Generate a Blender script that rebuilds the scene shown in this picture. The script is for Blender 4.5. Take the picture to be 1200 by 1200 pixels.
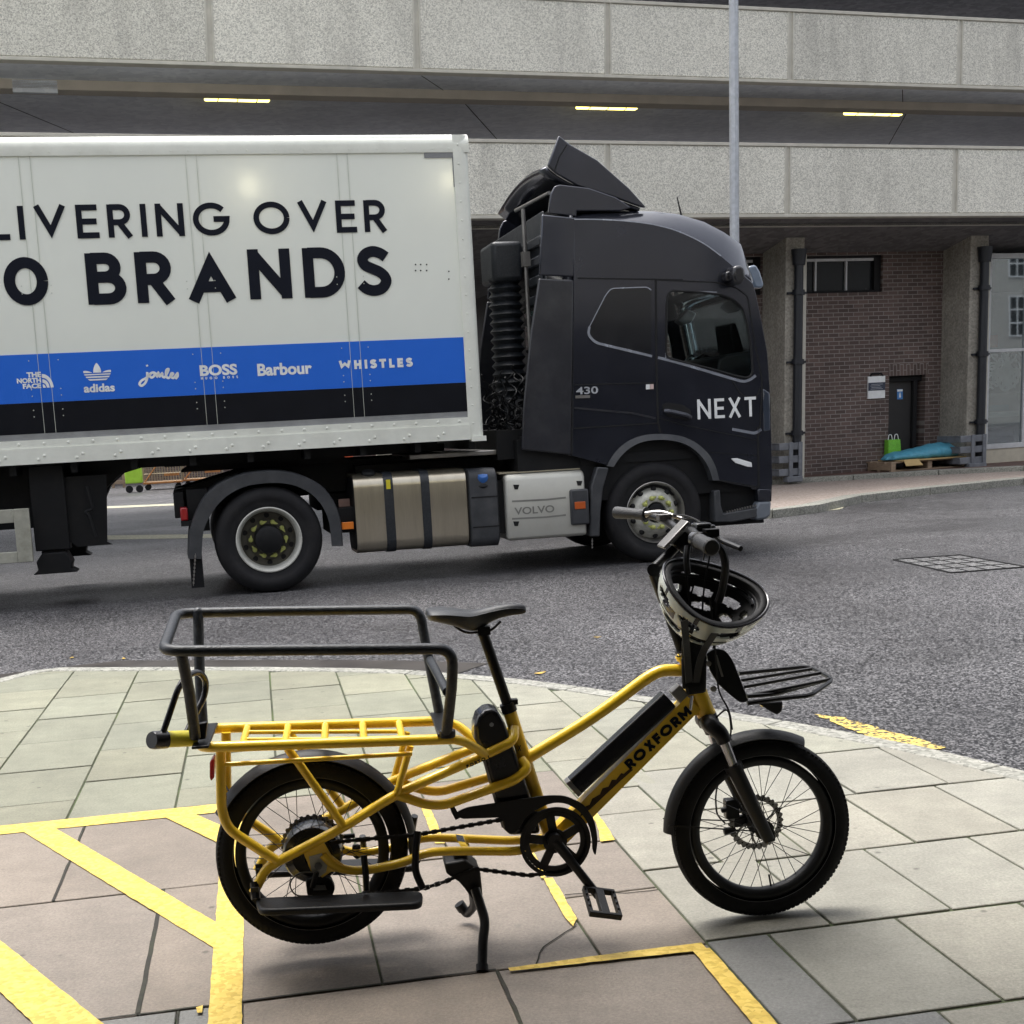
import bpy, bmesh, math, random
import numpy as np
from mathutils import Vector, Matrix
random.seed(7)
R = math.radians
for o in list(bpy.data.objects): bpy.data.objects.remove(o)
scene = bpy.context.scene
COL = scene.collection
# ---------------------------------------------------------------- camera
FPX, CXP, CYP = 1600.0, 600.0, 700.0        # focal length and principal point, in photo pixels (1200 x 1200)
PITCH, ROLL = R(7.356), R(-3.098)
_F = Vector((0, math.cos(PITCH), -math.sin(PITCH)))
_Rt = Vector((1, 0, 0)); _U = _Rt.cross(_F)
CR = math.cos(ROLL)*_Rt + math.sin(ROLL)*_U
CU = -math.sin(ROLL)*_Rt + math.cos(ROLL)*_U
CF = _F
CAM = Vector((0, 0, 1.45))
cd = bpy.data.cameras.new('camera'); cam = bpy.data.objects.new('camera', cd); COL.objects.link(cam)
cam.matrix_world = Matrix(((CR.x, CU.x, -CF.x, CAM.x), (CR.y, CU.y, -CF.y, CAM.y), (CR.z, CU.z, -CF.z, CAM.z), (0, 0, 0, 1)))
cd.sensor_width = 36; cd.lens = 36*FPX/1200; cd.shift_x = 0; cd.shift_y = (CYP-600)/1200
cd.clip_start = 0.05; cd.clip_end = 2000
scene.camera = cam
scene.render.resolution_x = 1024; scene.render.resolution_y = 1024
# ---------------------------------------------------------------- world, sun, exposure
SUN_EL, SUN_AZ = 74, -50
world = bpy.data.worlds.new('World'); scene.world = world; world.use_nodes = True
wn = world.node_tree; wn.nodes.clear()
sky = wn.nodes.new('ShaderNodeTexSky'); sky.sky_type = 'NISHITA'; sky.sun_disc = False
sky.sun_elevation = R(SUN_EL); sky.sun_rotation = R(SUN_AZ); sky.air_density = 1.0; sky.dust_density = 6.0; sky.ozone_density = 1.0
hs = wn.nodes.new('ShaderNodeHueSaturation'); hs.inputs['Saturation'].default_value = 0.30; hs.inputs['Value'].default_value = 1.0
bg = wn.nodes.new('ShaderNodeBackground'); bg.inputs['Strength'].default_value = 0.15
wo = wn.nodes.new('ShaderNodeOutputWorld')
wn.links.new(sky.outputs[0], hs.inputs['Color']); wn.links.new(hs.outputs[0], bg.inputs['Color']); wn.links.new(bg.outputs[0], wo.inputs['Surface'])
sl = bpy.data.lights.new('sun', 'SUN'); sl.energy = 0.9; sl.angle = R(20); sl.color = (1, 0.97, 0.92)
so = bpy.data.objects.new('sun', sl); COL.objects.link(so)
# direction towards the sun (high, a little behind and to the right of the camera)
sd = Vector((math.cos(R(SUN_EL))*math.sin(R(SUN_AZ)), math.cos(R(SUN_EL))*math.cos(R(SUN_AZ)), math.sin(R(SUN_EL))))
so.rotation_euler = sd.to_track_quat('Z', 'Y').to_euler()
scene.view_settings.view_transform = 'Standard'; scene.view_settings.look = 'None'
scene.view_settings.exposure = 1.25; scene.view_settings.gamma = 1
scene.view_settings.use_curve_mapping = False

# ---------------------------------------------------------------- helpers
def ray(px, py): return CF + CR*((px-CXP)/FPX) - CU*((py-CYP)/FPX)
def G(px, py, z=0.0):
    d = ray(px, py); return CAM + d*((z-CAM.z)/d.z)
class Fr:
    """upright frame: s along it, off towards the camera, z up; k leans uprights along s"""
    def __init__(s, o, yaw, k=0.0):
        s.o = Vector(o); a = R(yaw); s.u = Vector((math.cos(a), math.sin(a), 0)); s.n = Vector((math.sin(a), -math.cos(a), 0)); s.k = k
    def P(s, px, py, off=0.0):
        d = ray(px, py); o = s.o + s.n*off
        return CAM + d*((o-CAM).dot(s.n)/d.dot(s.n))
    def sz(s, px, py, off=0.0):
        p = s.P(px, py, off) - s.o; z = p.z
        return (p.dot(s.u) - s.k*z, z)
    def L(s, a, off, z): return s.o + s.u*(a + s.k*z) + s.n*off + Vector((0, 0, z))
    def Q(s, px, py, off, off2):     # traced at one lateral place, set at another
        a, z = s.sz(px, py, off); return s.L(a, off2, z)
Z = Vector((0, 0, 1))

def perp(d):
    a = Z if abs(d.z) < 0.9 else Vector((1, 0, 0))
    x = d.cross(a).normalized(); return x, x.cross(d).normalized()
def fillet(pts, r, n=5, closed=False):
    pts = [Vector(p) for p in pts]; out = []; N = len(pts)
    for i, p in enumerate(pts):
        if not closed and i in (0, N-1): out.append(p); continue
        a = pts[(i-1) % N]-p; b = pts[(i+1) % N]-p
        la, lb = a.length, b.length
        t = min(r, la*0.48, lb*0.48)
        if t < 1e-5: out.append(p); continue
        pa = p + a.normalized()*t; pb = p + b.normalized()*t
        for k in range(n+1):
            q = k/n; out.append(pa*(1-q)**2 + p*2*q*(1-q) + pb*q*q)
    return out
def arc2(cx, cy, rx, ry, a0, a1, n=14):
    return [(cx+rx*math.cos(R(a0+(a1-a0)*i/n)), cy+ry*math.sin(R(a0+(a1-a0)*i/n))) for i in range(n+1)]

class MB:
    def __init__(s): s.v = []; s.f = []; s.m = []; s.cur = 0
    def add(s, vs, fs):
        b = len(s.v); s.v += [Vector(p) for p in vs]
        for f in fs: s.f.append([b+i for i in f]); s.m.append(s.cur)
        return s
    def obox(s, c, ax, ay, az):
        c = Vector(c); vs = [c+ax*i+ay*j+az*k for i in (-1, 1) for j in (-1, 1) for k in (-1, 1)]
        return s.add(vs, [(0,1,3,2), (4,6,7,5), (0,4,5,1), (2,3,7,6), (0,2,6,4), (1,5,7,3)])
    def box(s, fr, s0, s1, o0, o1, z0, z1):
        c = [fr.L(a, b, z) for a in (s0, s1) for b in (o0, o1) for z in (z0, z1)]
        return s.add(c, [(0,1,3,2), (4,6,7,5), (0,4,5,1), (2,3,7,6), (0,2,6,4), (1,5,7,3)])
    def tube(s, pts, r, n=10, closed=False, caps=True, flat=None):
        pts = [Vector(p) for p in pts]; q = [pts[0]]
        for p in pts[1:]:
            if (p-q[-1]).length > 1e-5: q.append(p)
        pts = q; N = len(pts)
        if N < 2: return s
        rs = r if isinstance(r, (list, tuple)) else [r]*N
        if len(rs) != N: rs = [rs[0]+(rs[-1]-rs[0])*i/(N-1) for i in range(N)]
        tans = []
        for i in range(N):
            a = pts[(i-1) % N] if (closed or i > 0) else pts[i]; b = pts[(i+1) % N] if (closed or i < N-1) else pts[i]
            tans.append((b-a).normalized())
        x, y = perp(tans[0]); vs = []
        for i in range(N):
            t = tans[i]; x = (x - t*x.dot(t)); x = x.normalized() if x.length > 1e-6 else perp(t)[0]; y = t.cross(x)
            for k in range(n):
                a = 2*math.pi*k/n; vs.append(pts[i] + (x*math.cos(a)+y*math.sin(a))*rs[i])
        fs = []
        for i in range(N if closed else N-1):
            for k in range(n):
                fs.append((i*n+k, i*n+(k+1) % n, ((i+1) % N)*n+(k+1) % n, ((i+1) % N)*n+k))
        if caps and not closed: fs += [tuple(range(n))[::-1], tuple((N-1)*n+k for k in range(n))]
        return s.add(vs, fs)
    def prism(s, poly, vec):
        n = len(poly); vec = Vector(vec); vs = [Vector(p) for p in poly] + [Vector(p)+vec for p in poly]
        fs = [tuple(range(n)), tuple(range(n, 2*n))[::-1]] + [(i, (i+1) % n, n+(i+1) % n, n+i) for i in range(n)]
        return s.add(vs, fs)
    def lathe(s, c, axis, prof, n=32, a0=0, a1=360):
        c = Vector(c); axis = Vector(axis).normalized(); x, y = perp(axis); full = abs(a1-a0) >= 359.9
        m = n if full else n+1; vs = []
        for r, h in prof:
            for k in range(m):
                a = R(a0+(a1-a0)*k/n); vs.append(c+axis*h+(x*math.cos(a)+y*math.sin(a))*r)
        fs = []
        for i in range(len(prof)-1):
            for k in range(n):
                k2 = (k+1) % m; fs.append((i*m+k, i*m+k2, (i+1)*m+k2, (i+1)*m+k))
        return s.add(vs, fs)
    def loft(s, rings, closed=True, caps=False):
        n = len(rings[0]); vs = [p for r in rings for p in r]; fs = []
        for i in range(len(rings)-1):
            for k in range(n if closed else n-1): fs.append((i*n+k, i*n+(k+1) % n, (i+1)*n+(k+1) % n, (i+1)*n+k))
        if caps: fs += [tuple(range(n))[::-1], tuple((len(rings)-1)*n+k for k in range(n))]
        return s.add(vs, fs)
    def holed(s, outer, holes, vec):
        """plate with openings, given thickness vec"""
        bm = bmesh.new(); loops = []
        for lp in [outer]+holes:
            vv = [bm.verts.new(Vector(p)) for p in lp]; loops.append(vv)
            for i in range(len(vv)): bm.edges.new((vv[i], vv[(i+1) % len(vv)]))
        bmesh.ops.triangle_fill(bm, use_beauty=True, edges=bm.edges[:])
        bm.verts.index_update(); vs = [v.co.copy() for v in bm.verts]; n = len(vs); vec = Vector(vec)
        fs = [tuple(v.index for v in f.verts) for f in bm.faces]
        al = vs+[v+vec for v in vs]; F = list(fs)+[tuple(n+i for i in f)[::-1] for f in fs]
        for lp in loops:
            ii = [v.index for v in lp]
            for i in range(len(ii)): a, b = ii[i], ii[(i+1) % len(ii)]; F.append((a, b, n+b, n+a))
        bm.free(); return s.add(al, F)
    def ribbon(s, pts, w, nrm, lift=0.0, thick=0.002):
        """flat strip along a polyline lying on a surface of normal nrm"""
        pts = [Vector(p)+nrm*lift for p in pts]; L = []; Rr = []; N = len(pts)
        for i in range(N):
            a = (pts[i]-pts[i-1]).normalized() if i > 0 else None; b = (pts[i+1]-pts[i]).normalized() if i < N-1 else None
            if a is None: t = b; sc = 1
            elif b is None: t = a; sc = 1
            else:
                t = (a+b); t = t.normalized() if t.length > 1e-6 else a; sc = 1/max(0.35, t.dot(a))
            q = nrm.cross(t).normalized()*(w/2*sc); L.append(pts[i]+q); Rr.append(pts[i]-q)
        vs = L+Rr+[p-nrm*thick for p in L]+[p-nrm*thick for p in Rr]; fs = []
        for i in range(N-1): fs += [(i, i+1, N+i+1, N+i), (2*N+i, 3*N+i, 3*N+i+1, 2*N+i+1), (i, 2*N+i, 2*N+i+1, i+1), (N+i, N+i+1, 3*N+i+1, 3*N+i)]
        fs += [(0, N, 3*N, 2*N), (N-1, 3*N-1, 4*N-1, 2*N-1)]
        return s.add(vs, fs)
    def ball(s, c, r, n=8, m=5, sx=None):
        c = Vector(c); ax = sx or (Vector((1,0,0)), Vector((0,1,0)), Z); rr = r if isinstance(r, (tuple, list)) else (r, r, r)
        rings = []
        for i in range(m+1):
            t = math.pi*i/m; rings.append([c+ax[0]*rr[0]*math.sin(t)*math.cos(2*math.pi*k/n)+ax[1]*rr[1]*math.sin(t)*math.sin(2*math.pi*k/n)+ax[2]*rr[2]*math.cos(t) for k in range(n)])
        return s.loft(rings)

def build(name, mb, mats, parent=None, smooth=True, bevel=0.0, label=None, seg=2, recalc=True, kind=None, angle=35):
    me = bpy.data.meshes.new(name); org = parent.location if parent is not None else Vector((0, 0, 0))
    p = parent
    if p is not None:
        org = Vector(p['_org']) if '_org' in p.keys() else Vector((0, 0, 0))
    me.from_pydata([tuple(v-org) for v in mb.v], [], mb.f); me.update()
    if not isinstance(mats, (list, tuple)): mats = [mats]
    for m in mats: me.materials.append(m)
    for i, pl in enumerate(me.polygons): pl.material_index = min(mb.m[i], len(mats)-1)
    if recalc:
        bm = bmesh.new(); bm.from_mesh(me); bmesh.ops.remove_doubles(bm, verts=bm.verts, dist=1e-6); bmesh.ops.recalc_face_normals(bm, faces=bm.faces); bm.to_mesh(me); bm.free()
    if smooth:
        for pl in me.polygons: pl.use_smooth = True
        me.set_sharp_from_angle(angle=R(angle))
    o = bpy.data.objects.new(name, me); COL.objects.link(o)
    o['_org'] = tuple(org)
    if parent is not None: o.parent = parent
    if bevel > 0:
        b = o.modifiers.new('bevel', 'BEVEL'); b.width = bevel; b.segments = seg; b.limit_method = 'ANGLE'; b.angle_limit = R(40); b.harden_normals = False
    if label: o['label'] = label
    if kind: o['kind'] = kind
    return o
def thing(name, loc, label, cat, group=None):
    o = bpy.data.objects.new(name, None); COL.objects.link(o); o.location = Vector(loc); o.empty_display_size = 0.2
    o['_org'] = tuple(Vector(loc)); o['label'] = label; o['category'] = cat
    if group: o['group'] = group
    return o
def tag(o, label, cat, group=None):
    o['label'] = label; o['category'] = cat
    if group: o['group'] = group
    return o

# ---------------------------------------------------------------- materials
def newmat(name):
    m = bpy.data.materials.new(name); m.use_nodes = True; nt = m.node_tree
    b = nt.nodes['Principled BSDF']; return m, nt, b
def N(nt, t, **k):
    n = nt.nodes.new(t)
    for a, v in k.items():
        if a.startswith('i_'): n.inputs[a[2:].replace('_', ' ')].default_value = v
        else: setattr(n, a, v)
    return n
def c4(c): return (c[0], c[1], c[2], 1)
def mat(name, col, rough=0.5, metal=0.0, var=0.12, scale=6.0, bump=0.0, bscale=60.0, rvar=0.1, coat=0.0, spec=None, dirt=None, dscale=2.0, damt=0.3, stretch=None):
    m, nt, b = newmat(name); L = nt.links.new
    tc = N(nt, 'ShaderNodeTexCoord'); src = tc.outputs['Object']
    if stretch:
        mp = N(nt, 'ShaderNodeMapping'); mp.inputs['Scale'].default_value = stretch; L(src, mp.inputs[0]); src = mp.outputs[0]
    n1 = N(nt, 'ShaderNodeTexNoise', i_Scale=scale, i_Detail=6.0, i_Roughness=0.6); L(src, n1.inputs['Vector'])
    r = N(nt, 'ShaderNodeValToRGB'); r.color_ramp.elements[0].position = 0.3; r.color_ramp.elements[1].position = 0.7
    r.color_ramp.elements[0].color = c4([x*(1-var) for x in col]); r.color_ramp.elements[1].color = c4([min(1, x*(1+var)) for x in col])
    L(n1.outputs['Fac'], r.inputs[0]); out = r.outputs[0]
    if dirt:
        n2 = N(nt, 'ShaderNodeTexNoise', i_Scale=dscale, i_Detail=8.0, i_Roughness=0.7); L(src, n2.inputs['Vector'])
        r2 = N(nt, 'ShaderNodeValToRGB'); r2.color_ramp.elements[0].position = 0.45; r2.color_ramp.elements[1].position = 0.75
        r2.color_ramp.elements[0].color = (0, 0, 0, 1); r2.color_ramp.elements[1].color = (damt, damt, damt, 1); L(n2.outputs['Fac'], r2.inputs[0])
        mx = N(nt, 'ShaderNodeMix', data_type='RGBA'); mx.inputs[7].default_value = c4(dirt); L(r2.outputs[0], mx.inputs[0]); L(out, mx.inputs[6]); out = mx.outputs[2]
    L(out, b.inputs['Base Color'])
    b.inputs['Metallic'].default_value = metal
    mr = N(nt, 'ShaderNodeMapRange'); mr.inputs[3].default_value = max(0.02, rough-rvar); mr.inputs[4].default_value = min(1, rough+rvar)
    L(n1.outputs['Fac'], mr.inputs[0]); L(mr.outputs[0], b.inputs['Roughness'])
    if coat: b.inputs['Coat Weight'].default_value = coat; b.inputs['Coat Roughness'].default_value = 0.08
    if spec is not None: b.inputs['Specular IOR Level'].default_value = spec
    if bump:
        nb = N(nt, 'ShaderNodeTexNoise', i_Scale=bscale, i_Detail=4.0); L(src, nb.inputs['Vector'])
        bp = N(nt, 'ShaderNodeBump', i_Strength=bump, i_Distance=0.01); L(nb.outputs['Fac'], bp.inputs['Height']); L(bp.outputs[0], b.inputs['Normal'])
    return m
M = {}
M['yellow'] = mat('yellow_paint', (0.92, 0.60, 0.025), 0.32, var=0.06, bump=0.12, bscale=220, coat=0.6, dirt=(0.3, 0.18, 0.03), dscale=14, damt=0.2)
M['yellow_dark'] = M['yellow']
M['black_satin'] = mat('black_satin_metal', (0.006, 0.006, 0.007), 0.34, spec=.4, bump=0.08, bscale=150)
M['black_plastic'] = mat('black_plastic', (0.007, 0.0075, 0.009), 0.48, spec=.35, bump=0.1, bscale=200)
M['rail_grey'] = mat('dark_grey_powder_coat', (0.014, 0.017, 0.022), 0.4, bump=0.2, bscale=260, dirt=(0.12, 0.13, 0.15), dscale=60, damt=0.25)
M['rubber'] = mat('bicycle_rubber', (0.008, 0.0085, 0.010), 0.7, spec=.25, bump=0.25, bscale=120)
M['chrome'] = mat('bright_metal', (0.65, 0.65, 0.66), 0.2, metal=1.0, var=0.05)
M['steel'] = mat('worn_steel', (0.32, 0.31, 0.3), 0.4, metal=0.9, var=0.15)
M['battery'] = mat('battery_case', (0.012, 0.012, 0.015), 0.25, coat=0.3)
M['lock_yellow'] = mat('lock_yellow_vinyl', (0.72, 0.62, 0.04), 0.35)
M['red_lens'] = mat('red_lens', (0.35, 0.015, 0.02), 0.2, coat=0.5)
M['orange_lens'] = mat('orange_lens', (0.75, 0.2, 0.02), 0.3)
M['white_gloss'] = mat('helmet_white', (0.68, 0.72, 0.66), 0.25, var=0.04, coat=0.4)
M['cab_paint'] = mat('cab_dark_grey_paint', (0.030, 0.033, 0.047), 0.24, metal=.6, var=0.12, scale=2.0, coat=0.9, dirt=(0.07, 0.07, 0.075), dscale=3.0, damt=0.16, spec=.4, bump=0.012, bscale=300)
M['cab_lower'] = mat('cab_grimy_grey_paint', (0.015, 0.016, 0.022), 0.36, var=0.15, scale=3.0, coat=0.3, dirt=(0.09, 0.09, 0.09), dscale=2.5, damt=0.3)
M['cab_plastic'] = mat('cab_dark_plastic', (0.035, 0.038, 0.044), 0.55, dirt=(0.12, 0.12, 0.12), dscale=3, damt=0.35)
M['chassis'] = mat('chassis_black', (0.005, 0.0055, 0.007), 0.6, dirt=(0.03, 0.028, 0.025), dscale=4, damt=0.25, spec=.3)
M['truck_rubber'] = mat('truck_rubber', (0.012, 0.012, 0.014), 0.75, bump=0.2, bscale=40, dirt=(0.05, 0.048, 0.045), dscale=4, damt=0.3, spec=.3)
M['rim_grey'] = mat('rim_dirty_silver', (0.50, 0.50, 0.45), 0.5, metal=0.2, dirt=(0.06, 0.055, 0.04), dscale=8, damt=0.6)
M['rim_white'] = mat('rim_white', (0.55, 0.55, 0.51), 0.45, dirt=(0.2, 0.19, 0.15), dscale=9, damt=0.4)
M['rim_dark'] = mat('rim_brown_grime', (0.075, 0.07, 0.055), 0.6, var=0.4)
M['nut_lime'] = mat('lime_plastic', (0.42, 0.45, 0.12), 0.5, dirt=(0.2, 0.2, 0.1), dscale=15, damt=0.5)
M['tank_alu'] = mat('brushed_tank_aluminium', (0.56, 0.51, 0.41), 0.30, metal=0.95, rvar=.06, var=0.05, scale=6, stretch=(14, 14, 1), dirt=(0.25, 0.21, 0.15), dscale=.6, damt=0.3)
M['silver_paint'] = mat('silver_battery_cover', (0.50, 0.50, 0.46), 0.42, metal=0.25, var=0.05, dirt=(0.26, 0.25, 0.21), dscale=3, damt=0.4)
M['tread_plate'] = mat('tread_plate', (0.40, 0.36, 0.27), 0.5, metal=0.5, bump=0.8, bscale=70)
M['blue_cap'] = mat('blue_cap', (0.03, 0.13, 0.42), 0.45)
M['trailer_white'] = mat('trailer_off_white', (0.80, 0.83, 0.76), 0.16, rvar=.05, var=0.02, scale=1.2, coat=0.35, spec=0.5)
M['trailer_rail'] = mat('trailer_rail_white', (0.78, 0.80, 0.73), 0.38, var=0.04, dirt=(0.35, 0.34, 0.28), dscale=2, damt=0.25)
M['trailer_blue'] = mat('trailer_blue', (0.018, 0.14, 0.66), 0.4, var=0.02, spec=.3)
M['trailer_black'] = mat('trailer_black_band', (0.005, 0.006, 0.010), 0.4, spec=.2)
M['ink'] = mat('ink_navy', (0.006, 0.008, 0.016), 0.45, spec=.15)
M['logo_white'] = mat('logo_white', (0.80, 0.82, 0.82), 0.4)
M['grey_strip'] = mat('reflective_strip', (0.30, 0.31, 0.32), 0.35, metal=0.3)
M['alu'] = mat('weathered_aluminium', (0.45, 0.45, 0.39), 0.5, metal=0.35, var=0.15, dirt=(0.14, 0.14, 0.1), dscale=5, damt=0.6)
M['gap'] = mat('shut_line', (0.004, 0.004, 0.005), 0.8)
M['crease'] = mat('trim_and_highlight_bright', (0.4, 0.43, 0.5), 0.25, metal=0.6)  # bright window trim, also used for highlights drawn along the cab creases
def glassmat(name, tint, rough=0.02, alpha=0.3):
    m, nt, b = newmat(name); L = nt.links.new
    tr = N(nt, 'ShaderNodeBsdfTransparent'); tr.inputs[0].default_value = c4(tint)
    gl = N(nt, 'ShaderNodeBsdfGlossy'); gl.inputs['Roughness'].default_value = rough; gl.inputs[0].default_value = (0.9, 0.95, 1, 1)
    fr = N(nt, 'ShaderNodeFresnel', i_IOR=1.5); ad = N(nt, 'ShaderNodeMath', operation='ADD'); ad.inputs[1].default_value = alpha
    mx = N(nt, 'ShaderNodeMixShader'); L(fr.outputs[0], ad.inputs[0]); L(ad.outputs[0], mx.inputs[0]); L(tr.outputs[0], mx.inputs[1]); L(gl.outputs[0], mx.inputs[2])
    L(mx.outputs[0], nt.nodes['Material Output'].inputs[0]); return m
M['glass'] = glassmat('cab_glass', (0.86, 0.92, 0.90), alpha=0.0)
M['shop_glass'] = glassmat('shop_glass', (0.70, 0.75, 0.75), alpha=0.20)
M['dark_glass'] = mat('dark_window_glass', (0.012, 0.014, 0.016), 0.25, var=0.3, scale=1, spec=.25)
M['galv'] = mat('galvanised_steel', (0.42, 0.44, 0.47), 0.5, metal=0.35, var=0.18, scale=12)
M['guard_grey'] = mat('grey_guard_steel', (0.13, 0.14, 0.16), 0.55, var=0.25, dirt=(0.3, 0.3, 0.3), dscale=8, damt=0.3)
M['pipe'] = mat('black_iron_pipe', (0.012, 0.014, 0.02), 0.4)
M['frame_white'] = mat('white_aluminium_frame', (0.55, 0.56, 0.57), 0.4)
M['frame_grey'] = mat('grey_window_frame', (0.30, 0.30, 0.31), 0.5)
M['door_black'] = mat('dark_brown_door', (0.022, 0.021, 0.021), 0.5)
M['bag_blue'] = mat('blue_nylon', (0.075, 0.30, 0.42), 0.5, var=0.15, scale=14, bump=1.0, bscale=9)
M['bag_green'] = mat('green_bag', (0.17, 0.50, 0.04), 0.5, var=0.25, scale=40)
M['lime_box'] = mat('lime_plastic_box', (0.42, 0.72, 0.06), 0.5, var=0.1)
M['wood'] = mat('grey_wood', (0.30, 0.22, 0.15), 0.8, var=0.25, scale=8, stretch=(1, 1, 6))
M['card'] = mat('cardboard', (0.48, 0.34, 0.15), 0.8)
M['cage'] = mat('cage_steel', (0.30, 0.26, 0.18), 0.5, metal=0.4)
M['orange'] = mat('orange_plastic', (0.75, 0.13, 0.05), 0.5)
M['rust'] = mat('orange_rust_steel', (0.42, 0.17, 0.05), 0.6, var=0.25)
M['leaf'] = mat('dead_leaf', (0.45, 0.30, 0.06), 0.6)
M['road_yellow'] = None

def aggregate(name, c0, c1, c2, scale, rough, bump, dist, big=(0.9, 1.1), bigscale=0.6, wet=0.0, spec=0.5, blotch=None, bscale=1.0, streak=None, lo=.18, hi=.80, tone=0.0):
    """stone-chip surface: fine speckle, broad tone variation"""
    m, nt, b = newmat(name); L = nt.links.new
    tc = N(nt, 'ShaderNodeTexCoord'); src = tc.outputs['Object']
    v = N(nt, 'ShaderNodeTexVoronoi', i_Scale=scale); L(src, v.inputs['Vector'])
    bw = N(nt, 'ShaderNodeSeparateColor'); L(v.outputs['Color'], bw.inputs[0])
    nz = N(nt, 'ShaderNodeTexNoise', i_Scale=scale*0.55, i_Detail=5.0, i_Roughness=0.75); L(src, nz.inputs['Vector'])
    ad = N(nt, 'ShaderNodeMath', operation='ADD'); mu = N(nt, 'ShaderNodeMath', operation='MULTIPLY'); mu.inputs[1].default_value = 0.72
    L(bw.outputs[0], mu.inputs[0]); L(mu.outputs[0], ad.inputs[0]); mu2 = N(nt, 'ShaderNodeMath', operation='MULTIPLY'); mu2.inputs[1].default_value = 0.32
    L(nz.outputs['Fac'], mu2.inputs[0]); L(mu2.outputs[0], ad.inputs[1])
    r = N(nt, 'ShaderNodeValToRGB'); e = r.color_ramp.elements; e[0].position = lo; e[1].position = hi; e[0].color = c4(c0); e[1].color = c4(c2)
    k = e.new(0.48); k.color = c4(c1); L(ad.outputs[0], r.inputs[0])
    n2 = N(nt, 'ShaderNodeTexNoise', i_Scale=bigscale, i_Detail=7.0, i_Roughness=0.62); L(src, n2.inputs['Vector'])
    mr = N(nt, 'ShaderNodeMapRange'); mr.inputs[1].default_value = 0.3; mr.inputs[2].default_value = 0.7; mr.inputs[3].default_value = big[0]; mr.inputs[4].default_value = big[1]
    L(n2.outputs['Fac'], mr.inputs[0])
    mx = N(nt, 'ShaderNodeVectorMath', operation='SCALE'); L(r.outputs[0], mx.inputs[0]); L(mr.outputs[0], mx.inputs['Scale']); out = mx.outputs[0]
    if blotch:
        n3 = N(nt, 'ShaderNodeTexNoise', i_Scale=bscale, i_Detail=6.0, i_Roughness=0.7)
        if streak:
            mp = N(nt, 'ShaderNodeMapping'); mp.inputs['Scale'].default_value = streak; L(src, mp.inputs[0]); L(mp.outputs[0], n3.inputs['Vector'])
        else: L(src, n3.inputs['Vector'])
        r3 = N(nt, 'ShaderNodeValToRGB'); r3.color_ramp.elements[0].position = 0.5; r3.color_ramp.elements[1].position = 0.75
        r3.color_ramp.elements[0].color = (0, 0, 0, 1); r3.color_ramp.elements[1].color = (0.5, 0.5, 0.5, 1); L(n3.outputs['Fac'], r3.inputs[0])
        m2 = N(nt, 'ShaderNodeMix', data_type='RGBA'); m2.inputs[7].default_value = c4(blotch); L(r3.outputs[0], m2.inputs[0]); L(out, m2.inputs[6]); out = m2.outputs[2]
    if tone:
        oi = N(nt, 'ShaderNodeObjectInfo'); mt = N(nt, 'ShaderNodeMapRange'); mt.inputs[3].default_value = 1-tone; mt.inputs[4].default_value = 1+tone*.6; L(oi.outputs['Random'], mt.inputs[0])
        ms = N(nt, 'ShaderNodeVectorMath', operation='SCALE'); L(out, ms.inputs[0]); L(mt.outputs[0], ms.inputs['Scale']); out = ms.outputs[0]
    L(out, b.inputs['Base Color'])
    mr2 = N(nt, 'ShaderNodeMapRange'); mr2.inputs[1].default_value = 0.35; mr2.inputs[2].default_value = 0.65; mr2.inputs[3].default_value = max(0.05, rough-wet); mr2.inputs[4].default_value = rough+0.1
    L(n2.outputs['Fac'], mr2.inputs[0]); L(mr2.outputs[0], b.inputs['Roughness']); b.inputs['Specular IOR Level'].default_value = spec
    bp = N(nt, 'ShaderNodeBump', i_Strength=bump, i_Distance=dist); L(ad.outputs[0], bp.inputs['Height']); L(bp.outputs[0], b.inputs['Normal'])
    return m
M['asphalt'] = aggregate('wet_asphalt', (0.002, 0.002, 0.003), (0.018, 0.0175, 0.020), (0.26, 0.256, 0.262), 100, 0.5, 0.8, 0.008, big=(0.68, 1.2), bigscale=0.3, wet=0.16, spec=0.25, lo=.24, hi=.86, blotch=(.03, .03, .033), bscale=.22, streak=(.35, 1, 1))
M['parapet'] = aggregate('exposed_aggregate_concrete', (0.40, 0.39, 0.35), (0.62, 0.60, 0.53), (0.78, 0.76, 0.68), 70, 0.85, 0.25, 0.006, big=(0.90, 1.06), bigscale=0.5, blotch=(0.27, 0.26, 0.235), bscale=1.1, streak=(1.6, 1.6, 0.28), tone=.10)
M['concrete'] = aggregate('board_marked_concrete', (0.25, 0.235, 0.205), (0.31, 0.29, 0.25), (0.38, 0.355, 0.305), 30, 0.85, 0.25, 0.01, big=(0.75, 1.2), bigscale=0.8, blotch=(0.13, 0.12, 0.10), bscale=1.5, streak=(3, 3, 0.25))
M['concrete_light'] = mat('concrete_trim', (0.50, 0.48, 0.42), 0.8, var=0.12, scale=5)
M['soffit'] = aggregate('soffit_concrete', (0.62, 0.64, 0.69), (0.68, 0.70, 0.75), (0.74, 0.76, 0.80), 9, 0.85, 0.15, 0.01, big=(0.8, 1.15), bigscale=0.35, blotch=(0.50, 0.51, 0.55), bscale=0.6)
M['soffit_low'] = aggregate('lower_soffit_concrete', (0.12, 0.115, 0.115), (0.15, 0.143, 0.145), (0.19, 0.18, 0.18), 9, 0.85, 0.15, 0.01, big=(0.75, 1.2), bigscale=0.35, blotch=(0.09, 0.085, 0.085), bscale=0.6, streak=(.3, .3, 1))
M['beam_beige'] = mat('beam_painted_beige', (0.48, 0.43, 0.37), 0.8, var=0.12, scale=2)
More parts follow.
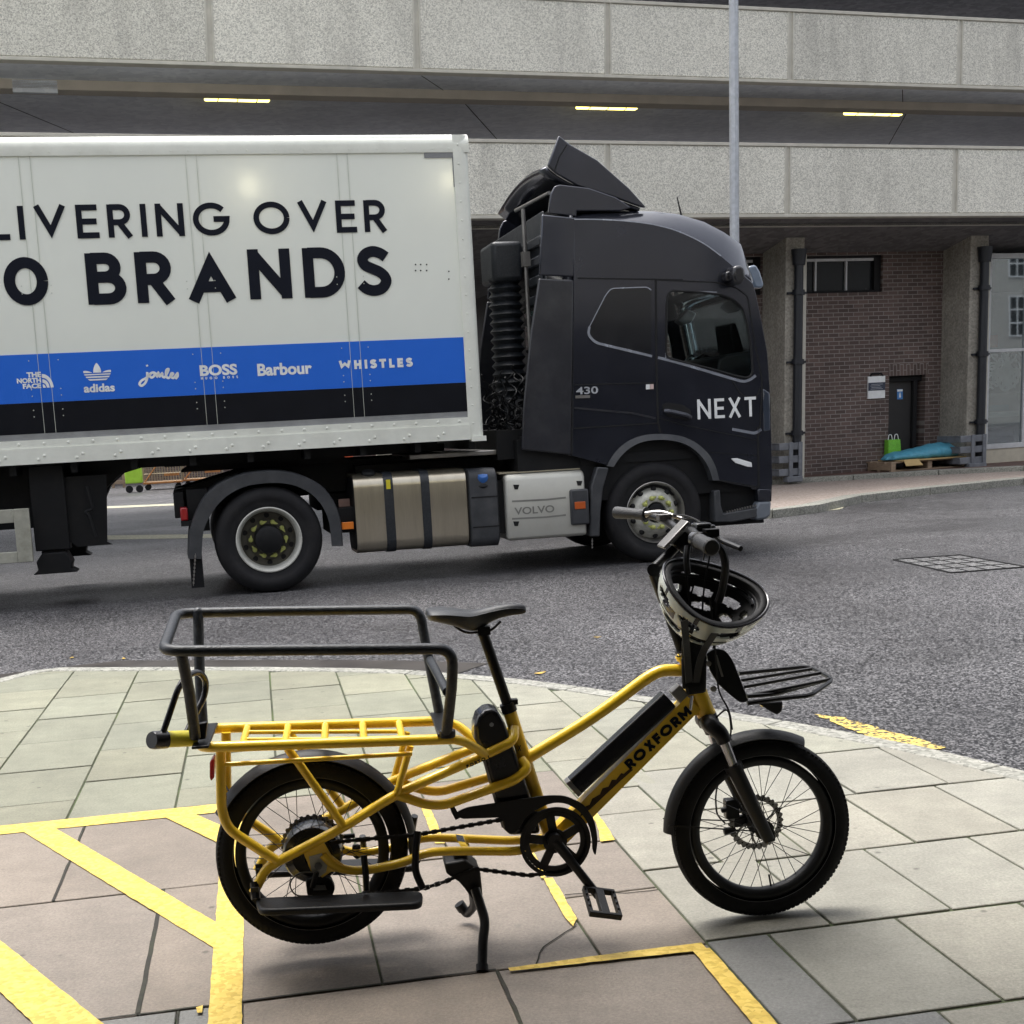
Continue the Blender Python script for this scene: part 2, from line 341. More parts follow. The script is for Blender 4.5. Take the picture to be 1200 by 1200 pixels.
M['kerb'] = aggregate('kerb_stone', (0.15, 0.15, 0.13), (0.235, 0.235, 0.205), (0.31, 0.305, 0.27), 60, 0.75, 0.1, 0.003, big=(0.8, 1.15), bigscale=2.0)
M['joint'] = mat('joint_moss_mortar', (0.045, 0.05, 0.03), 0.9, var=0.5, scale=5, dirt=(0.09, 0.14, 0.03), dscale=1.2, damt=0.9)
M['pink_pave'] = aggregate('pink_tarmac', (0.19, 0.15, 0.125), (0.26, 0.215, 0.185), (0.34, 0.29, 0.26), 40, 0.7, 0.3, 0.004)
M['yellow_line'] = aggregate('yellow_road_paint', (0.48, 0.33, 0.05), (0.60, 0.42, 0.075), (0.67, 0.49, 0.11), 70, 0.6, 0.15, 0.002, big=(0.92, 1.06), bigscale=5)
M['worn_yellow'] = aggregate('worn_kerb_yellow', (0.05, 0.045, 0.03), (0.52, 0.37, 0.07), (0.66, 0.48, 0.12), 70, 0.6, 0.4, 0.004, lo=.34, hi=.75)
M['cream_line'] = aggregate('worn_kerb_line', (0.22, 0.21, 0.14), (0.36, 0.34, 0.24), (0.5, 0.48, 0.35), 50, 0.6, 0.2, 0.002)
def slabmat():
    m, nt, b = newmat('paving_stone'); L = nt.links.new
    at = N(nt, 'ShaderNodeAttribute'); at.attribute_name = 'tint'
    tc = N(nt, 'ShaderNodeTexCoord'); src = tc.outputs['Object']
    out = at.outputs['Color']
    for sc, lo, hi, det, rg in ((0.9, 0.78, 1.14, 6, 0.65), (7, 0.84, 1.10, 7, 0.7), (110, 0.72, 1.16, 4, 0.75)):
        n = N(nt, 'ShaderNodeTexNoise', i_Scale=sc, i_Detail=float(det), i_Roughness=rg); L(src, n.inputs['Vector'])
        mr = N(nt, 'ShaderNodeMapRange'); mr.inputs[1].default_value = 0.32; mr.inputs[2].default_value = 0.68; mr.inputs[3].default_value = lo; mr.inputs[4].default_value = hi; L(n.outputs['Fac'], mr.inputs[0])
        mu = N(nt, 'ShaderNodeVectorMath', operation='SCALE'); L(out, mu.inputs[0]); L(mr.outputs[0], mu.inputs['Scale']); out = mu.outputs[0]; last = n
    vo = N(nt, 'ShaderNodeTexVoronoi', i_Scale=5.5); L(src, vo.inputs['Vector']); vr = N(nt, 'ShaderNodeValToRGB'); vr.color_ramp.elements[0].position = 0.035; vr.color_ramp.elements[1].position = 0.075
    vr.color_ramp.elements[0].color = (.45, .45, .45, 1); vr.color_ramp.elements[1].color = (1, 1, 1, 1); L(vo.outputs['Distance'], vr.inputs[0])
    vm = N(nt, 'ShaderNodeVectorMath', operation='MULTIPLY'); L(out, vm.inputs[0]); L(vr.outputs[0], vm.inputs[1]); out = vm.outputs[0]
    # riven marks and small dark pits
    nz = N(nt, 'ShaderNodeTexNoise', i_Scale=4.0, i_Detail=9.0, i_Roughness=0.8, i_Distortion=1.5); L(src, nz.inputs['Vector'])
    r = N(nt, 'ShaderNodeValToRGB'); r.color_ramp.elements[0].position = 0.60; r.color_ramp.elements[1].position = 0.72; r.color_ramp.elements[0].color = (0, 0, 0, 1); r.color_ramp.elements[1].color = (0.6, 0.6, 0.6, 1)
    L(nz.outputs['Fac'], r.inputs[0]); mx = N(nt, 'ShaderNodeMix', data_type='RGBA'); mx.inputs[7].default_value = (0.10, 0.095, 0.08, 1); L(r.outputs[0], mx.inputs[0]); L(out, mx.inputs[6]); out = mx.outputs[2]
    L(out, b.inputs['Base Color']); b.inputs['Roughness'].default_value = 0.62
    mr2 = N(nt, 'ShaderNodeMapRange'); mr2.inputs[3].default_value = 0.42; mr2.inputs[4].default_value = 0.78; n0 = N(nt, 'ShaderNodeTexNoise', i_Scale=1.4, i_Detail=5.0); L(src, n0.inputs['Vector']); L(n0.outputs['Fac'], mr2.inputs[0]); L(mr2.outputs[0], b.inputs['Roughness'])
    bp = N(nt, 'ShaderNodeBump', i_Strength=0.35, i_Distance=0.004); L(last.outputs['Fac'], bp.inputs['Height'])
    bp2 = N(nt, 'ShaderNodeBump', i_Strength=0.3, i_Distance=0.02); L(nz.outputs['Fac'], bp2.inputs['Height']); L(bp.outputs[0], bp2.inputs['Normal']); L(bp2.outputs[0], b.inputs['Normal'])
    return m
M['slab'] = slabmat()
def brickmat(name, yaw, vertical=False):
    m, nt, b = newmat(name); L = nt.links.new
    tc = N(nt, 'ShaderNodeTexCoord'); a = R(yaw)
    sx = N(nt, 'ShaderNodeSeparateXYZ'); L(tc.outputs['Object'], sx.inputs[0])
    m1 = N(nt, 'ShaderNodeMath', operation='MULTIPLY'); m1.inputs[1].default_value = math.cos(a); L(sx.outputs[0], m1.inputs[0])
    m2 = N(nt, 'ShaderNodeMath', operation='MULTIPLY_ADD'); m2.inputs[1].default_value = math.sin(a); L(sx.outputs[1], m2.inputs[0]); L(m1.outputs[0], m2.inputs[2])
    cb = N(nt, 'ShaderNodeCombineXYZ')
    if vertical: L(m2.outputs[0], cb.inputs[1]); L(sx.outputs[2], cb.inputs[0])
    else: L(m2.outputs[0], cb.inputs[0]); L(sx.outputs[2], cb.inputs[1])
    bt = N(nt, 'ShaderNodeTexBrick', i_Scale=1.0); L(cb.outputs[0], bt.inputs['Vector'])
    for k, v in (('Brick Width', 0.225), ('Row Height', 0.0775), ('Mortar Size', 0.0075), ('Mortar Smooth', 0.1), ('Bias', 0.0)): bt.inputs[k].default_value = v
    bt.inputs['Color1'].default_value = (0.075, 0.052, 0.046, 1); bt.inputs['Color2'].default_value = (0.135, 0.092, 0.080, 1); bt.inputs['Mortar'].default_value = (0.24, 0.215, 0.20, 1)
    n = N(nt, 'ShaderNodeTexNoise', i_Scale=1.1, i_Detail=6.0); L(tc.outputs['Object'], n.inputs['Vector'])
    mr = N(nt, 'ShaderNodeMapRange'); mr.inputs[3].default_value = 0.6; mr.inputs[4].default_value = 1.4; L(n.outputs['Fac'], mr.inputs[0])
    mu = N(nt, 'ShaderNodeVectorMath', operation='SCALE'); L(bt.outputs['Color'], mu.inputs[0]); L(mr.outputs[0], mu.inputs['Scale']); L(mu.outputs[0], b.inputs['Base Color']); b.inputs['Roughness'].default_value = 0.75
    iv = N(nt, 'ShaderNodeMath', operation='SUBTRACT'); iv.inputs[0].default_value = 1.0; L(bt.outputs['Fac'], iv.inputs[1])
    bp = N(nt, 'ShaderNodeBump', i_Strength=0.6, i_Distance=0.01); L(iv.outputs[0], bp.inputs['Height']); L(bp.outputs[0], b.inputs['Normal'])
    return m
def emis(name, col, st):
    m, nt, b = newmat(name); b.inputs['Base Color'].default_value = c4(col); b.inputs['Emission Color'].default_value = c4(col); b.inputs['Emission Strength'].default_value = st; return m

# ---------------------------------------------------------------- lettering
def spl(P):
    out = []
    for i in range(len(P)-1):
        p0, p1, p2, p3 = P[max(0, i-1)], P[i], P[i+1], P[min(len(P)-1, i+2)]
        for k in range(4):
            t = k/4; out.append(tuple(.5*((2*p1[j])+(-p0[j]+p2[j])*t+(2*p0[j]-5*p1[j]+4*p2[j]-p3[j])*t*t+(-p0[j]+3*p1[j]-3*p2[j]+p3[j])*t**3) for j in (0, 1)))
    return out+[P[-1]]
def glyph(ch, w):
    h0, h1, x0 = w/2, 1-w/2, w/2; A = arc2; sv = (1-w)/.8; vt = w*1.3
    g = {
     'L': ([[(x0, 1), (x0, h0), (.52, h0)]], .52), 'I': ([[(x0, 0), (x0, 1)]], w),
     'V': ([[(x0*1.1, 1), (.43, vt), (.86-x0*1.1, 1)]], .86), 'E': ([[(.56, h1), (x0, h1), (x0, h0), (.58, h0)], [(x0, .5), (.53, .5)]], .58),
     'T': ([[(0, h1), (.66, h1)], [(.33, 0), (.33, 1-w)]], .66), 'H': ([[(x0, 0), (x0, 1)], [(.72-x0, 0), (.72-x0, 1)], [(x0, .5), (.72-x0, .5)]], .72),
     'N': ([[(x0, 0), (x0, 1)], [(.76-x0, 0), (.76-x0, 1)], [(x0*.9, 1-w*.4), (.76-x0*.9, w*.4)]], .76),
     'M': ([[(x0, 0), (x0, 1)], [(.9-x0, 0), (.9-x0, 1)], [(x0, 1-w*.4), (.45, .3), (.9-x0, 1-w*.4)]], .9),
     'W': ([[(x0*1.1, 1), (.3, vt), (.6, 1-vt), (.9, vt), (1.2-x0*1.1, 1)]], 1.2),
     'A': ([[(x0*1.1, 0), (.44, 1-vt), (.88-x0*1.1, 0)], [(.2, .28), (.68, .28)]], .88),
     'X': ([[(x0*1.2, 0), (.74-x0*1.2, 1)], [(x0*1.2, 1), (.74-x0*1.2, 0)]], .74),
     'F': ([[(.54, h1), (x0, h1), (x0, 0)], [(x0, .48), (.5, .48)]], .54),
     'O': ([A(.5, .5, .5-x0, .5-x0, 0, 360, 36)], 1.0), '0': ([A(.36, .5, .36-x0, .5-x0, 0, 360, 36)], .72),
     'D': ([[(x0, 0), (x0, 1)], [(x0, h1), (.32, h1)]+A(.32, .5, .44-x0, .5-x0, 90, -90, 18)[1:]+[(x0, h0)]], .76),
     'R': ([[(x0, 0), (x0, 1)], [(x0, h1), (.32, h1)]+A(.32, .5+(h1-.5)/2+.0-.02, .26-x0*.6, (h1-.46)/2, 90, -90, 12)[1:]+[(x0, .46)], [(.30, .46), (.60-x0*.3, 0)]], .64),
     'B': ([[(x0, 0), (x0, 1)], [(x0, h1), (.33, h1)]+A(.33, (h1+.53)/2, .22-x0*.5, (h1-.53)/2, 90, -90, 12)[1:]+[(x0, .53)], [(x0, .53), (.36, .53)]+A(.36, (.53+h0)/2, .26-x0*.5, (.53-h0)/2, 90, -90, 12)[1:]+[(x0, h0)]], .62),
     'G': ([A(.5, .5, .5-x0, .5-x0, 42, 360, 30)+[(.56, .5)]], 1.0),
     'S': ([spl([(.54, .5+.28*sv), (.44, .5+.36*sv), (.31, .5+.4*sv), (.18, .5+.355*sv), (.115, .5+.25*sv), (.15, .5+.13*sv), (.28, .5+.05*sv), (.41, .5-.02*sv), (.50, .5-.12*sv), (.52, .5-.23*sv), (.44, .5-.355*sv), (.30, .5-.4*sv), (.16, .5-.36*sv), (.06, .5-.26*sv)])], .6),
     'U': ([[(x0, 1), (x0, .36)]+A(.35, .36, .35-x0, .36-x0, 180, 360, 16)+[(.7-x0, 1)]], .7),
     'P': ([[(x0, 0), (x0, 1)], [(x0, h1), (.32, h1)]+A(.32, .7, .27-x0*.6, h1-.7, 90, -90, 12)[1:]+[(x0, .42)]], .6),
     'C': ([A(.5, .5, .5-x0, .5-x0, 45, 315, 26)], .9),
     'Z': ([[(0, h1), (.6-x0, h1), (x0, h0), (.62, h0)]], .62),
     ' ': ([], .32)}
    return g[ch]
def letters(mb, txt, w, o, right, up, nrm, size, width=None, track=0.12, lift=0.003, z_eps=0.00025):
    """stroke-built capitals; size = cap height; width = total length to fit"""
    tot = 0
    for ch in txt: tot += glyph(ch, w)[1]+track
    tot -= track; kx = size if width is None else width/tot
    x = 0; k = 0
    for ch in txt:
        st, adv = glyph(ch, w)
        for pl in st:
            pts = [o+right*((x+a)*kx)+up*(b*size) for a, b in pl]
            mb.ribbon(pts, w*(size+kx)/2, nrm, lift+z_eps*k, 0.0006); k = (k+1) % 4
        x += adv+track
def font(mb, txt, o, right, up, nrm, height, width=None, bold=0.0, lift=0.003, thick=0.0006):
    cu = bpy.data.curves.new('t', 'FONT'); cu.body = txt; cu.size = 1; cu.offset = bold; cu.extrude = 0.0; cu.resolution_u = 4
    ob = bpy.data.objects.new('t', cu); COL.objects.link(ob); bpy.context.view_layer.update()
    me = ob.evaluated_get(bpy.context.evaluated_depsgraph_get()).to_mesh()
    vs = [v.co.copy() for v in me.vertices]; fs = [tuple(p.vertices) for p in me.polygons]
    bpy.data.objects.remove(ob); bpy.data.curves.remove(cu)
    if not vs: return
    x0 = min(v.x for v in vs); x1 = max(v.x for v in vs); y0 = min(v.y for v in vs); y1 = max(v.y for v in vs)
    ky = height/(y1-y0); kx = ky if width is None else width/(x1-x0)
    mb.add([o+right*((v.x-x0)*kx)+up*((v.y-y0)*ky)+nrm*lift for v in vs], fs)

# ================================================================ SETTING
def sheet(name, poly, z, m, thick=0.0, kind='structure', bevel=0.0):
    mb = MB(); mb.prism([Vector((p[0], p[1], z)) for p in poly], Vector((0, 0, -thick))) if thick else mb.add([Vector((p[0], p[1], z)) for p in poly], [tuple(range(len(poly)))])
    return build(name, mb, m, kind=kind, smooth=False, bevel=bevel)
RZ = -0.10
sheet('road', [(-150, -60), (150, -60), (150, 220), (-150, 220)], RZ, M['asphalt'])

# near pavement: kerb line traced on the ground
kin = [(-160, 838), (-60, 813), (0, 800), (47, 788), (60, 786.3), (180, 786), (300, 786), (412, 787.5), (475, 790), (550, 796.5), (600, 801), (662, 809), (760, 824), (850, 842), (900, 850), (960, 861), (1060, 881), (1150, 903), (1200, 916), (1320, 955), (1500, 1030)]
kin = [G(x, y) for x, y in kin]
def off_line(pts, d):
    out = []
    for i, p in enumerate(pts):
        a = pts[max(0, i-1)]; b = pts[min(len(pts)-1, i+1)]; t = (b-a).normalized(); n = Vector((-t.y, t.x, 0)); out.append(p+n*d)
    return out
PY = R(10.293); PA = Vector((math.cos(PY), math.sin(PY), 0)); PB = Vector((-math.sin(PY), math.cos(PY), 0))
def W(a, b, z=0.0): return PA*a + PB*b + Vector((0, 0, z))
def ab(p): return (p.dot(PA), p.dot(PB))
_e = (kin[-1]-kin[-2]).normalized(); _f = (kin[0]-kin[1]).normalized()
kin = [kin[0]+_f*7]+kin+[kin[-1]+_e*8]
hull_pts = [ab(p) for p in kin]
hull_pts += [(hull_pts[-1][0], -7), (hull_pts[0][0], -7)]
def hull(P):
    P = sorted(set(P)); 
    def half(Q):
        h = []
        for p in Q:
            while len(h) > 1 and (h[-1][0]-h[-2][0])*(p[1]-h[-2][1])-(h[-1][1]-h[-2][1])*(p[0]-h[-2][0]) <= 0: h.pop()
            h.append(p)
        return h
    a = half(P); b = half(P[::-1]); return a[:-1]+b[:-1]
HULL = hull(hull_pts)
def clip(poly, cl):
    out = poly
    for i in range(len(cl)):
        a, b = cl[i], cl[(i+1) % len(cl)]; inp = out; out = []
        if not inp: break
        def side(p): return (b[0]-a[0])*(p[1]-a[1])-(b[1]-a[1])*(p[0]-a[0])
        for j in range(len(inp)):
            p, q = inp[j-1], inp[j]; sp, sq = side(p), side(q)
            if (sp >= 0) != (sq >= 0):
                t = sp/(sp-sq); out.append((p[0]+(q[0]-p[0])*t, p[1]+(q[1]-p[1])*t))
            if sq >= 0: out.append(q)
    return out
# kerb stones
ko = off_line(kin, 0.115)
mb = MB(); acc = 0
for i in range(len(kin)-1):
    a, b, c, d = kin[i], kin[i+1], ko[i+1], ko[i]
    L_ = (b-a).length; n = max(1, round(L_/0.9))
    for k in range(n):
        t0, t1 = k/n, (k+1)/n; g = 0.004/max(L_/n, .01)
        q = [a.lerp(b, t0+g if n > 1 or i % 3 == 0 else t0), a.lerp(b, t1-g if n > 1 or i % 3 == 2 else t1), d.lerp(c, t1-g if n > 1 or i % 3 == 2 else t1), d.lerp(c, t0+g if n > 1 or i % 3 == 0 else t0)]
        mb.prism([p+Vector((0, 0, 0.004)) for p in q], Vector((0, 0, -0.13)))
build('kerb', mb, M['kerb'], kind='structure', bevel=0.008)
# mortar bed
bed = [ (p[0]*1.0, p[1]*1.0) for p in HULL]
mb = MB(); mb.prism([W(a, b, -0.007) for a, b in bed], Vector((0, 0, -0.11))); build('pavement_base', mb, M['joint'], kind='structure', smooth=False)
# slabs
slabs = []   # (a0,a1,b0,b1,tint)
GREEN = (0.222, 0.223, 0.163); PINK = (0.222, 0.188, 0.155); STONE = (0.285, 0.275, 0.230); DARK = (0.17, 0.17, 0.16)
colsL = [(-6.2, -5.75), (-5.75, -5.3), (-5.3, -4.85), (-4.85, -4.4), (-4.4, -3.95), (-3.95, -3.5), (-3.5, -3.05), (-3.05, -2.6), (-2.6, -2.13), (-2.13, -1.68), (-1.68, -1.25), (-1.25, -.83), (-.83, -.415), (-.415, -.01), (-.01, .385), (.385, .775), (.775, 1.12)]
offs = [.1, .4, .2, .5, 0, .3, .1, .45, .3, .05, .11, .34, .0, .53, .0, .28, .06]
offs = dict(zip([c[0] for c in colsL], offs)); offs[-1.68] = 7.27; offs[-1.25] = 6.93; offs[-.83] = 6.62; offs[-.415] = 6.33; offs[-.01] = 7.2; offs[.385] = 6.86; offs[.775] = 7.18
for c in colsL:
    o = offs[c[0]] % .6; b = 5.43; k = math.ceil((5.43-o)/.6); nb = o+k*.6
    if nb-b < 0.08: nb += .6
    while b < 10.4:
        if c[0] > .7 and b < 4.5: pass
        slabs.append((c[0], c[1], b, nb, GREEN)); b, nb = nb, nb+.6
for c, o in (((1.12, 1.47), 5.57), ((1.47, 1.84), 5.27), ((1.84, 2.21), 5.6), ((2.21, 2.58), 5.3), ((2.58, 2.95), 5.55)):
    b = 5.27 if c[0] > 1.2 else 5.07; nb = o if o-b > .1 else o+.6
    while b < 9.5: slabs.append((c[0], c[1], b, nb, tuple(0.45*x+0.55*y for x, y in zip(GREEN, STONE)))); b, nb = nb, nb+.6
slabs += [(1.12, 1.385, 4.735, 5.07, STONE), (1.385, 1.74, 4.665, 5.27, STONE), (1.12, 1.385, 4.09, 4.735, STONE)]
for i in range(12): a = 1.74+.375*i; slabs.append((a, a+.375, 4.66, 5.27, STONE))
for i in range(12): a = 1.385+(.30 if i == 0 else .30+.37*(i-1)); a0 = 1.385 if i == 0 else a-.0; 
a = 1.385
for wdt in (.295, .37, .375, .37, .375, .375, .375, .375, .375, .375): slabs.append((a, a+wdt, 4.06, 4.66, STONE)); a += wdt
slabs.append((1.12, 1.495, 3.47, 4.09, STONE))
a = 1.495
for wdt in (.365, .37, .37, .375, .375, .375, .375, .375): slabs.append((a, a+wdt, 3.47, 4.06, STONE)); a += wdt
def ro(rows, tint):
    for b0, b1, st in rows:
        for i in range(len(st)-1): slabs.append((st[i], st[i+1], b0, b1, tint))
ro([(2.885, 3.47, (1.12, 1.3)), (2.3, 2.885, (1.12, 1.5))], DARK)
ro([(2.885, 3.47, (1.3, 1.68, 2.06, 2.43, 2.8, 3.2, 3.6, 4)), (2.3, 2.885, (1.5, 1.88, 2.25, 2.62, 3.0, 3.4, 3.8))], STONE)
# big pink slabs
ro([(4.44, 5.43, (-4.6, -3.7, -2.7, -1.75, -.745, .245, .55))], PINK)
ro([(3.45, 4.44, (-5.0, -4.1, -3.2, -2.3, -1.35, -.4, .225, .82))], PINK)
ro([(4.44, 5.43, (.55, 1.12)), (3.93, 4.44, (.82, 1.12)), (3.45, 3.93, (.82, 1.12))], PINK)
ro([(2.86, 3.45, (-4, -3.1, -2.2, -1.5, -.58)), (2.86, 3.45, (-.58, -.3, -.14))], DARK)
ro([(2.6, 3.45, (-.14, .53, 1.12)), (1.9, 2.6, (-.4, .3, 1.12)), (2.2, 2.86, (-3, -2, -1, -.14))], PINK)
for r in range(8):
    b0 = 2.3-.6*(r+1)
    for i in range(20): a0 = -6+i*.62+(r % 2)*.3; slabs.append((a0, a0+.62, b0 if a0 > 1.1 or b0 < 1.8 else b0, b0+.6, STONE)) if b0 < 1.2 else None
bm = bmesh.new(); tl = bm.loops.layers.float_color.new('tint')
def add_slab(poly, tint, z):
    g = 0.004
    cx = sum(p[0] for p in poly)/len(poly); cy = sum(p[1] for p in poly)/len(poly)
    vs = [bm.verts.new(W(a, b, z+random.uniform(-.0008, .0008))) for a, b in poly]; vb = [bm.verts.new(W(a, b, -.02)) for a, b in poly]
    n = len(vs); fs = [bm.faces.new(vs)]+[bm.faces.new((vs[i], vb[i], vb[(i+1) % n], vs[(i+1) % n])) for i in range(n)]
    for f in fs:
        for l in f.loops: l[tl] = (*tint, 1)
for a0, a1, b0, b1, t in slabs:
    g = 0.0045 if t is not PINK else 0.0035
    k = random.uniform(.90, 1.07); h = random.uniform(-.008, .012)
    tint = (min(1, t[0]*k+h*.4), t[1]*k, max(0, t[2]*k-h*.4))
    gb = g*1.7
    pl = clip([(a0+g, b0+gb), (a1-g, b0+gb), (a1-g, b1-gb), (a0+g, b1-gb)], HULL)
    if len(pl) > 2:
        ar = abs(sum(pl[i-1][0]*pl[i][1]-pl[i][0]*pl[i-1][1] for i in range(len(pl))))/2
        if ar > .002: add_slab(pl, tint, random.uniform(-.0015, .0015))
me = bpy.data.meshes.new('pavement'); bmesh.ops.recalc_face_normals(bm, faces=bm.faces); bm.to_mesh(me); bm.free(); me.materials.append(M['slab'])
o = bpy.data.objects.new('pavement', me); COL.objects.link(o); o['kind'] = 'structure'
bv = o.modifiers.new('b', 'BEVEL'); bv.width = 0.0022; bv.segments = 1; bv.limit_method = 'ANGLE'
# cracks: thin dark irregular grooves
def crack(pts, w, z=0.0022):
    P = [G(x, y) for x, y in pts]; out = [P[0]]
    for a, b in zip(P, P[1:]):
        n = max(2, int((b-a).length/.03))
        for k in range(1, n+1): out.append(a.lerp(b, k/n)+Vector((random.uniform(-.0025, .0025), random.uniform(-.0025, .0025), 0))*(0 if k == n else 1))
    mb = MB(); mb.ribbon([p+Vector((0, 0, z)) for p in out], w, Z, 0, 0.001); return mb
mb = MB()
for pts, w in (([(676, 1084), (655, 1098), (637, 1110), (632, 1118), (628, 1131)], .0035), ([(662, 1049), (700, 1046), (735, 1047), (771, 1043)], .003), ):
    q = crack(pts, w); mb.add(q.v, q.f)
for (a0, b0, a1, b1, w) in ((-.745, 5.29, -.745, 4.44, .009), (-.4, 4.44, -.4, 3.46, .013), (-.6, 3.452, .53, 3.452, .008), (.53, 3.44, .53, 2.6, .010), (-.14, 3.44, -.14, 2.9, .008), (-.3, 3.44, -.29, 3.2, .006)):
    n_ = 14; mb.ribbon([W(a0+(a1-a0)*k/n_+random.uniform(-.0022, .0022), b0+(b1-b0)*k/n_+random.uniform(-.0022, .0022), .0022) for k in range(n_+1)], w, Z, 0, .001)
M['crack'] = mat('crack_dirt', (.022, .02, .016), .9, var=.5, scale=20, dirt=(.06, .075, .03), dscale=3, damt=.5)
build('pavement_cracks', mb, M['crack'], kind='structure', smooth=False)
# yellow markings (real paint films on the slabs, ragged edges)
def paint(name, polys, m, z, jit=.0015, step=.03, base=None):
    mb = MB()
    for pi, poly in enumerate(polys):
        P = [p if isinstance(p, Vector) else W(*p) for p in poly]; out = []
        for i in range(len(P)):
            a, b = P[i], P[(i+1) % len(P)]; n = max(1, int((b-a).length/step))
            for k in range(n): q = a.lerp(b, k/n); out.append(Vector((q.x+random.uniform(-jit, jit), q.y+random.uniform(-jit, jit), z+.0004*pi)))
        mb.add(out, [tuple(range(len(out)))])
    return build(name, mb, m, kind='structure', smooth=False)
def gp(*pts): return [G(x, y) for x, y in pts]
paint('bay_marking', [
    [(-5, 5.30), (-.14, 5.30), (-.14, 5.425), (-5, 5.425)],
    [(-.222, 2.3), (-.138, 2.3), (-.138, 5.31), (-.222, 5.31)],
    [(-1.0, 5.36), (-.88, 5.36), (-.20, 4.02), (-.21, 3.83)],
    [(-.475, 5.36), (-.36, 5.36), (-.20, 5.05), (-.20, 4.82)],
    [(-1.62, 5.36), (-1.5, 5.36), (-.40, 3.26), (-.55, 3.26)],
    gp((637, 1031), (648, 1030), (676, 1078), (672, 1087), (662, 1077)),
    gp((603, 963), (608, 962), (640, 1030), (634, 1031)),
    gp((490, 938), (500, 938), (522, 990), (510, 990)),
    gp((700, 962), (706, 962), (721, 986), (704, 988)), gp((688, 942), (698, 952), (712, 974), (704, 980)),
    [(.56, 3.415), (.9, 3.402), (1.1, 3.39), (1.1, 3.445), (.8, 3.445), (.56, 3.438)],
    [(1.045, 2.3), (1.11, 2.3), (1.11, 3.40), (1.06, 3.40)],
    gp((230, 1184), (238, 1181), (237, 1190), (231, 1190))], M['yellow_line'], .003)
kmid = off_line(kin, 0.40); kmid2 = off_line(kin, 0.50)
i0 = 13
paint('road_marking', [[p for p in (G(957, 838, RZ), G(985, 841, RZ), G(1032, 855, RZ), G(1080, 868, RZ), G(1108, 877, RZ), G(1090, 879, RZ), G(1045, 872, RZ), G(1000, 858, RZ))],
    [G(885, 823, RZ), G(915, 826, RZ), G(918, 832, RZ), G(890, 829, RZ)]], M['worn_yellow'], RZ+.004, jit=.015)
paint('centre_line', [gp2 for gp2 in ([G(100, 628, RZ), G(330, 625, RZ), G(330, 629, RZ), G(100, 633, RZ)], [G(20, 598, RZ), G(260, 588, RZ), G(260, 590, RZ), G(20, 600.5, RZ)])], M['cream_line'], RZ+.004, jit=.01)
# gutter channel along the kerb (darker wet setts)
gut = off_line(kin, .9); 
mb = MB()
for i in range(4, 9):
    mb.add([kin[i]*1.0+Vector((0, 0, 0)), kin[i+1]*1.0, gut[i+1], gut[i]], [(0, 1, 2, 3)])
for v in mb.v: v.z = RZ+.004
M['gutter'] = mat('wet_gutter_stone', (0.045, 0.04, 0.036), 0.35, var=0.3, scale=5)
build('gutter', mb, M['gutter'], kind='structure', smooth=False)

# ---------------------------------------------------------------- far pavement, two low kerbs
far_kerb = [(735, 572), (775, 584), (830, 596), (905, 597.5), (960, 591), (1010, 580), (1090, 571), (1200, 560), (1350, 549)]
k1 = [G(x, y, 0.02) for x, y in far_kerb]; k1b = off_line(k1, .3)
top_kerb = [(745, 566), (790, 567), (840, 566), (905, 562.5), (1000, 557), (1100, 551), (1200, 546.5), (1350, 540)]
k2 = [G(x, y, 0.10) for x, y in top_kerb]; k2b = off_line(k2, .35)
def strip(name, a, b, z, m, thick, bevel=0.01, split=0.0):
    mb = MB()
    for i in range(len(a)-1):
        n = max(1, int((a[i+1]-a[i]).length/split)) if split else 1
        for k in range(n):
            g = .006 if split else 0
            q = [a[i].lerp(a[i+1], k/n+g), a[i].lerp(a[i+1], (k+1)/n-g), b[i].lerp(b[i+1], (k+1)/n-g), b[i].lerp(b[i+1], k/n+g)]
            mb.prism([Vector((p.x, p.y, z)) for p in q], Vector((0, 0, -thick)))
    return build(name, mb, m, kind='structure', smooth=False, bevel=bevel)
strip('kerb', k1, k1b, .02, M['kerb'], .14, split=1.6)
strip('pavement', k1b, [p+Vector((0, 0, 0)) for p in [q.lerp(k1b[min(i, len(k1b)-1)], 0) for i, q in enumerate((k2+[k2[-1]])[:len(k1b)])]], .014, M['pink_pave'], .13, bevel=0)
strip('kerb', k2, k2b, .10, M['kerb'], .22, split=1.3)
M['brick_pave'] = mat('red_brick_paving', (0.11, 0.058, 0.045), 0.7, var=0.35, scale=3, bump=.3, bscale=30)
strip('pavement', k2b, [p+Vector((-1.5, 6, 0)) for p in k2b], .092, M['brick_pave'], .2, bevel=0)
paint('kerb_line', [[G(905, 603, RZ), G(980, 594, RZ), G(1000, 584.5, RZ), G(1090, 575, RZ), G(1130, 572, RZ), G(1130, 574, RZ), G(1000, 588, RZ), G(985, 597, RZ), G(905, 606, RZ)]], M['cream_line'], RZ+.004, jit=.02, step=.2)

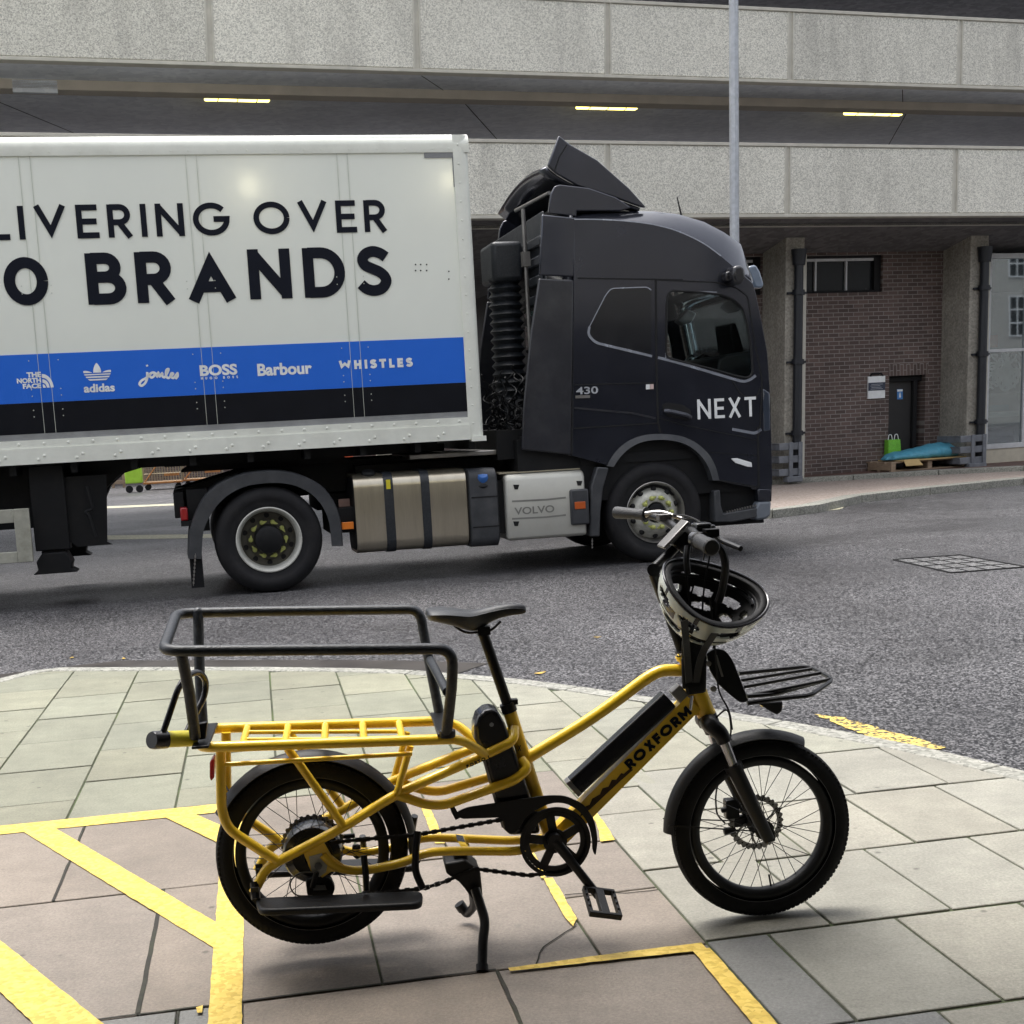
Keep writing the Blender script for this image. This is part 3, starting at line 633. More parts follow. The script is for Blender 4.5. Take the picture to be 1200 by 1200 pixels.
# manhole frame in the road: a grid of darker seams (a paved-in access cover)
mc = [(1047, 656.5), (1125, 651), (1203, 665), (1115, 672)]
C4 = [G(x, y, RZ) for x, y in mc]
mh = MB(); mh.add([p+Vector((0, 0, .003)) for p in C4], [(0, 1, 2, 3)])
root = thing('manhole_cover', C4[0], 'square checkered access cover set flush in the wet asphalt right of the lorry', 'manhole cover')
M['cover'] = aggregate('cover_infill', (0.01, 0.01, 0.01), (0.035, 0.034, 0.036), (0.24, 0.24, 0.24), 100, .5, .5, .004)
build('panel', mh, M['cover'], root, smooth=False)
mf = MB()
for i in range(5):
    t = i/4
    for a, b in ((C4[0].lerp(C4[3], t), C4[1].lerp(C4[2], t)), (C4[0].lerp(C4[1], t), C4[3].lerp(C4[2], t))):
        mf.tube([a+Vector((0, 0, .004)), b+Vector((0, 0, .004))], .010 if i in (0, 4) else .006, n=6)
build('frame', mf, M['gap'], root)

# ================================================================ CAR PARK BUILDING
BDO = G(1033, 551, .09)
KL = math.tan(R(2.45)) 
BD = Fr(Vector((BDO.x, BDO.y, 0)), 18.4, KL)
PO = 2.2            # the parapets stand this far in front of the brick wall
def bz(px, py, off=0.0): return BD.sz(px, py, off)[1]
def bs(px, py, off=0.0): return BD.sz(px, py, off)[0]
zp = dict(l0=bz(1030, 253, PO), l1=bz(1030, 170, PO), u0=bz(1030, 99.5, PO), u1=bz(1030, 15.5, PO))
zs = bz(1033, 297, 0)       # soffit height at the wall
SL, SR = -30.0, 15.0
cp = thing('car_park_building', BD.L(0, 0, 0), 'multi-storey concrete car park with pebble-faced parapets and dark brick ground floor', 'building')
up_vec = Z
def panels(name, z0, z1, jx):
    js = sorted(bs(x, y, PO) for x, y in jx); d = (js[-1]-js[0])/(len(js)-1)
    js = [js[0]-d*i for i in range(8, 0, -1)]+js+[js[-1]+d*i for i in range(1, 3)]
    g = .035; trim = MB()
    for a, b in zip(js, js[1:]):
        mb = MB(); mb.box(BD, a+g, b-g, PO-.02, PO-.14, z0+.05, z1-.05)
        build('parapet_panel', mb, M['parapet'], cp, bevel=.01)
    trim.box(BD, js[0], js[-1], PO-.035, PO-.24, z0, z1)
    for a in js:
        for e in (-1, 1): trim.box(BD, a+e*.048-.016, a+e*.048+.016, PO-.012, PO-.05, z0+.004, z1-.004)
    trim.box(BD, js[0], js[-1], PO+.0, PO-.2, z0-.012, z0+.035); trim.box(BD, js[0], js[-1], PO+.0, PO-.26, z1-.04, z1+.012)
    build('parapet_trim', trim, M['concrete_light'], cp, bevel=.006)
    return js
JL = panels('lower', zp['l0'], zp['l1'], [(713, 210), (924, 210), (1120.5, 210)])
JU = panels('upper', zp['u0'], zp['u1'], [(246, 40), (489, 45), (713, 50), (927.5, 55), (1126, 62)])
print('BD heights', zp, zs, JL[:3])
# decks and soffits
zu = zp['u0']-.0
mb = MB()
mb.box(BD, SL, SR, PO-.26, PO-1.15, zu+.01, zu+.25)                 # edge beam of the upper deck
mb.box(BD, SL, SR, PO-1.5, PO-7.5, zu-.02, zu+.22)                    # its slab underside
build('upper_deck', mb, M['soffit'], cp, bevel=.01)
mb = MB(); mb.box(BD, SL, SR, PO-1.15, PO-1.5, zu-.13, zu+.2); build('deck_beam', mb, M['beam_beige'], cp, bevel=.01)
zt = zp['u1']
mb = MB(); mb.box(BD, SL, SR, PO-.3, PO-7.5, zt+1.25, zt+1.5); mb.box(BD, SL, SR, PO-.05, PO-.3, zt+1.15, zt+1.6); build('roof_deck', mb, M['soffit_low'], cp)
# dark edge over the very top of the picture
mb = MB(); mb.box(BD, SL, SR, PO+1.6, PO-.06, bz(1030, 8, PO+1.6)-.0, bz(1030, 8, PO+1.6)+.4); 
# lower deck: canopy slab falling towards the wall
z0 = zp['l0']; za = z0+.0
mb = MB()
for (o0, zz0, o1, zz1) in ((PO-.24, z0+.005, PO-.75, z0-.0), (PO-.75, z0-.05, -.15, zs)):
    q = [BD.L(SL, o0, zz0), BD.L(SR, o0, zz0), BD.L(SR, o1, zz1), BD.L(SL, o1, zz1)]
    mb.prism(q, Vector((0, 0, .28)))
mb.box(BD, SL, SR, -.15, -9, zs, zs+.25)
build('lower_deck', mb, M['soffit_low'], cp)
mb = MB(); mb.box(BD, SL, SR, PO-.75, PO-.82, z0-.065, z0-.02); build('drip_edge', mb, M['concrete_light'], cp)
# soffit joints and conduit, upper deck
mb = MB(); zc = zu-.025
con = PO-1.72
mb.tube([BD.L(SL, con, zc-.01), BD.L(SR, con, zc-.01)], .012, n=6)
for i in range(60):
    s_ = SL+i*.7; mb.box(BD, s_, s_+.05, con+.03, con-.03, zc-.03, zc)
build('conduit', mb, M['pipe'], cp)
mb = MB()
for (x0, y0, x1, y1) in ((70, 76, 82, 97), (416, 88, 401, 153), (1000+20, 146, 1052, 137), (720, 163, 765, 128)):
    a = BD.P(x0, y0, PO-.3); 
for sx in (-26.5, -17.6, -9.8, -1.0, 6.2):
    mb = MB(); mb.ribbon([BD.L(sx, PO-.28, zu+.004), BD.L(sx+.6, PO-1.14, zu+.004)], .014, -Z, .003)
    mb.ribbon([BD.L(sx+1.0, PO-1.52, zu-.025), BD.L(sx+3.4, PO-6, zu-.025)], .016, -Z, .003)
    build('soffit_joint', mb, M['gap'], cp, smooth=False)
mb = MB(); mb.obox(BD.P(41, 102, PO-1.2), BD.u*.32, BD.n*.05, Z*.09); build('access_panel', mb, M['soffit'], cp)
# stubs standing on the lower deck behind the parapet
for x in (44, 703, 936, 1150):
    s_ = bs(x, 165, PO-2.4); mb = MB(); mb.box(BD, s_-.16, s_+.16, PO-2.2, PO-2.6, zs+.2, zp['l1']+.16)
    mb.box(BD, s_+.16, s_+.5, PO-2.5, PO-3.0, zs+.2, zp['l1']+.22)
    build('deck_column', mb, M['galv'], cp)
# ceiling lights
def clight(x0, x1, y, lab):
    a = BD.P(x0, y, PO-1.62); b = BD.P(x1, y, PO-1.62); zt_ = zu-.025
    a.z = b.z = zt_; c = (a+b)/2; h = (b-a).length/2
    r = thing('ceiling_light', c, lab, 'ceiling light', 'strip lights under the upper deck')
    m1 = MB(); m1.obox(c-Z*.012, BD.u*(h+.02), BD.n*.075, Z*.012); build('housing', m1, M['guard_grey'], r)
    m2 = MB(); m2.obox(c-Z*.062, BD.u*h, BD.n*.062, Z*.045); build('diffuser', m2, M['lamp'], r, bevel=.02)
    m3 = MB(); 
    for e in (-.6, 0, .6): m3.obox(c-Z*.06+BD.u*(h*e), BD.u*.008, BD.n*.066, Z*.05)
    build('clip', m3, M['guard_grey'], r)
M['lamp'] = emis('strip_light_diffuser', (1.0, 0.82, 0.20), 2.2)
clight(240, 316, 121, 'yellow glowing strip light under the deck, above the white trailer')
clight(676, 746, 130, 'yellow glowing strip light under the deck, above the raised spoiler of the tractor cab')
clight(990, 1056, 135.5, 'yellow glowing strip light under the deck, right of the tall grey lamp post')

# ground floor wall of dark brick, with door recess and high windows
M['brick'] = brickmat('dark_brown_brick', 18.4); M['brick_v'] = brickmat('soldier_course', 18.4, True)
WL = bs(700, 500); WR = bs(1112, 400)
dz0 = .09; door = (bs(1041.5, 470), bs(1084, 470), dz0-.2, bz(1060, 440))
def hole(s0, s1, z0, z1): return [BD.L(s0, 0, z0), BD.L(s1, 0, z0), BD.L(s1, 0, z1), BD.L(s0, 0, z1)]
w1 = (bs(938, 320), bs(1034.5, 320), bz(990, 343), bz(990, 299)); dW = w1[1]-w1[0]
w2 = (bs(893, 320)-dW, bs(893, 320), w1[2], w1[3])
mb = MB(); mb.holed([BD.L(WL, 0, -.2), BD.L(door[0], 0, -.2), BD.L(door[0], 0, door[3]), BD.L(door[1], 0, door[3]), BD.L(door[1], 0, -.2), BD.L(WR, 0, -.2), BD.L(WR, 0, zs+.1), BD.L(WL, 0, zs+.1)], [hole(*w1), hole(*w2)], -BD.n*.33)
build('brick_wall', mb, M['brick'], cp, smooth=False)
mb = MB(); mb.box(BD, door[0]-.02, door[1]+.05, .006, -.05, door[3], door[3]+.225); build('door_lintel', mb, M['brick_v'], cp, smooth=False)
# door
mb = MB(); mb.box(BD, door[0], door[1]-.19, -.2, -.25, dz0, door[3]-.11); dr = build('door', mb, M['door_black'], cp, bevel=.004)
mb = MB(); mb.box(BD, door[0], door[1], -.12, -.3, door[3]-.11, door[3]); mb.box(BD, door[1]-.19, door[1]-.1, -.12, -.3, dz0, door[3]-.11); mb.box(BD, door[0]-.002, door[0]+.05, -.15, -.3, dz0, door[3]-.11)
build('door_frame', mb, M['gap'], cp, bevel=.004)
mb = MB(); c = BD.P(1054.5, 462, -.2); mb.obox(c, BD.u*.065, BD.n*.004, Z*.10)
sg = build('door_sign', mb, mat('sign_blue', (.06, .22, .55), .4), cp)
mb = MB(); mb.obox(c+Z*.075, BD.u*.062, BD.n*.006, Z*.02); mb.lathe(c+BD.n*.003+Z*.02, BD.n, [(0, .003), (.014, .003)], n=12); mb.obox(c-Z*.03, BD.u*.02, BD.n*.006, Z*.035)
build('pictogram', mb, M['logo_white'], sg)
# high windows
for w, sp in ((w1, (955.5, 991.5, 1027.5)), (w2, (884, 860, 820))):
    mb = MB(); mb.box(BD, w[0], w[1], -.14, -.16, w[2], w[3]); wo_ = build('window', mb, M['dark_glass'], cp, smooth=False)
    fb = MB(); fb.box(BD, w[0], w[1]-.06, -.09, -.15, w[3]-.10, w[3]-.05)
    for x in sp: a = bs(x, 320, -.1); fb.box(BD, a-.018, a+.018, -.085, -.15, w[2]+.02, w[3]-.05)
    build('window_frame', fb, M['frame_white'], wo_)
    fb = MB(); fb.box(BD, w[0], w[1], -.07, -.16, w[3]-.05, w[3]); fb.box(BD, w[1]-.15, w[1], -.07, -.16, w[2], w[3]); fb.box(BD, w[0], w[1], -.06, -.16, w[2]-.0, w[2]+.05); build('window_surround', fb, M['gap'], wo_)
# columns with downpipes
def column(xl, xe, xr, pipe):
    yb = 400; s1 = bs(xe, yb, .85); s2 = bs(xr, yb, .85)
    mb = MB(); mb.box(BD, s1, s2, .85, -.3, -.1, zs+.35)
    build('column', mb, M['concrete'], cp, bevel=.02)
    if pipe:
        a = bs((pipe[0]+pipe[1])/2, yb, .95); r = .085; mb = MB()
        mb.tube([BD.L(a, .94, .1), BD.L(a, .94, zs-.15)], r, n=16)
        for zz in (.9, 2.2, 3.45): mb.tube([BD.L(a, .94, zz), BD.L(a, .94, zz+.09)], r+.03, n=16); mb.box(BD, a-.2, a+.2, .9, .86, zz+.02, zz+.06)
        mb.tube([BD.L(a, .94, zs-.3), BD.L(a, .94, zs-.02)], [r+.03, r+.06], n=16)
        build('downpipe', mb, M['pipe'], cp)
        mb = MB(); mb.box(BD, a+.11, s2+.03, .87, .845, .0, zs-.1); build('column_edge', mb, M['concrete_light'], cp)
column(897, 920, 942, (931, 940))
column(1109, 1135, 1156, (1147, 1157))
column(660, 683, 703, (693, 702))
# shop front right of the last column
GS = bs(1157, 400, .3); gz0 = bz(1180, 525, .3); gz1 = bz(1175, 297, .3)
sh = MB(); sh.box(BD, GS-.3, SR, .33, .25, gz0-.0, gz0+.10); sh.box(BD, GS-.3, SR, .33, .25, gz1-.10, gz1)
mid = bz(1180, 410.5, .3)
for a in (GS-.02, bs(1200, 400, .3), bs(1200, 400, .3)+1.5): sh.box(BD, a, a+.07, .325, .24, gz0+.1, gz1-.1)
for a in (GS+.05,): sh.box(BD, a, bs(1200, 400, .3), .32, .25, mid-.03, mid+.03); sh.box(BD, bs(1200, 400, .3)+.07, SR, .32, .25, mid-.03, mid+.03)
sfw = build('shop_window', sh, M['frame_white'], cp, bevel=.005)
mb = MB(); mb.box(BD, GS-.2, SR, .285, .28, gz0+.1, gz1-.1); build('pane', mb, M['shop_glass'], sfw, smooth=False)
mb = MB(); mb.box(BD, GS-.3, SR, .31, .2, -.1, gz0); build('shop_sill_wall', mb, mat('cream_render', (.5, .46, .37), .7), cp)
mb = MB(); mb.box(BD, GS-.3, SR, .24, .2, gz1-.75, gz1-.1); build('shop_blind', mb, mat('blind_navy', (.015, .03, .045), .6), cp)
# inside the shop
M['interior'] = mat('shop_interior', (.30, .30, .31), .7, var=.25, scale=.8)
mb = MB(); mb.box(BD, GS-.3, SR, -4, -4.2, 0, zs); mb.box(BD, GS-.3, SR, .2, -4, .05, .12); build('shop_interior', mb, M['interior'], cp)
def swirls():
    mb = MB(); rnd = random.Random(3)
    def sp(cx, cz, r0, turns, w):
        P = []
        for i in range(40):
            t = i/39; a = turns*2*math.pi*t+cx*3; r = r0*(1-.8*t); P.append(BD.L(cx+r*math.cos(a), .2, cz+r*math.sin(a)*1.15))
        mb.ribbon(P, w, BD.n, 0, .004)
    s0 = GS+.1; s1 = bs(1196, 430, .2); zb = bz(1180, 455, .2); ztp = mid-.08
    for i in range(26): sp(rnd.uniform(s0+.1, s1-.1), rnd.uniform(zb+.1, ztp-.12), rnd.uniform(.08, .24), rnd.choice((-1, 1))*rnd.uniform(.8, 1.6), rnd.uniform(.02, .05))
    for i in range(7): a = rnd.uniform(s0, s1-.2); mb.ribbon([BD.L(a+.12*math.sin(k*.7+i), .2, zb+(ztp-zb)*k/10) for k in range(11)], .035, BD.n, 0, .004)
    return mb
build('window_artwork', swirls(), mat('artwork_grey', (.75, .76, .74), .6), cp, smooth=False)
mb = MB(); mb.box(BD, GS+.05, bs(1196, 430, .1), .12, .08, bz(1180, 460, .1), mid-.03); build('artwork_backing', mb, mat('artwork_dark', (.05, .052, .055), .6), cp)
mb = MB(); mb.box(BD, GS+.1, bs(1182, 480, .1), .1, .05, bz(1180, 481, .1), bz(1180, 474, .1)); build('window_card', mb, mat('card_teal', (.12, .28, .33), .6), cp)
s1198 = bs(1196, 430, .1)
mb = MB(); mb.box(BD, s1198+.0, s1198+.16, .12, .06, bz(1180, 470, .1), mid-.2); build('window_poster', mb, M['logo_white'], cp)
mb = MB(); mb.box(BD, GS+.05, s1198, .1, .04, bz(1180, 488, .1), bz(1180, 482, .1)); build('window_shelf', mb, M['logo_white'], cp)
mb = MB(); mb.box(BD, GS+.05, s1198, .0, -.3, gz0+.1, bz(1180, 500, .1)); build('window_seat', mb, mat('seat_blue', (.05, .06, .12), .6), cp, bevel=.03)
mb = MB(); mb.box(BD, GS+.1, s1198-.1, -.5, -.6, mid+.1, mid+.35); build('shop_banner', mb, mat('banner_orange', (.5, .14, .05), .6), cp)
# notice board on the brick wall
c0, c1 = bs(1016, 452), bs(1036, 452); n0, n1 = bz(1026, 467), bz(1026, 441)
root = thing('wall_notice', BD.L((c0+c1)/2, 0, n0), 'white notice board with dark middle band on the brick wall left of the door', 'sign')
mb = MB(); mb.box(BD, c0, c1, .04, .0, n0, n1); build('board', mb, M['logo_white'], root, bevel=.004)
mb = MB(); hh = n1-n0; mb.box(BD, c0+.004, c1-.004, .046, .03, n0+hh*.36, n0+hh*.72); build('band', mb, mat('notice_band', (.03, .04, .07), .5), root)
mb = MB()
for k in range(4): mb.box(BD, c0+.05+.02*(k % 2), c1-.06-.03*(k % 3), .050, .045, n0+hh*(.42+.07*k), n0+hh*(.44+.07*k))
build('lettering', mb, M['galv'], root)
mb = MB(); mb.tube([BD.L(c0+.05, .03, n1), BD.L(c0+.09, .03, n1+.05), BD.L(c1-.09, .03, n1+.05), BD.L(c1-.05, .03, n1)], .018, n=8); build('bracket', mb, M['gap'], root)

# dark undercroft behind the trailer: floor, back wall, bay
mb = MB(); bw = G(155, 574, RZ)
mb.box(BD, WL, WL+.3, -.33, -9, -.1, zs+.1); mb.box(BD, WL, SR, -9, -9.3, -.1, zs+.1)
root = thing('brick_warehouse', (-14, 52, 0), 'dark brick building standing behind the open ground floor of the car park', 'building')
q = MB(); F9 = Fr((-14, 50, -.1), 12); q.box(F9, -40, 26, 0, -6, 0, 6.5); build('wall', q, brickmat('warehouse_brick', 12), root, smooth=False)
q = MB(); q.box(F9, -40.2, 26.2, .3, -6, 6.5, 6.9); build('roof', q, M['guard_grey'], root, smooth=False)
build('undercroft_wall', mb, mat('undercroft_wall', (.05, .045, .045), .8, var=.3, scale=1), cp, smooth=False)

# ---------------------------------------------------------------- column guards
def guard(x0, x1, y0, y1, lab):
    off = 1.12; s0, s1 = bs(x0, y1, off), bs(x1, y1, off); zt = bz((x0+x1)/2, y0, off); zb = .05
    r = thing('column_guard', BD.L((s0+s1)/2, off, 0), lab, 'metal guard', 'metal guards round the column feet')
    w = s1-s0
    for k in range(3):
        z1 = zt-k*(zt-.12)*.36; mb = MB()
        mb.box(BD, s0, s1, off, off-.05, z1-.13, z1); mb.box(BD, s0, s0+.05, off-.05, off-.75, z1-.13, z1)
        build('rail', mb, M['guard_grey'], r, bevel=.012)
    for a in (s0+w*.42, s1-.07):
        mb = MB(); mb.box(BD, a, a+.08, off+.03, off+.0, zb, zt+.01); build('post', mb, M['guard_grey'], r, bevel=.01)
    mb = MB(); mb.box(BD, s0+w*.3, s1, off+.06, off-.1, .06, .16); build('foot', mb, M['guard_grey'], r, bevel=.01)
guard(913, 939, 519, 556, 'grey steel guard with three rails round the column just right of the lorry cab')
guard(1125, 1154, 510, 546, 'grey steel guard with three rails round the column beside the shop window')

# ---------------------------------------------------------------- lamp post
b = G(862, 588, 0.0); LP = Fr(b, 18.4, KL*.75)
root = thing('lamp_post', b, 'tall galvanised steel lamp post standing behind the lorry cab', 'lamp post')
mb = MB(); mb.tube([LP.L(0, 0, 0), LP.L(0, 0, 1.2), LP.L(0, 0, 1.25), LP.L(0, 0, 9.2)], [.095, .095, .074, .072], n=8); build('post', mb, M['galv'], root, angle=20)
mb = MB(); mb.tube(fillet([LP.L(0, 0, 9.2), LP.L(0, 0, 9.7), LP.L(0, 1.2, 9.9)], .3), .035, n=8); ar = build('arm', mb, M['galv'], root)
mb = MB(); mb.obox(LP.L(0, 1.5, 9.9), LP.u*.14, LP.n*.34, Z*.06); build('lamp_head', mb, M['guard_grey'], root, bevel=.03)

# ---------------------------------------------------------------- sleeping place at the door
def pallet():
    s0, s1 = bs(1041, 548, .75), bs(1130, 546, .75)
    r = thing('wooden_pallet', BD.L(s0, .75, .09), 'flat brown wooden pallet under the blue sleeping bag by the door', 'pallet')
    for k in range(4): mb = MB(); o = .85-k*.24; mb.box(BD, s0, s1, o, o-.15, .25, .275); build('deck_board', mb, M['wood'], r, bevel=.003)
    for a in (s0, (s0+s1)/2-.05, s1-.1): mb = MB(); mb.box(BD, a, a+.1, .85, .05, .115, .25); build('block', mb, M['wood'], r, bevel=.003)
    for o in (.85, .45, .13): mb = MB(); mb.box(BD, s0, s1, o, o-.08, .093, .114); build('bottom_board', mb, M['wood'], r, bevel=.003)
pallet()
mb = MB(); s0, s1 = bs(1050, 535, .7), bs(1124, 535, .7)
mb.box(BD, s0, s1, .92, .1, .278, .30); q = BD.L(s0, .92, .3)
mb.prism([BD.L(s0+.02, .925, .30), BD.L(s0+.34, .925, .30), BD.L(s0+.38, 1.03, .19), BD.L(s0+.0, 1.03, .19)], Z*.012)
tag(build('cardboard_sheet', mb, M['card'], smooth=False), 'flattened yellow-brown cardboard between the pallet and the blue sleeping bag', 'cardboard')
from mathutils import noise as mnoise
# sleeping bag: lumpy tapering tube
rings = []; s0, s1 = bs(1035, 534, .5), bs(1117, 528, .5); NN = 60
rnd = random.Random(5)
for i in range(NN+1):
    t = i/NN; a = s0+(s1-s0)*t
    wz = (.07+.10*min(1, t*1.3))*(math.sin(math.pi*min(1, max(0.0, (t+.03)/.12))/2) if t < .09 else 1)*(math.sqrt(max(0.02, 1-((t-.86)/.15)**2)) if t > .86 else 1)
    wo2 = .2+.14*min(1, t*1.6); wo2 *= 1 if 0.06 < t < .93 else .55
    ring = []
    for k in range(20):
        an = 2*math.pi*k/20; z_ = max(-.55, math.sin(an))*wz*(1+.05*math.sin(t*19+an*2)+.05*math.sin(t*43+an*3)+.03*math.sin(t*97+an*5)); q9 = mnoise.noise(Vector((a*5, math.cos(an)*1.6, math.sin(an)*1.6+7))); z_ *= 1+.22*q9; ring.append(BD.L(a+.01*math.sin(an*5+t*20), .5+math.cos(an)*wo2*(1+.05*math.sin(t*33+an)), .30+.58*wz+z_))
    rings.append(ring)
mb = MB(); mb.loft(rings, caps=True)
o = build('sleeping_bag', mb, M['bag_blue'], angle=80); tag(o, 'crumpled blue sleeping bag lying on cardboard in front of the dark door', 'sleeping bag')
sb = o.modifiers.new('s', 'SUBSURF'); sb.levels = 1; sb.render_levels = 1
# green carrier bag
c = BD.P(1046, 528, .12); BG = Fr(Vector((c.x, c.y, 0)), 18.4)
zb = .30; zt2 = BD.sz(1046.5, 511+4, .1)[1]
root = thing('carrier_bag', BG.L(0, 0, zb), 'bright green carrier bag with white handles standing by the dark door', 'bag')
mb = MB(); w = .14
mb.loft([[BG.L(x*w*f, y*.07*f, z_) for x, y in ((-1, -1), (-.3, -1.25), (.3, -1.2), (1, -1), (1.1, 0), (1, 1), (.3, 1.2), (-.3, 1.25), (-1, 1), (-1.08, 0))] for f, z_ in ((.9, zb), (1.05, zb+.1), (1.0, zb+.25), (.95, zt2))], caps=True)
build('bag_body', mb, M['bag_green'], root)
for e in (-.5, .5): mb = MB(); mb.tube(fillet([BG.L(w*(e-.35), .03, zt2), BG.L(w*(e-.2), .03, zt2+.1), BG.L(w*(e+.2), .03, zt2+.1), BG.L(w*(e+.35), .03, zt2)], .04), .008, n=6); build('handle', mb, M['logo_white'], root)

# ---------------------------------------------------------------- things in the undercroft, seen under the trailer
UZ = RZ
def at_floor(px, py): return G(px, py, UZ)
UY = 12
def cage(x0, x1, yb, yt, lab, wood=False):
    a = at_floor(x0, yb); f = Fr(a, UY); w = f.sz(x1, yb)[0]; h = f.sz(x0, yt)[1]+0
    r = thing('roll_cage', a, lab, 'roll cage', 'roll cages in the loading bay'); D = -.7
    for off, nm in ((0, 'side_grid'), (D, 'side_grid')):
        mb = MB()
        for i in range(15): t = w*i/14; mb.tube([f.L(t, off, .25), f.L(t, off, h)], .009 if 0 < i < 14 else .02, n=5)
        for z_ in (.25, .5, .8, 1.1, 1.4, h): mb.tube([f.L(0, off, z_), f.L(w, off, z_)], .012, n=5)
        build(nm, mb, M['cage'], r)
    mb = MB(); mb.box(f, -.02, w+.02, .02, D-.02, .19, .25); build('base', mb, M['rust'], r, bevel=.01)
    mb = MB(); mb.tube([f.L(.05, .02, .27), f.L(w*.5, .02, .95)], .025, n=6); mb.box(f, w*.55, w*.95, .03, 0, .42, .5); build('brace', mb, M['rust'], r)
    for e in (.12, w-.12): 
        for oo in (-.06, D+.06): mb = MB(); mb.lathe(f.L(e, oo, .09), f.n, [(0, -.02), (.09, -.02), (.09, .02), (0, .02)], n=14); build('wheel', mb, M['truck_rubber'], r)
    return r
cage(169, 214, 575, 531, 'tall steel roll cage right of the lime green box, seen under the trailer')
cage(216, 262, 571, 531, 'tall steel roll cage nearest the rear mudguard of the tractor, seen under the trailer')
# lime box on castors
a = at_floor(148, 578); f = Fr(a, UY); w = f.sz(168, 578)[0]; h = f.sz(150, 547)[1]; zb2 = f.sz(150, 567)[1]
r = thing('lime_trolley', a, 'lime green box trolley on castors, seen below the trailer', 'trolley')
mb = MB(); mb.box(f, 0, w, 0, -.5, zb2, h); build('bin', mb, M['lime_box'], r, bevel=.03)
for e in (.1, w-.1):
    mb = MB(); mb.lathe(f.L(e, -.05, .11), f.n, [(0, -.03), (.11, -.03), (.11, .03), (0, .03)], n=14); build('wheel', mb, M['truck_rubber'], r)
# wooden frame
a = at_floor(118, 573); f = Fr(a, UY); w = f.sz(147, 573)[0]; h = f.sz(120, 551)[1]; zb2 = f.sz(130, 567)[1]
r = thing('wooden_crate', a, 'open pale wooden crate left of the lime green box, seen below the trailer', 'crate')
for i, e in enumerate((0, w/2-.03, w-.08)): mb = MB(); mb.box(f, e, e+.09, 0, -.1, 0, h+.3); build('post', mb, M['wood'], r)
for z_ in (zb2-.02, h+.2): mb = MB(); mb.box(f, -.02, w+.02, .02, -.08, z_, z_+.12); build('rail', mb, M['wood'], r)
# crates, posts and barriers beyond the chassis
def thing_box(nm, lab, cat, x0, x1, yb, yt, m, D=.3, pz=None):
    a = at_floor(x0, yb); f = Fr(a, UY); w = f.sz(x1, yb)[0]; h = f.sz(x0, yt)[1]
    r = thing(nm, a, lab, cat); mb = MB(); mb.box(f, 0, w, 0, -D, 0, h); build('panel', mb, m, r, bevel=.01); return r, f, w, h
r, f, w, h = thing_box('metal_cabinet', 'beige metal cabinet seen between the trailer underside and the fuel tank', 'cabinet', 444, 478, 566, 516, mat('beige_cabinet', (.35, .33, .27), .6))
mb = MB(); mb.box(f, w*.5, w*.64, .03, 0, 0, h); build('dark_post', mb, M['pipe'], r)
mb = MB(); mb.box(f, w*.72, w*.78, .06, 0, h*.75, h*.87); build('handle', mb, M['gap'], r)
r, f, w, h = thing_box('metal_screen', 'mossy green panel seen between the trailer underside and the catwalk plate', 'panel', 482, 515, 566, 516, mat('moss_green', (.10, .11, .05), .8, var=.4))
mb = MB(); mb.box(f, w*.35, w*.4, .03, 0, 0, h); mb.box(f, w*.75, w*.85, .03, 0, 0, h); build('upright', mb, M['wood'], r)
a = at_floor(392, 566); f = Fr(a, UY); w = f.sz(416, 566)[0]; h = f.sz(400, 522)[1]
r = thing('orange_barrier', a, 'orange plastic barrier seen over the tractor chassis below the trailer', 'barrier')
mb = MB(); mb.box(f, w*.72, w, 0, -.1, 0, h); build('post', mb, M['orange'], r, bevel=.02)
mb = MB(); mb.box(f, 0, w*.72, 0, -.08, h*.62, h*.75); 
for k in range(3): mb.box(f, w*(.08+.24*k), w*(.14+.24*k), 0, -.08, h*.5, h*.62)
build('rail', mb, M['orange'], r, bevel=.02)

# ---------------------------------------------------------------- building behind the camera: a canopy overhead and a rendered front across the way (seen in reflections)
root = thing('arcade_building', (0, -7, 0), 'pale rendered building with an overhanging canopy on the near side of the street', 'building')
M['render'] = mat('pale_render', (.30, .29, .27), .8, var=.1)
E_ = Fr((0, -6.5, 0), 10.3)
mb = MB(); mb.box(E_, -40, 100, 0, .5, -.05, 10); build('wall', mb, M['render'], root, smooth=False)
mb = MB(); mb.box(E_, -22, 22, -10.0, -.01, 3.1, 3.5); build('canopy', mb, M['render'], root, smooth=False)
for i in range(24):
    for z_ in (4.4, 7.4):
        a = -30+i*5; mb = MB(); mb.box(E_, a, a+1.1, -.02, .1, z_, z_+2); w_ = build('window', mb, M['dark_glass'], root, smooth=False)
        mb = MB()
        for t in (0, .5, 1): mb.box(E_, a+1.1*t-.03, a+1.1*t+.03, -.06, .0, z_, z_+2)
        for t in (0, .33, .67, 1): mb.box(E_, a, a+1.1, -.05, .0, z_+2*t-.03, z_+2*t+.03)
        build('window_frame', mb, M['frame_white'], w_, smooth=False)

M['globe'] = emis('globe_lamp', (1.0, .93, .62), 20)
for q, rr_ in (((3.31, -5.9, 7.17), .2), ((8.02, -5.04, 7.28), .2)):
    mb = MB(); mb.ball(Vector(q)-E_.n*.45, (rr_, rr_, rr_), 16, 10); wl_ = build('wall_lamp', mb, M['globe'], root, angle=80)
    mb = MB(); mb.tube([Vector(q)-E_.n*.45+Z*.22, Vector(q)-E_.n*.1+Z*.3, Vector(q)+E_.n*.3+Z*.3], .03, n=6); build('bracket', mb, M['pipe'], wl_)

# ================================================================ LORRY
TK = Fr(G(315, 695, RZ), 13.0)
u, n3 = TK.u, TK.n
def ts(px, py, off=0.0): return TK.sz(px, py, off)[0]
def tz(px, py, off=0.0): return TK.sz(px, py, off)[1]
ZG = 0.0    # heights are above the road
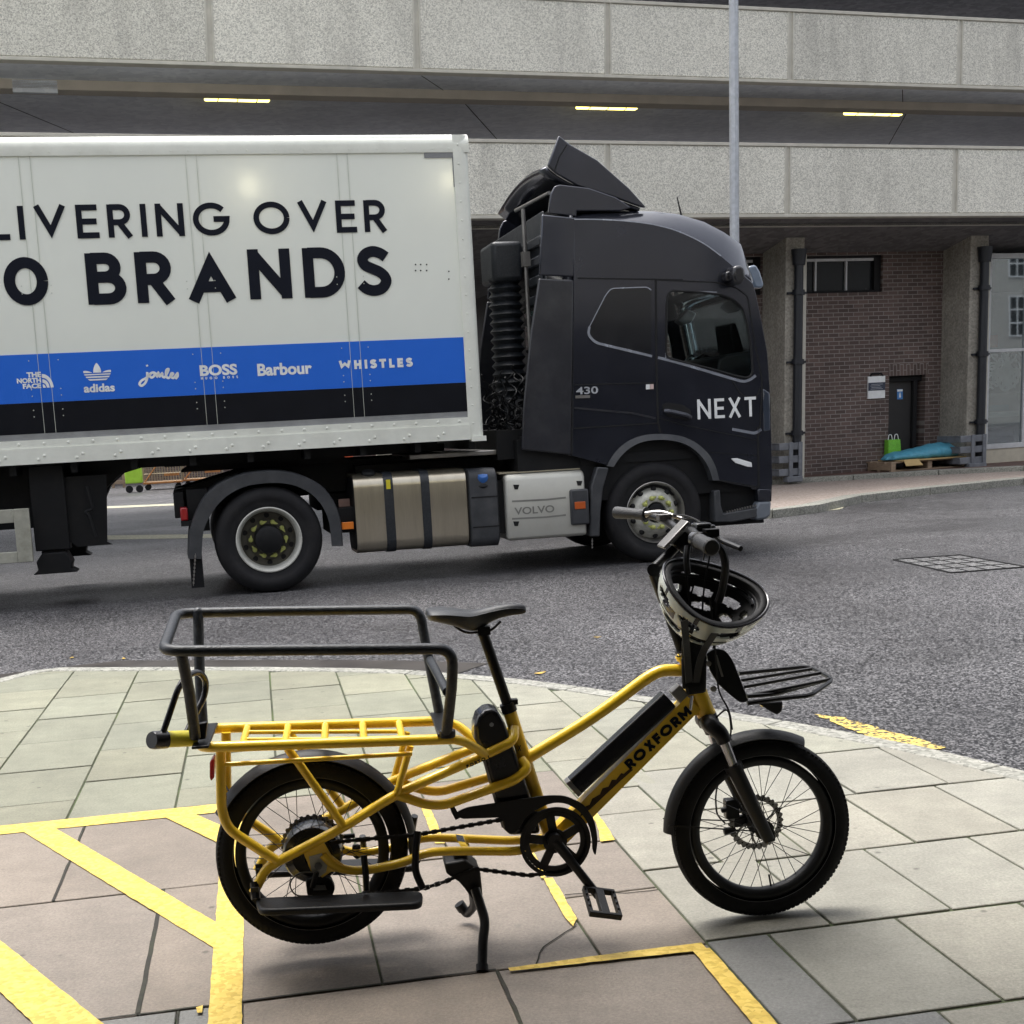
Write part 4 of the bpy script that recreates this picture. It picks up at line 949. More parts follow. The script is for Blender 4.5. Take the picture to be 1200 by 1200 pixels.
# ---------------------------------------------------------------- semi-trailer
OF = 0.03; SX = ts(556, 300, OF); SL_ = -11.3
z_top = tz(300, 157, OF); z_bot = tz(300, 529.5, OF)-0.0
def zavg(y0, y1): return (tz(0, y0, OF)+tz(550, y1, OF))/2
zb1 = zavg(418, 393.5); zb0 = zavg(477, 445); zk0 = zavg(512.5, 480); zr1 = zavg(519, 487.5); zr0 = zavg(548, 513.5)
print('trailer z', z_top, zb1, zb0, zk0, zr1, zr0, SX)
tl = thing('semi_trailer', TK.L(SX, 0, ZG), 'long off-white box trailer with big dark lettering above a blue and a black band', 'trailer')
mb = MB(); mb.box(TK, SL_, SX-.03, OF-.005, -2.52, zr1-.01, z_top-.02); build('box_body', mb, M['trailer_white'], tl, bevel=.02)
mb = MB(); mb.box(TK, SL_, SX-.12, OF+.0015, OF-.02, zb0, zb1); bb = build('blue_band', mb, M['trailer_blue'], tl, smooth=False)
mb = MB(); mb.box(TK, SL_, SX-.12, OF+.0015, OF-.02, zk0, zb0-.001); build('black_band', mb, M['trailer_black'], tl, smooth=False)
mb = MB(); mb.box(TK, SL_, SX-.12, OF+.002, OF-.02, zr1-.0, zk0-.001); build('grey_strip', mb, M['grey_strip'], tl, smooth=False)
def dome(mb, p, r, nrm, n=8):
    x, y = perp(nrm); rings = [[p+(x*math.cos(2*math.pi*k/n)+y*math.sin(2*math.pi*k/n))*r*math.cos(t)+nrm*r*.6*math.sin(t) for k in range(n)] for t in (0, .6, 1.2)]
    mb.loft(rings, caps=True)
# top rail, rounded
mb = MB(); zt0 = z_top-.185; prof = [(OF-.02, zt0), (OF+.012, zt0), (OF+.014, zt0+.012)] + [(OF+.02-.11+.11*math.cos(R(a)), z_top-.11+.11*math.sin(R(a))) for a in range(0, 91, 15)] + [(-1.2, z_top+.0), (-1.2, z_top-.05), (OF-.15, z_top-.05)]
mb.loft([[TK.L(s_, a, b) for a, b in prof] for s_ in (SL_, SX)], caps=True)
s_ = SX-.2; k = 0
while s_ > -6: dome(mb, TK.L(s_, OF+.012, zt0+.035), .013, n3); s_ -= .27 if k % 5 else .16; k += 1
tr = build('top_rail', mb, M['trailer_rail'], tl)
# front corner post with rounded edge
mb = MB(); rr = .09
prof = [(SX-.16, OF-.02), (SX-.16, OF+.016), (SX-.15, OF+.018), (SX-rr, OF+.018)]+[(SX-rr+rr*math.sin(R(a)), OF+.018-rr+rr*math.cos(R(a))) for a in range(15, 91, 15)]+[(SX, -2.5), (SX-.05, -2.5), (SX-.05, OF-.12)]
mb.loft([[TK.L(a, b, z_) for a, b in prof] for z_ in (zr0+.0, z_top-.02)], caps=True)
for i in range(16): dome(mb, TK.L(SX-.11, OF+.018, zr0+.16+i*.18), .011, n3); 
mb.box(TK, SX-.14, SX+.012, OF+.03, OF-.1, zr0-.02, zr0+.03); build('corner_post', mb, M['trailer_rail'], tl)
# bottom rail: two stepped flanges with rivets
mb = MB(); zm = zr1-(zr1-zr0)*.34
mb.box(TK, SL_, SX-.15, OF+.02, OF-.1, zm, zr1); mb.box(TK, SL_, SX-.15, OF+.032, OF-.1, zr0, zm-.0)
s_ = SX-.25
while s_ > -6: dome(mb, TK.L(s_, OF+.02, zm+.04), .015, n3); s_ -= .22
s_ = SX-.42
while s_ > -6: dome(mb, TK.L(s_, OF+.032, zr0+.075), .016, n3); dome(mb, TK.L(s_-.055, OF+.032, zr0+.042), .016, n3); s_ -= .345
build('bottom_rail', mb, M['trailer_rail'], tl)
seam = M['trailer_seam'] = mat('trailer_seam', (.52, .55, .49), .35)
for x in (412, 237, 44, -150, -350):
    mb = MB(); a = ts(x, 350, OF)
    for d in (-.05, .05): mb.box(TK, a+d-.002, a+d+.002, OF+.0018, OF-.01, zr1+.002, zt0)
    for zz in (zb0+.06, zb0+.12, zb0-.07, zb0-.13, zb1-.06, zb1+.55, zb1+.62):
        for d in (-.13, .13): dome(mb, TK.L(a+d, OF+.002, zz), .006, n3, 6)
    build('panel_seam', mb, seam, tl, smooth=False)
for x, y in ((487, 310), (493, 310), (500, 310), (487, 317), (493, 317), (500, 317), (526, 318), (526, 327)): mb = MB(); dome(mb, TK.P(x, y, OF), .008, n3, 6); build('rivet', mb, M['gap'], tl)
# conspicuity tape at the front top corner
mb = MB(); a0 = ts(497, 181, OF); a1 = ts(535.5, 181, OF); q1 = tz(520, 178.5, OF); q0 = tz(520, 185, OF); q2 = tz(535, 219, OF)
mb.box(TK, a0, a1, OF+.004, OF, q0, q1); mb.box(TK, a1-.05, a1, OF+.004, OF, q2, q0)
tape = build('reflective_tape', mb, mat('tape_grey', (.20, .21, .23), .3, metal=.4), tl, smooth=False)
# lettering
def word(txt, x0, x1, yt, yb, w, m, nm='lettering', lift=.002, tr_=.13):
    """fit stroke capitals between photo columns x0..x1 and rows yt..yb at the middle"""
    xm = (x0+x1)/2; za = tz(xm, yb, OF); zb_ = tz(xm, yt, OF); a = ts(x0, yb, OF); b = ts(x1, yb, OF)
    mb = MB(); letters(mb, txt, w, TK.L(a, OF, za), u, Z, n3, zb_-za, b-a, track=tr_, lift=lift)
    return build(nm, mb, m, tl, smooth=False)
word('LIVERING', -12, 271, 239.5, 278.5, .165, M['ink'], tr_=.23); word('OVER', 298, 454, 235.5, 273, .165, M['ink'], tr_=.21)
word('0', 6, 60, 302, 357, .205, M['ink']); word('BRANDS', 103, 459, 292.5, 351.5, .205, M['ink'], tr_=.21)
def fword(txt, x0, x1, yt, yb, bold=0.0, m=None, lift=.004, nm='lettering'):
    xm = (x0+x1)/2; za = tz(xm, yb, OF); zb_ = tz(xm, yt, OF); a = ts(x0, yb, OF); b = ts(x1, yb, OF)
    mb = MB(); font(mb, txt, TK.L(a, OF, za), u, Z, n3, zb_-za, b-a, bold, lift); return build(nm, mb, m or M['logo_white'], tl, smooth=False)
word('WHISTLES', 397, 483.5, 421, 431.5, .27, M['logo_white'], tr_=.28, lift=.004)
fword('Barbour', 302, 366, 425, 439.5, .035)
fword('BOSS', 234.5, 278.5, 427, 440, .04); 
mb = MB()      # serifs on BOSS
word('HUGO BOSS', 235.5, 279, 441, 444, .22, M['logo_white'], tr_=.9, lift=.004)
for t, x0, x1, yt, yb in (('THE', 31.5, 48.5, 436, 442.2), ('NORTH', 20, 48.5, 443, 449), ('FACE', 27, 48.5, 449.5, 455.3)): fword(t, x0, x1, yt, yb, .05)
mb = MB()
cq = TK.P(50.5, 454.5, OF); sc = abs(ts(63, 450, OF)-ts(50.5, 450, OF))
for r0, r1 in ((.0, .26), (.36, .62), (.72, 1.0)):
    for i in range(10):
        a, b = R(9*i), R(9*i+9)
        mb.add([cq+n3*.004+(u*math.cos(t)+Z*math.sin(t)*1.35)*sc*q for q, t in ((r0, a), (r1, a), (r1, b), (r0, b))], [(0, 1, 2, 3)])
build('half_dome_logo', mb, M['logo_white'], tl, smooth=False)
# trefoil mark with three stripes and its word
mb = MB(); c = TK.P(115, 447.5, OF); s1_ = abs(ts(133, 440, OF)-ts(97, 440, OF))/2
def leafp(ang, ln, wd):
    P = []
    for i in range(21):
        t = i/20; r = math.sin(math.pi*t)**.75*wd*(1 if True else 0); P.append((t*ln, r))
    P = P+[(a, -b) for a, b in P[::-1][1:-1]]; ca, sa = math.cos(R(ang)), math.sin(R(ang))
    return [(a*ca-b*sa, a*sa+b*ca) for a, b in P]
for ang, ln, wd in ((90, 1.28, .26), (140, 1.18, .27), (40, 1.18, .27)):
    P = leafp(ang, ln*s1_, wd*s1_)
    # cut by three horizontal stripes
    cuts = [(.62*s1_, 9), (.46*s1_, .54*s1_), (.28*s1_, .38*s1_), (.10*s1_, .20*s1_)]
    for z0_, z1_ in cuts:
        pl = clip(P if sum(P[i-1][0]*P[i][1]-P[i][0]*P[i-1][1] for i in range(len(P))) > 0 else P[::-1], [(-9, -9), (9, -9), (9, 9), (-9, 9)])
        pl = clip(pl, [(-9, z0_), (9, z0_), (9, z1_), (-9, z1_)])
        if len(pl) > 2: mb.add([c+n3*(.004+.0003*(ang % 7))+u*a+Z*b for a, b in pl], [tuple(range(len(pl)))])
build('trefoil_logo', mb, M['logo_white'], tl, smooth=False)
fword('adidas', 98.5, 135, 449.5, 459.5, .035)
# handwritten word
mb = MB()
def scribble(P, w):
    P = [TK.P(x, y, OF) for x, y in P]; out = []
    for i in range(len(P)-1):
        p0, p1, p2, p3 = P[max(0, i-1)], P[i], P[i+1], P[min(len(P)-1, i+2)]
        for k in range(5):
            t = k/5; out.append(.5*((2*p1)+(-p0+p2)*t+(2*p0-5*p1+4*p2-p3)*t*t+(-p0+3*p1-3*p2+p3)*t**3))
    out.append(P[-1]); mb.ribbon(out, w, n3, .004, .0006)
scribble([(172.5, 436), (172.5, 443), (170, 449), (166, 452), (163.5, 450), (166, 446), (172, 442.5), (176, 438), (180, 436.5), (181, 440), (177.5, 442.5), (175.5, 439.5), (179, 436.5), (183, 438), (184, 441), (185.5, 437), (187, 441), (190, 437.5), (190.5, 441), (193, 442), (196, 437), (197.5, 432.5), (195, 434), (194.5, 440), (197, 443), (200.5, 440.5), (203, 438), (201, 437.5), (200, 441), (203, 443), (206, 440), (208, 437.5), (208, 441), (205.5, 444)], .022)
scribble([(172, 427.5), (172.8, 429.5)], .02)
build('handwritten_logo', mb, M['logo_white'], tl, smooth=False)
# chassis, landing legs, side guard
mb = MB()
mb.box(TK, SL_, ts(110, 560, -.5), -.45, -.75, zr0-.62, zr0-.02); mb.box(TK, SL_, ts(110, 560, -.5), -1.75, -2.05, zr0-.62, zr0-.02)
sA, sB = ts(105, 560, -.5), ts(340, 540, -.5)
for o0, o1 in ((-.45, -.75), (-1.75, -2.05)):
    mb.prism([TK.L(sA-.3, o0, zr0-.62), TK.L(sA+.02, o0, zr0-.5), TK.L(sA+.12, o0, zr0-.3), TK.L(sA+.3, o0, zr0-.15), TK.L(sA+.5, o0, zr0-.10), TK.L(SX-.4, o0, zr0-.10), TK.L(SX-.4, o0, zr0-.0), TK.L(sA-.3, o0, zr0-.0)], n3*(o1-o0))
for i in range(26): mb.box(TK, SL_+.2+i*.55, SL_+.26+i*.55, -.05, -2.45, zr0-.1, zr0)
mb.box(TK, -.9, SX-.3, -.6, -1.9, zr0-.11, zr0-.03)
build('chassis', mb, M['chassis'], tl)
def lleg(o):
    mb = MB(); a = ts(58, 600, -.15); w = .16
    mb.box(TK, a-w, a+w, o, o-.2, tz(60, 645, -.15), zr0-.02); build('landing_leg', mb, M['chassis'], tl, bevel=.01)
    lo = MB(); zf = tz(60, 672, -.15); lo.box(TK, a-.11, a+.11, o-.03, o-.17, zf+.12, tz(60, 650, -.15)+.1)
    ft = MB(); ft.prism([TK.L(a-.20, o+.04, zf), TK.L(a+.21, o+.04, zf), TK.L(a+.15, o+.04, zf+.04), TK.L(a+.17, o+.04, zf+.10), TK.L(a+.12, o+.04, zf+.2), TK.L(a-.1, o+.04, zf+.2), TK.L(a-.16, o+.04, zf+.12), TK.L(a-.15, o+.04, zf+.04)], n3*-.3)
    build('leg_tube', lo, M['chassis'], tl); build('leg_foot', ft, M['chassis'], tl, bevel=.01)
lleg(-.15); lleg(-2.1)
mb = MB(); a = ts(58, 600, -.15)
mb.prism([TK.L(a+.1, -.2, tz(60, 560, -.15)), TK.L(a+.55, -.2, tz(60, 560, -.15)), TK.L(a+.5, -.2, tz(60, 640, -.15)), TK.L(a+.55, -.2, tz(60, 641, -.15)-.02), TK.L(a+.22, -.2, tz(60, 641, -.15)-.02), TK.L(a+.1, -.2, tz(60, 630, -.15))], n3*-.03)
build('leg_gusset', mb, M['chassis'], tl)
mb = MB(); mb.tube(fillet([TK.P(101, 570, -.1), TK.P(109, 597, -.1), TK.P(100, 600, -.1), TK.P(104, 604, -.1), TK.P(112, 629, -.1)], .02), .018, n=6); build('crank_handle', mb, M['chassis'], tl)
mb = MB(); g1 = ts(36, 620, 0)
mb.box(TK, g1-.14, g1, OF-.01, OF-.06, tz(25, 659, 0), tz(25, 596, 0)); sgd = []
mb2 = MB(); mb2.box(TK, SL_+3, g1-.14, OF-.01, OF-.045, tz(10, 613, 0), tz(10, 597, 0)); mb3 = MB(); mb3.box(TK, SL_+3, g1-.14, OF-.01, OF-.045, tz(10, 660, 0), tz(10, 647, 0))
gd = build('side_guard', mb, M['alu'], tl, bevel=.006); build('guard_rail', mb2, M['alu'], gd, bevel=.006); build('guard_rail', mb3, M['alu'], gd, bevel=.006)
mb = MB()
for k in (.3, 2.3, 4.3): mb.box(TK, g1-.3-k, g1-.38-k, OF-.05, -.45, tz(10, 650, 0), zr0-.05)
build('guard_bracket', mb, M['chassis'], tl)

# ---------------------------------------------------------------- wheels
def twheel(c, parent, rear, side=1, nm='wheel'):
    ax = n3*side; rt = .525; w = .30
    t = MB(); t.lathe(c, ax, [(.30, -w), (.36, -w+.0), (.44, -w-.01), (.50, -w+.015), (rt-.006, -w+.05), (rt, -w+.07), (rt, -.07), (rt-.008, -.045), (.497, -.012), (.47, -.002), (.465, .001), (.44, .006), (.40, .004), (.395, .0), (.36, -.008), (.325, -.016), (.305, -.03), (.30, -.06), (.30, -w)], n=56)
    wh = build(nm, t, M['truck_rubber'], parent, angle=50)
    if rear:
        rm = MB(); rm.lathe(c, ax, [(.30, -.05), (.317, -.018), (.322, -.006), (.312, -.002), (.300, -.012), (.290, -.045), (.278, -.11), (.27, -.15)], n=56)
        build('rim', rm, M['rim_white'], wh, angle=60)
        d = MB(); d.lathe(c, ax, [(.272, -.15), (.25, -.172), (.21, -.178), (.19, -.165), (.185, -.16), (.13, -.16), (.0, -.16)], n=48); build('rim_disc', d, M['rim_dark'], wh)
        x, y = perp(ax); hb = MB(); hb.lathe(c, ax, [(.142, -.17), (.14, -.05), (.13, -.03), (.10, -.015), (0, -.012)], n=32); build('hub', hb, M['chassis'], wh)
        for k in range(10):
            hh = MB(); nt_ = MB(); a = 2*math.pi*(k+.5)/10; hh.lathe(c+(x*math.cos(a)+y*math.sin(a))*.235, ax, [(0, -.168), (.026, -.168)], n=14)
            a = 2*math.pi*k/10; q = c+(x*math.cos(a)+y*math.sin(a))*.172; nt_.lathe(q, ax, [(.024, -.165), (.022, -.115), (0, -.105)], n=10)
            q2 = c+(x*math.cos(a+.17)+y*math.sin(a+.17))*.172; nt_.prism([q+ax*-.113+(q2-q).normalized()*s1+(q-c).normalized()*s2 for s1, s2 in ((0, -.018), (.05, -.004), (.05, .004), (0, .018))], ax*.006)
            build('hand_hole', hh, M['gap'], wh, smooth=False); build('wheel_nut', nt_, M['nut_lime'], wh)
    else:
        rm = MB(); rm.lathe(c, ax, [(.30, -.06), (.317, -.018), (.322, -.008), (.316, -.003), (.30, -.02), (.29, -.06), (.275, -.10)], n=56); build('rim', rm, M['steel'], wh, angle=60)
        d = MB(); d.lathe(c, ax, [(.278, -.10), (.262, -.075), (.235, -.045), (.205, .0), (.18, .012), (.115, .014), (.105, .0), (.10, -.04), (0, -.05)], n=56); build('rim_disc', d, M['rim_grey'], wh)
        x, y = perp(ax)
        for k in range(10):
            hh = MB(); nt_ = MB(); a = 2*math.pi*(k+.5)/10; q = c+(x*math.cos(a)+y*math.sin(a))*.245; hh.ball(q+ax*-.055, (.03, .03, .03), 10, 6)
            a = 2*math.pi*k/10; q = c+(x*math.cos(a)+y*math.sin(a))*.158; nt_.lathe(q, ax, [(.024, .01), (.022, .06), (.012, .072), (0, .074)], n=10); nt_.prism([q+ax*.018+(x*-math.sin(a)+y*math.cos(a))*s1+(q-c).normalized()*s2 for s1, s2 in ((0, -.02), (.052, -.005), (.052, .005), (0, .02))], ax*.006)
            build('hand_hole', hh, M['gap'], wh); build('wheel_nut', nt_, M['nut_lime'], wh)
        mb_ = MB(); mb_.lathe(c, ax, [(.10, -.03), (.095, .02), (.07, .03), (0, .03)], n=24); build('hub', mb_, M['chassis'], wh)
    return wh
tk = thing('lorry_tractor', TK.L(0, 0, ZG), 'dark grey lorry tractor with sleeper cab and raised roof spoiler, in front of the trailer', 'lorry')
rc = TK.L(ts(315.5, 632, .0), .0, ZG+.523); fc = TK.L(ts(768, 602, .0), .02, ZG+.523)
twheel(rc, tk, True); twheel(fc, tk, False)
for o in (-.34,): 
    mb = MB(); mb.lathe(rc+n3*o, n3, [(.28, -.3), (.5, -.29), (.523, -.25), (.523, -.05), (.5, -.01), (.28, 0)], n=40); build('wheel', mb, M['truck_rubber'], tk)
twheel(rc-n3*2.42, tk, True, -1); 
twheel(fc-n3*2.42, tk, False, -1)
mb = MB(); mb.lathe(rc, n3, [(.11, -.3), (.11, -2.1)], n=16); mb.lathe(rc-n3*1.2, n3, [(0, .3), (.2, .2), (.24, 0), (.2, -.2), (0, -.3)], n=16); mb.lathe(fc, n3, [(.07, -.3), (.07, -2.1)], n=16); build('axle', mb, M['chassis'], tk)
# chassis rails
mb = MB(); s0 = ts(204, 585, -.75); zc1 = tz(300, 546, -.75); 
for o in (-.75, -1.65):
    mb.prism([TK.L(s0, o, zc1-.42), TK.L(s0, o, zc1-.2), TK.L(s0+.9, o, zc1+.02), TK.L(5.0, o, zc1-.0), TK.L(5.0, o, zc1-.32), TK.L(.7, o, zc1-.32)], n3*-.09)
mb.box(TK, s0, s0+.1, -.2, -2.3, zc1-.45, zc1-.2)
for a in (.9, 1.6, 2.4, 3.2): mb.box(TK, a, a+.1, -.75, -1.7, zc1-.3, zc1-.1)
mb.box(TK, .6, 1.5, -.8, -1.7, zc1-.5, zc1-.05)
mb.prism([TK.L(-.75, -.7, zc1-.02), TK.L(-.5, -.7, zc1+.14), TK.L(.75, -.7, zc1+.16), TK.L(1.0, -.7, zc1-.02)], n3*-1.1)
mb.box(TK, 1.0, 4.0, -.62, -.75, zc1-.35, zc1-.05); mb.box(TK, .65, 1.1, -.1, -.8, zc1-.7, zc1-.45)
build('chassis', mb, M['chassis'], tk, bevel=.008)
mb = MB(); mb.box(TK, 2.6, 5.2, -.05, -2.45, zc1-.55, zc1+.12); mb.box(TK, 3.35, 4.7, -.32, -2.1, ZG+.35, zc1+.3); mb.box(TK, 4.55, 5.3, -.12, -2.4, ZG+.32, zc1+.1); build('engine_underside', mb, M['chassis'], tk)
# rear mudguard
def arcband(c, r, a0, a1, o0, o1, th, n=26, ex=1.0, lift=0):
    mb = MB(); P = []
    for i in range(n+1):
        a = R(a0+(a1-a0)*i/n); P.append((math.cos(a), math.sin(a)))
    rings = []
    for ca, sa in P: rings.append([c+u*ca*r*ex+Z*(sa*r)+n3*o for o in (o0, o1)]+[c+u*ca*(r-th)*ex+Z*(sa*(r-th))+n3*o for o in (o1, o0)])
    mb.loft(rings, caps=True); return mb
ca = rc+n3*0
pxs = [(222, 655), (223, 622), (229, 604), (240, 582), (256, 568), (284, 556), (320, 552), (350, 556), (378, 570), (392, 590), (399, 612), (401, 640)]
pin = [(236, 655), (238, 622), (244, 608), (254, 592), (268, 579), (288, 569), (320, 565), (346, 568), (368, 580), (381, 597), (387, 615), (389, 640)]
mb = MB(); PO_ = [TK.P(x, y, .02) for x, y in pxs]; PI = [TK.P(x, y, .02) for x, y in pin]
PO2 = fillet(PO_, .12, 3); PI2 = fillet(PI, .12, 3)
rings = [[a, b, b-n3*.04, a-n3*.66, a-n3*.66+(a-b).normalized()*.02, a+(a-b).normalized()*.012-n3*.02] for a, b in zip(PO2, PI2)]
mb.loft(rings, caps=True); mg = build('mudguard', mb, M['cab_plastic'], tk, angle=50)
mb = MB(); mb.box(TK, ts(222, 655), ts(237, 655), -.05, -.62, tz(225, 690), tz(225, 650)); build('mud_flap', mb, M['rubber'], mg)
mb = MB(); P = []
for i in range(17): P.append(TK.P(229-i*.15, 650+i*2.2, .03)); 
for i, p in enumerate(P): mb.obox(p, u*(.008 if i % 2 else .003), n3*.003, Z*.011)
build('chain', mb, M['steel'], mg)
# tail light
mb = MB(); a0, a1 = ts(211, 600, -.05), ts(220, 600, -.05); mb.box(TK, a0, a1, -.05, -.5, tz(215, 611), tz(215, 595)); build('tail_light', mb, M['red_lens'], tk, bevel=.015)
mb = MB(); mb.box(TK, a0+.0, a1+.08, -.02, -.6, tz(215, 617), tz(215, 611)); mb.box(TK, a1, a1+.2, -.15, -.5, tz(215, 625), tz(215, 575)); build('light_bracket', mb, M['chassis'], tk)
mb = MB(); mb.box(TK, ts(397, 590, -.3), ts(410, 590, -.3), -.3, -.34, tz(400, 597, -.3), tz(400, 585, -.3)); build('plate', mb, mat('pinkish_plate', (.35, .22, .18), .6), tk)
mb = MB(); mb.box(TK, ts(401, 617), ts(415, 617), -.02, -.06, tz(408, 620.5), tz(408, 612)); build('side_marker', mb, M['orange_lens'], tk, bevel=.005)
# fuel tank: rounded box
def rbox(s0, s1, o0, o1, z0, z1, r, nseg=5):
    P = []
    for (cx, cz, a0) in ((o0-r, z1-r, 0), (o1+r, z1-r, 90), (o1+r, z0+r, 180), (o0-r, z0+r, 270)):
        for i in range(nseg+1): a = R(a0+90*i/nseg); P.append((cx+r*math.cos(a), cz+r*math.sin(a)))
    return lambda s_, g=0.0, e=0.0: [TK.L(s_, a+(e if a > (o0+o1)/2 else -e), b+(e if b > (z0+z1)/2 else -e)) for a, b in P]
ft0, ft1 = ts(416.5, 600), ts(548, 600); fz0, fz1 = tz(480, 645), tz(480, 553)-.0
rg = rbox(ft0, ft1, 0.0, -.66, fz0, fz1, .13)
mb = MB(); mb.loft([rg(ft0+.03, e=-.035), rg(ft0+.008, e=-.012), rg(ft0+.0, e=0), rg(ft1, e=0), rg(ft1, e=-.012), rg(ft1+.02, e=-.035)], caps=True)
tank = build('fuel_tank', mb, M['tank_alu'], tk, angle=50)
mb = MB(); mb.loft([rg(ft0-.004, e=-.03), rg(ft0+.004, e=-.03)], caps=True); build('tank_end', mb, M['chassis'], tank)
for x0, x1 in ((451.5, 462.5), (495, 505)):
    a0, a1 = ts(x0, 600), ts(x1, 600); mb = MB(); mb.loft([rg(a0, e=.004), rg(a1, e=.004)]); mb.loft([rg(a0, e=.009), rg(a1, e=.009)], caps=True); build('tank_strap', mb, M['rail_grey'], tank)
mb = MB(); mb.box(TK, ts(452.5, 570), ts(457.5, 570), .012, .006, tz(455, 573), tz(455, 562)); build('warning_sticker', mb, M['lock_yellow'], tank, smooth=False)
mb = MB(); cc = TK.L(ts(434, 565), -.12, fz1); mb.lathe(cc, (n3*.35+Z), [(.07, -.03), (.07, .02), (.055, .035), (0, .035)], n=16); build('filler_cap', mb, M['chassis'], tank)
# side urea tank
a0, a1 = ts(549.5, 600, -.02), ts(585, 600, -.02); uz0, uz1 = tz(568, 641), tz(568, 549)
rg2 = rbox(a0, a1, 0.0, -.6, uz0, uz1, .10)
mb = MB(); lv = []
mb.loft([rg2(a0+.0, e=-.03), rg2(a0+.02), rg2(a1-.02), rg2(a1, e=-.03)], caps=True)
ut = build('urea_tank', mb, M['cab_plastic'], tk, angle=50)
mb = MB()
for y in (582, 617): mb.box(TK, a0+.03, a1-.01, .004, -.05, tz(568, y+1), tz(568, y-.5))
build('tank_groove', mb, M['gap'], ut)
mb = MB(); mb.lathe(TK.P(566, 560, -.0)-n3*.04, (n3*.8+Z), [(.065, -.05), (.065, .02), (.05, .045), (0, .048)], n=14); build('blue_cap', mb, M['blue_cap'], ut, angle=50)
mb = MB(); mb.lathe(TK.P(566, 563, -.0)-n3*.05, (n3*.8+Z), [(.09, -.05), (.09, -.01), (.07, .0), (0, .0)], n=16); build('cap_seat', mb, M['chassis'], ut)
# battery box
a0, a1 = ts(594, 600, .02), ts(687, 600, .02); bz0, bz1 = tz(640, 631, .02), tz(640, 553, .02)
mb = MB(); P = [(.02, bz0+.04), (.0, bz0), (-.05, bz0), (-.1, bz1-.02), (-.10, bz1+.0), (-.07, bz1), (-.01, bz1-.03), (.02, bz1-.09)]
def face(s_, e=0): return [TK.L(s_, .03, bz0+.035), TK.L(s_, .015, bz0), TK.L(s_, -.6, bz0), TK.L(s_, -.6, bz1), TK.L(s_, -.05, bz1), TK.L(s_, .0, bz1-.02), TK.L(s_, .03, bz1-.07)]
mb.loft([face(a0), face(a1)], caps=True); bx = build('battery_box', mb, M['silver_paint'], tk, bevel=.035, seg=3, angle=50)
mb = MB(); mb.box(TK, a0-.12, a0+.02, -.08, -.55, bz0+.08, bz1-.06); build('box_side', mb, M['chassis'], bx)
mb = MB(); mb.prism([TK.L(a0-.05, -.03, bz1+.004), TK.L(a1-.03, -.03, bz1+.004), TK.L(a1-.03, -.62, bz1+.004), TK.L(a0-.05, -.62, bz1+.004)], Z*.012); build('tread_top', mb, M['tread_plate'], bx)
mb = MB()
for y, d in ((585.5, 1), (606, -1)): mb.ribbon([TK.P(600, y+2, .03), TK.P(640, y, .03), TK.P(663, y-2.5, .03)], .018, n3, .002, .004)
build('press_line_shade', mb, mat('box_crease_shade', (.2, .2, .185), .5), bx, smooth=False)  # shade of the pressed lines, drawn as darker strips
mb = MB(); font(mb, 'VOLVO', TK.P(603, 603.5, .03), u, Z, n3, .075, abs(ts(650, 597, .03)-ts(603, 597, .03)), .02, .003); q = MB(); build('lettering', mb, mat('emboss_shadow', (.19, .19, .175), .5), bx, smooth=False)
mb = MB()
for x, y in ((605, 571), (679, 566.5), (605, 614)): mb.prism([TK.P(x-3.5, y-3, .034), TK.P(x+3.5, y-3, .034), TK.P(x+2, y+2.5, .034), TK.P(x-2, y+2.5, .034)], n3*-.01)
build('latch_hole', mb, M['gap'], bx, smooth=False)
mb = MB(); mb.box(TK, ts(668.5, 600, .04), ts(690, 600, .04), .07, -.1, tz(679, 615, .05), tz(679, 573, .05)); lu = build('lamp_housing', mb, M['cab_plastic'], tk, bevel=.02)
mb = MB(); mb.box(TK, ts(673.5, 592, .07), ts(686, 592, .07), .078, .06, tz(679, 596.5, .07), tz(679, 588, .07)); build('side_marker', mb, mat('amber_dark', (.5, .1, .02), .3), lu, bevel=.004)
# catwalk plate
mb = MB(); zcw = tz(560, 541, -.25); mb.prism([TK.L(ts(480, 535, -.25), -.25, zcw+.06), TK.L(ts(646, 535, -.25), -.25, zcw+.06), TK.L(ts(646, 535, -.25), -1.5, zcw+.06), TK.L(ts(480, 535, -.25), -1.5, zcw+.06)], Z*.05); build('catwalk', mb, M['steel'], tk, bevel=.01)
# front mudguard rear leg
mb = MB(); mb.prism([TK.P(x, y, .05) for x, y in ((700, 547), (714, 548), (707, 572), (704, 600), (703, 629), (692, 629), (692, 600), (693, 570))], n3*-.5); build('mudguard', mb, M['cab_plastic'], tk, bevel=.015)
mb = MB()
for i in range(6): mb.obox(TK.P(694, 632+i*1.9, .03), u*(.008 if i % 2 else .003), n3*.003, Z*.009)
build('chain', mb, M['steel'], tk)

# ---------------------------------------------------------------- cab
CO = .04
top = [(672, 252), (700, 248), (760, 247.5), (790, 250), (818, 257), (842, 268), (862, 281), (868, 286), (874, 300), (880, 320)]
front = [(886, 345), (893, 380), (899, 412), (901, 440), (903, 470), (904, 520), (905, 560), (904, 588)]
arch = [(840, 563), (836, 549), (828, 535), (815, 522), (798, 514), (778, 511), (757, 512), (742, 516), (728, 524), (717, 535), (711, 545)]
low_f = [(884, 571), (862, 567)]
Tp = [(672, 533)] 
A_ = [TK.P(x, y, CO) for x, y in top]; B_ = [TK.P(x, y, CO) for x, y in front]; C_ = [TK.P(x, y, CO) for x, y in [(904, 574), (885, 572), (862, 568)]+arch+[(671, 534)]]
crease = [(673, 257), (700, 257), (730, 258.5), (765, 262.5), (795, 270.5), (825, 285), (845, 300), (864, 316), (882, 332)]
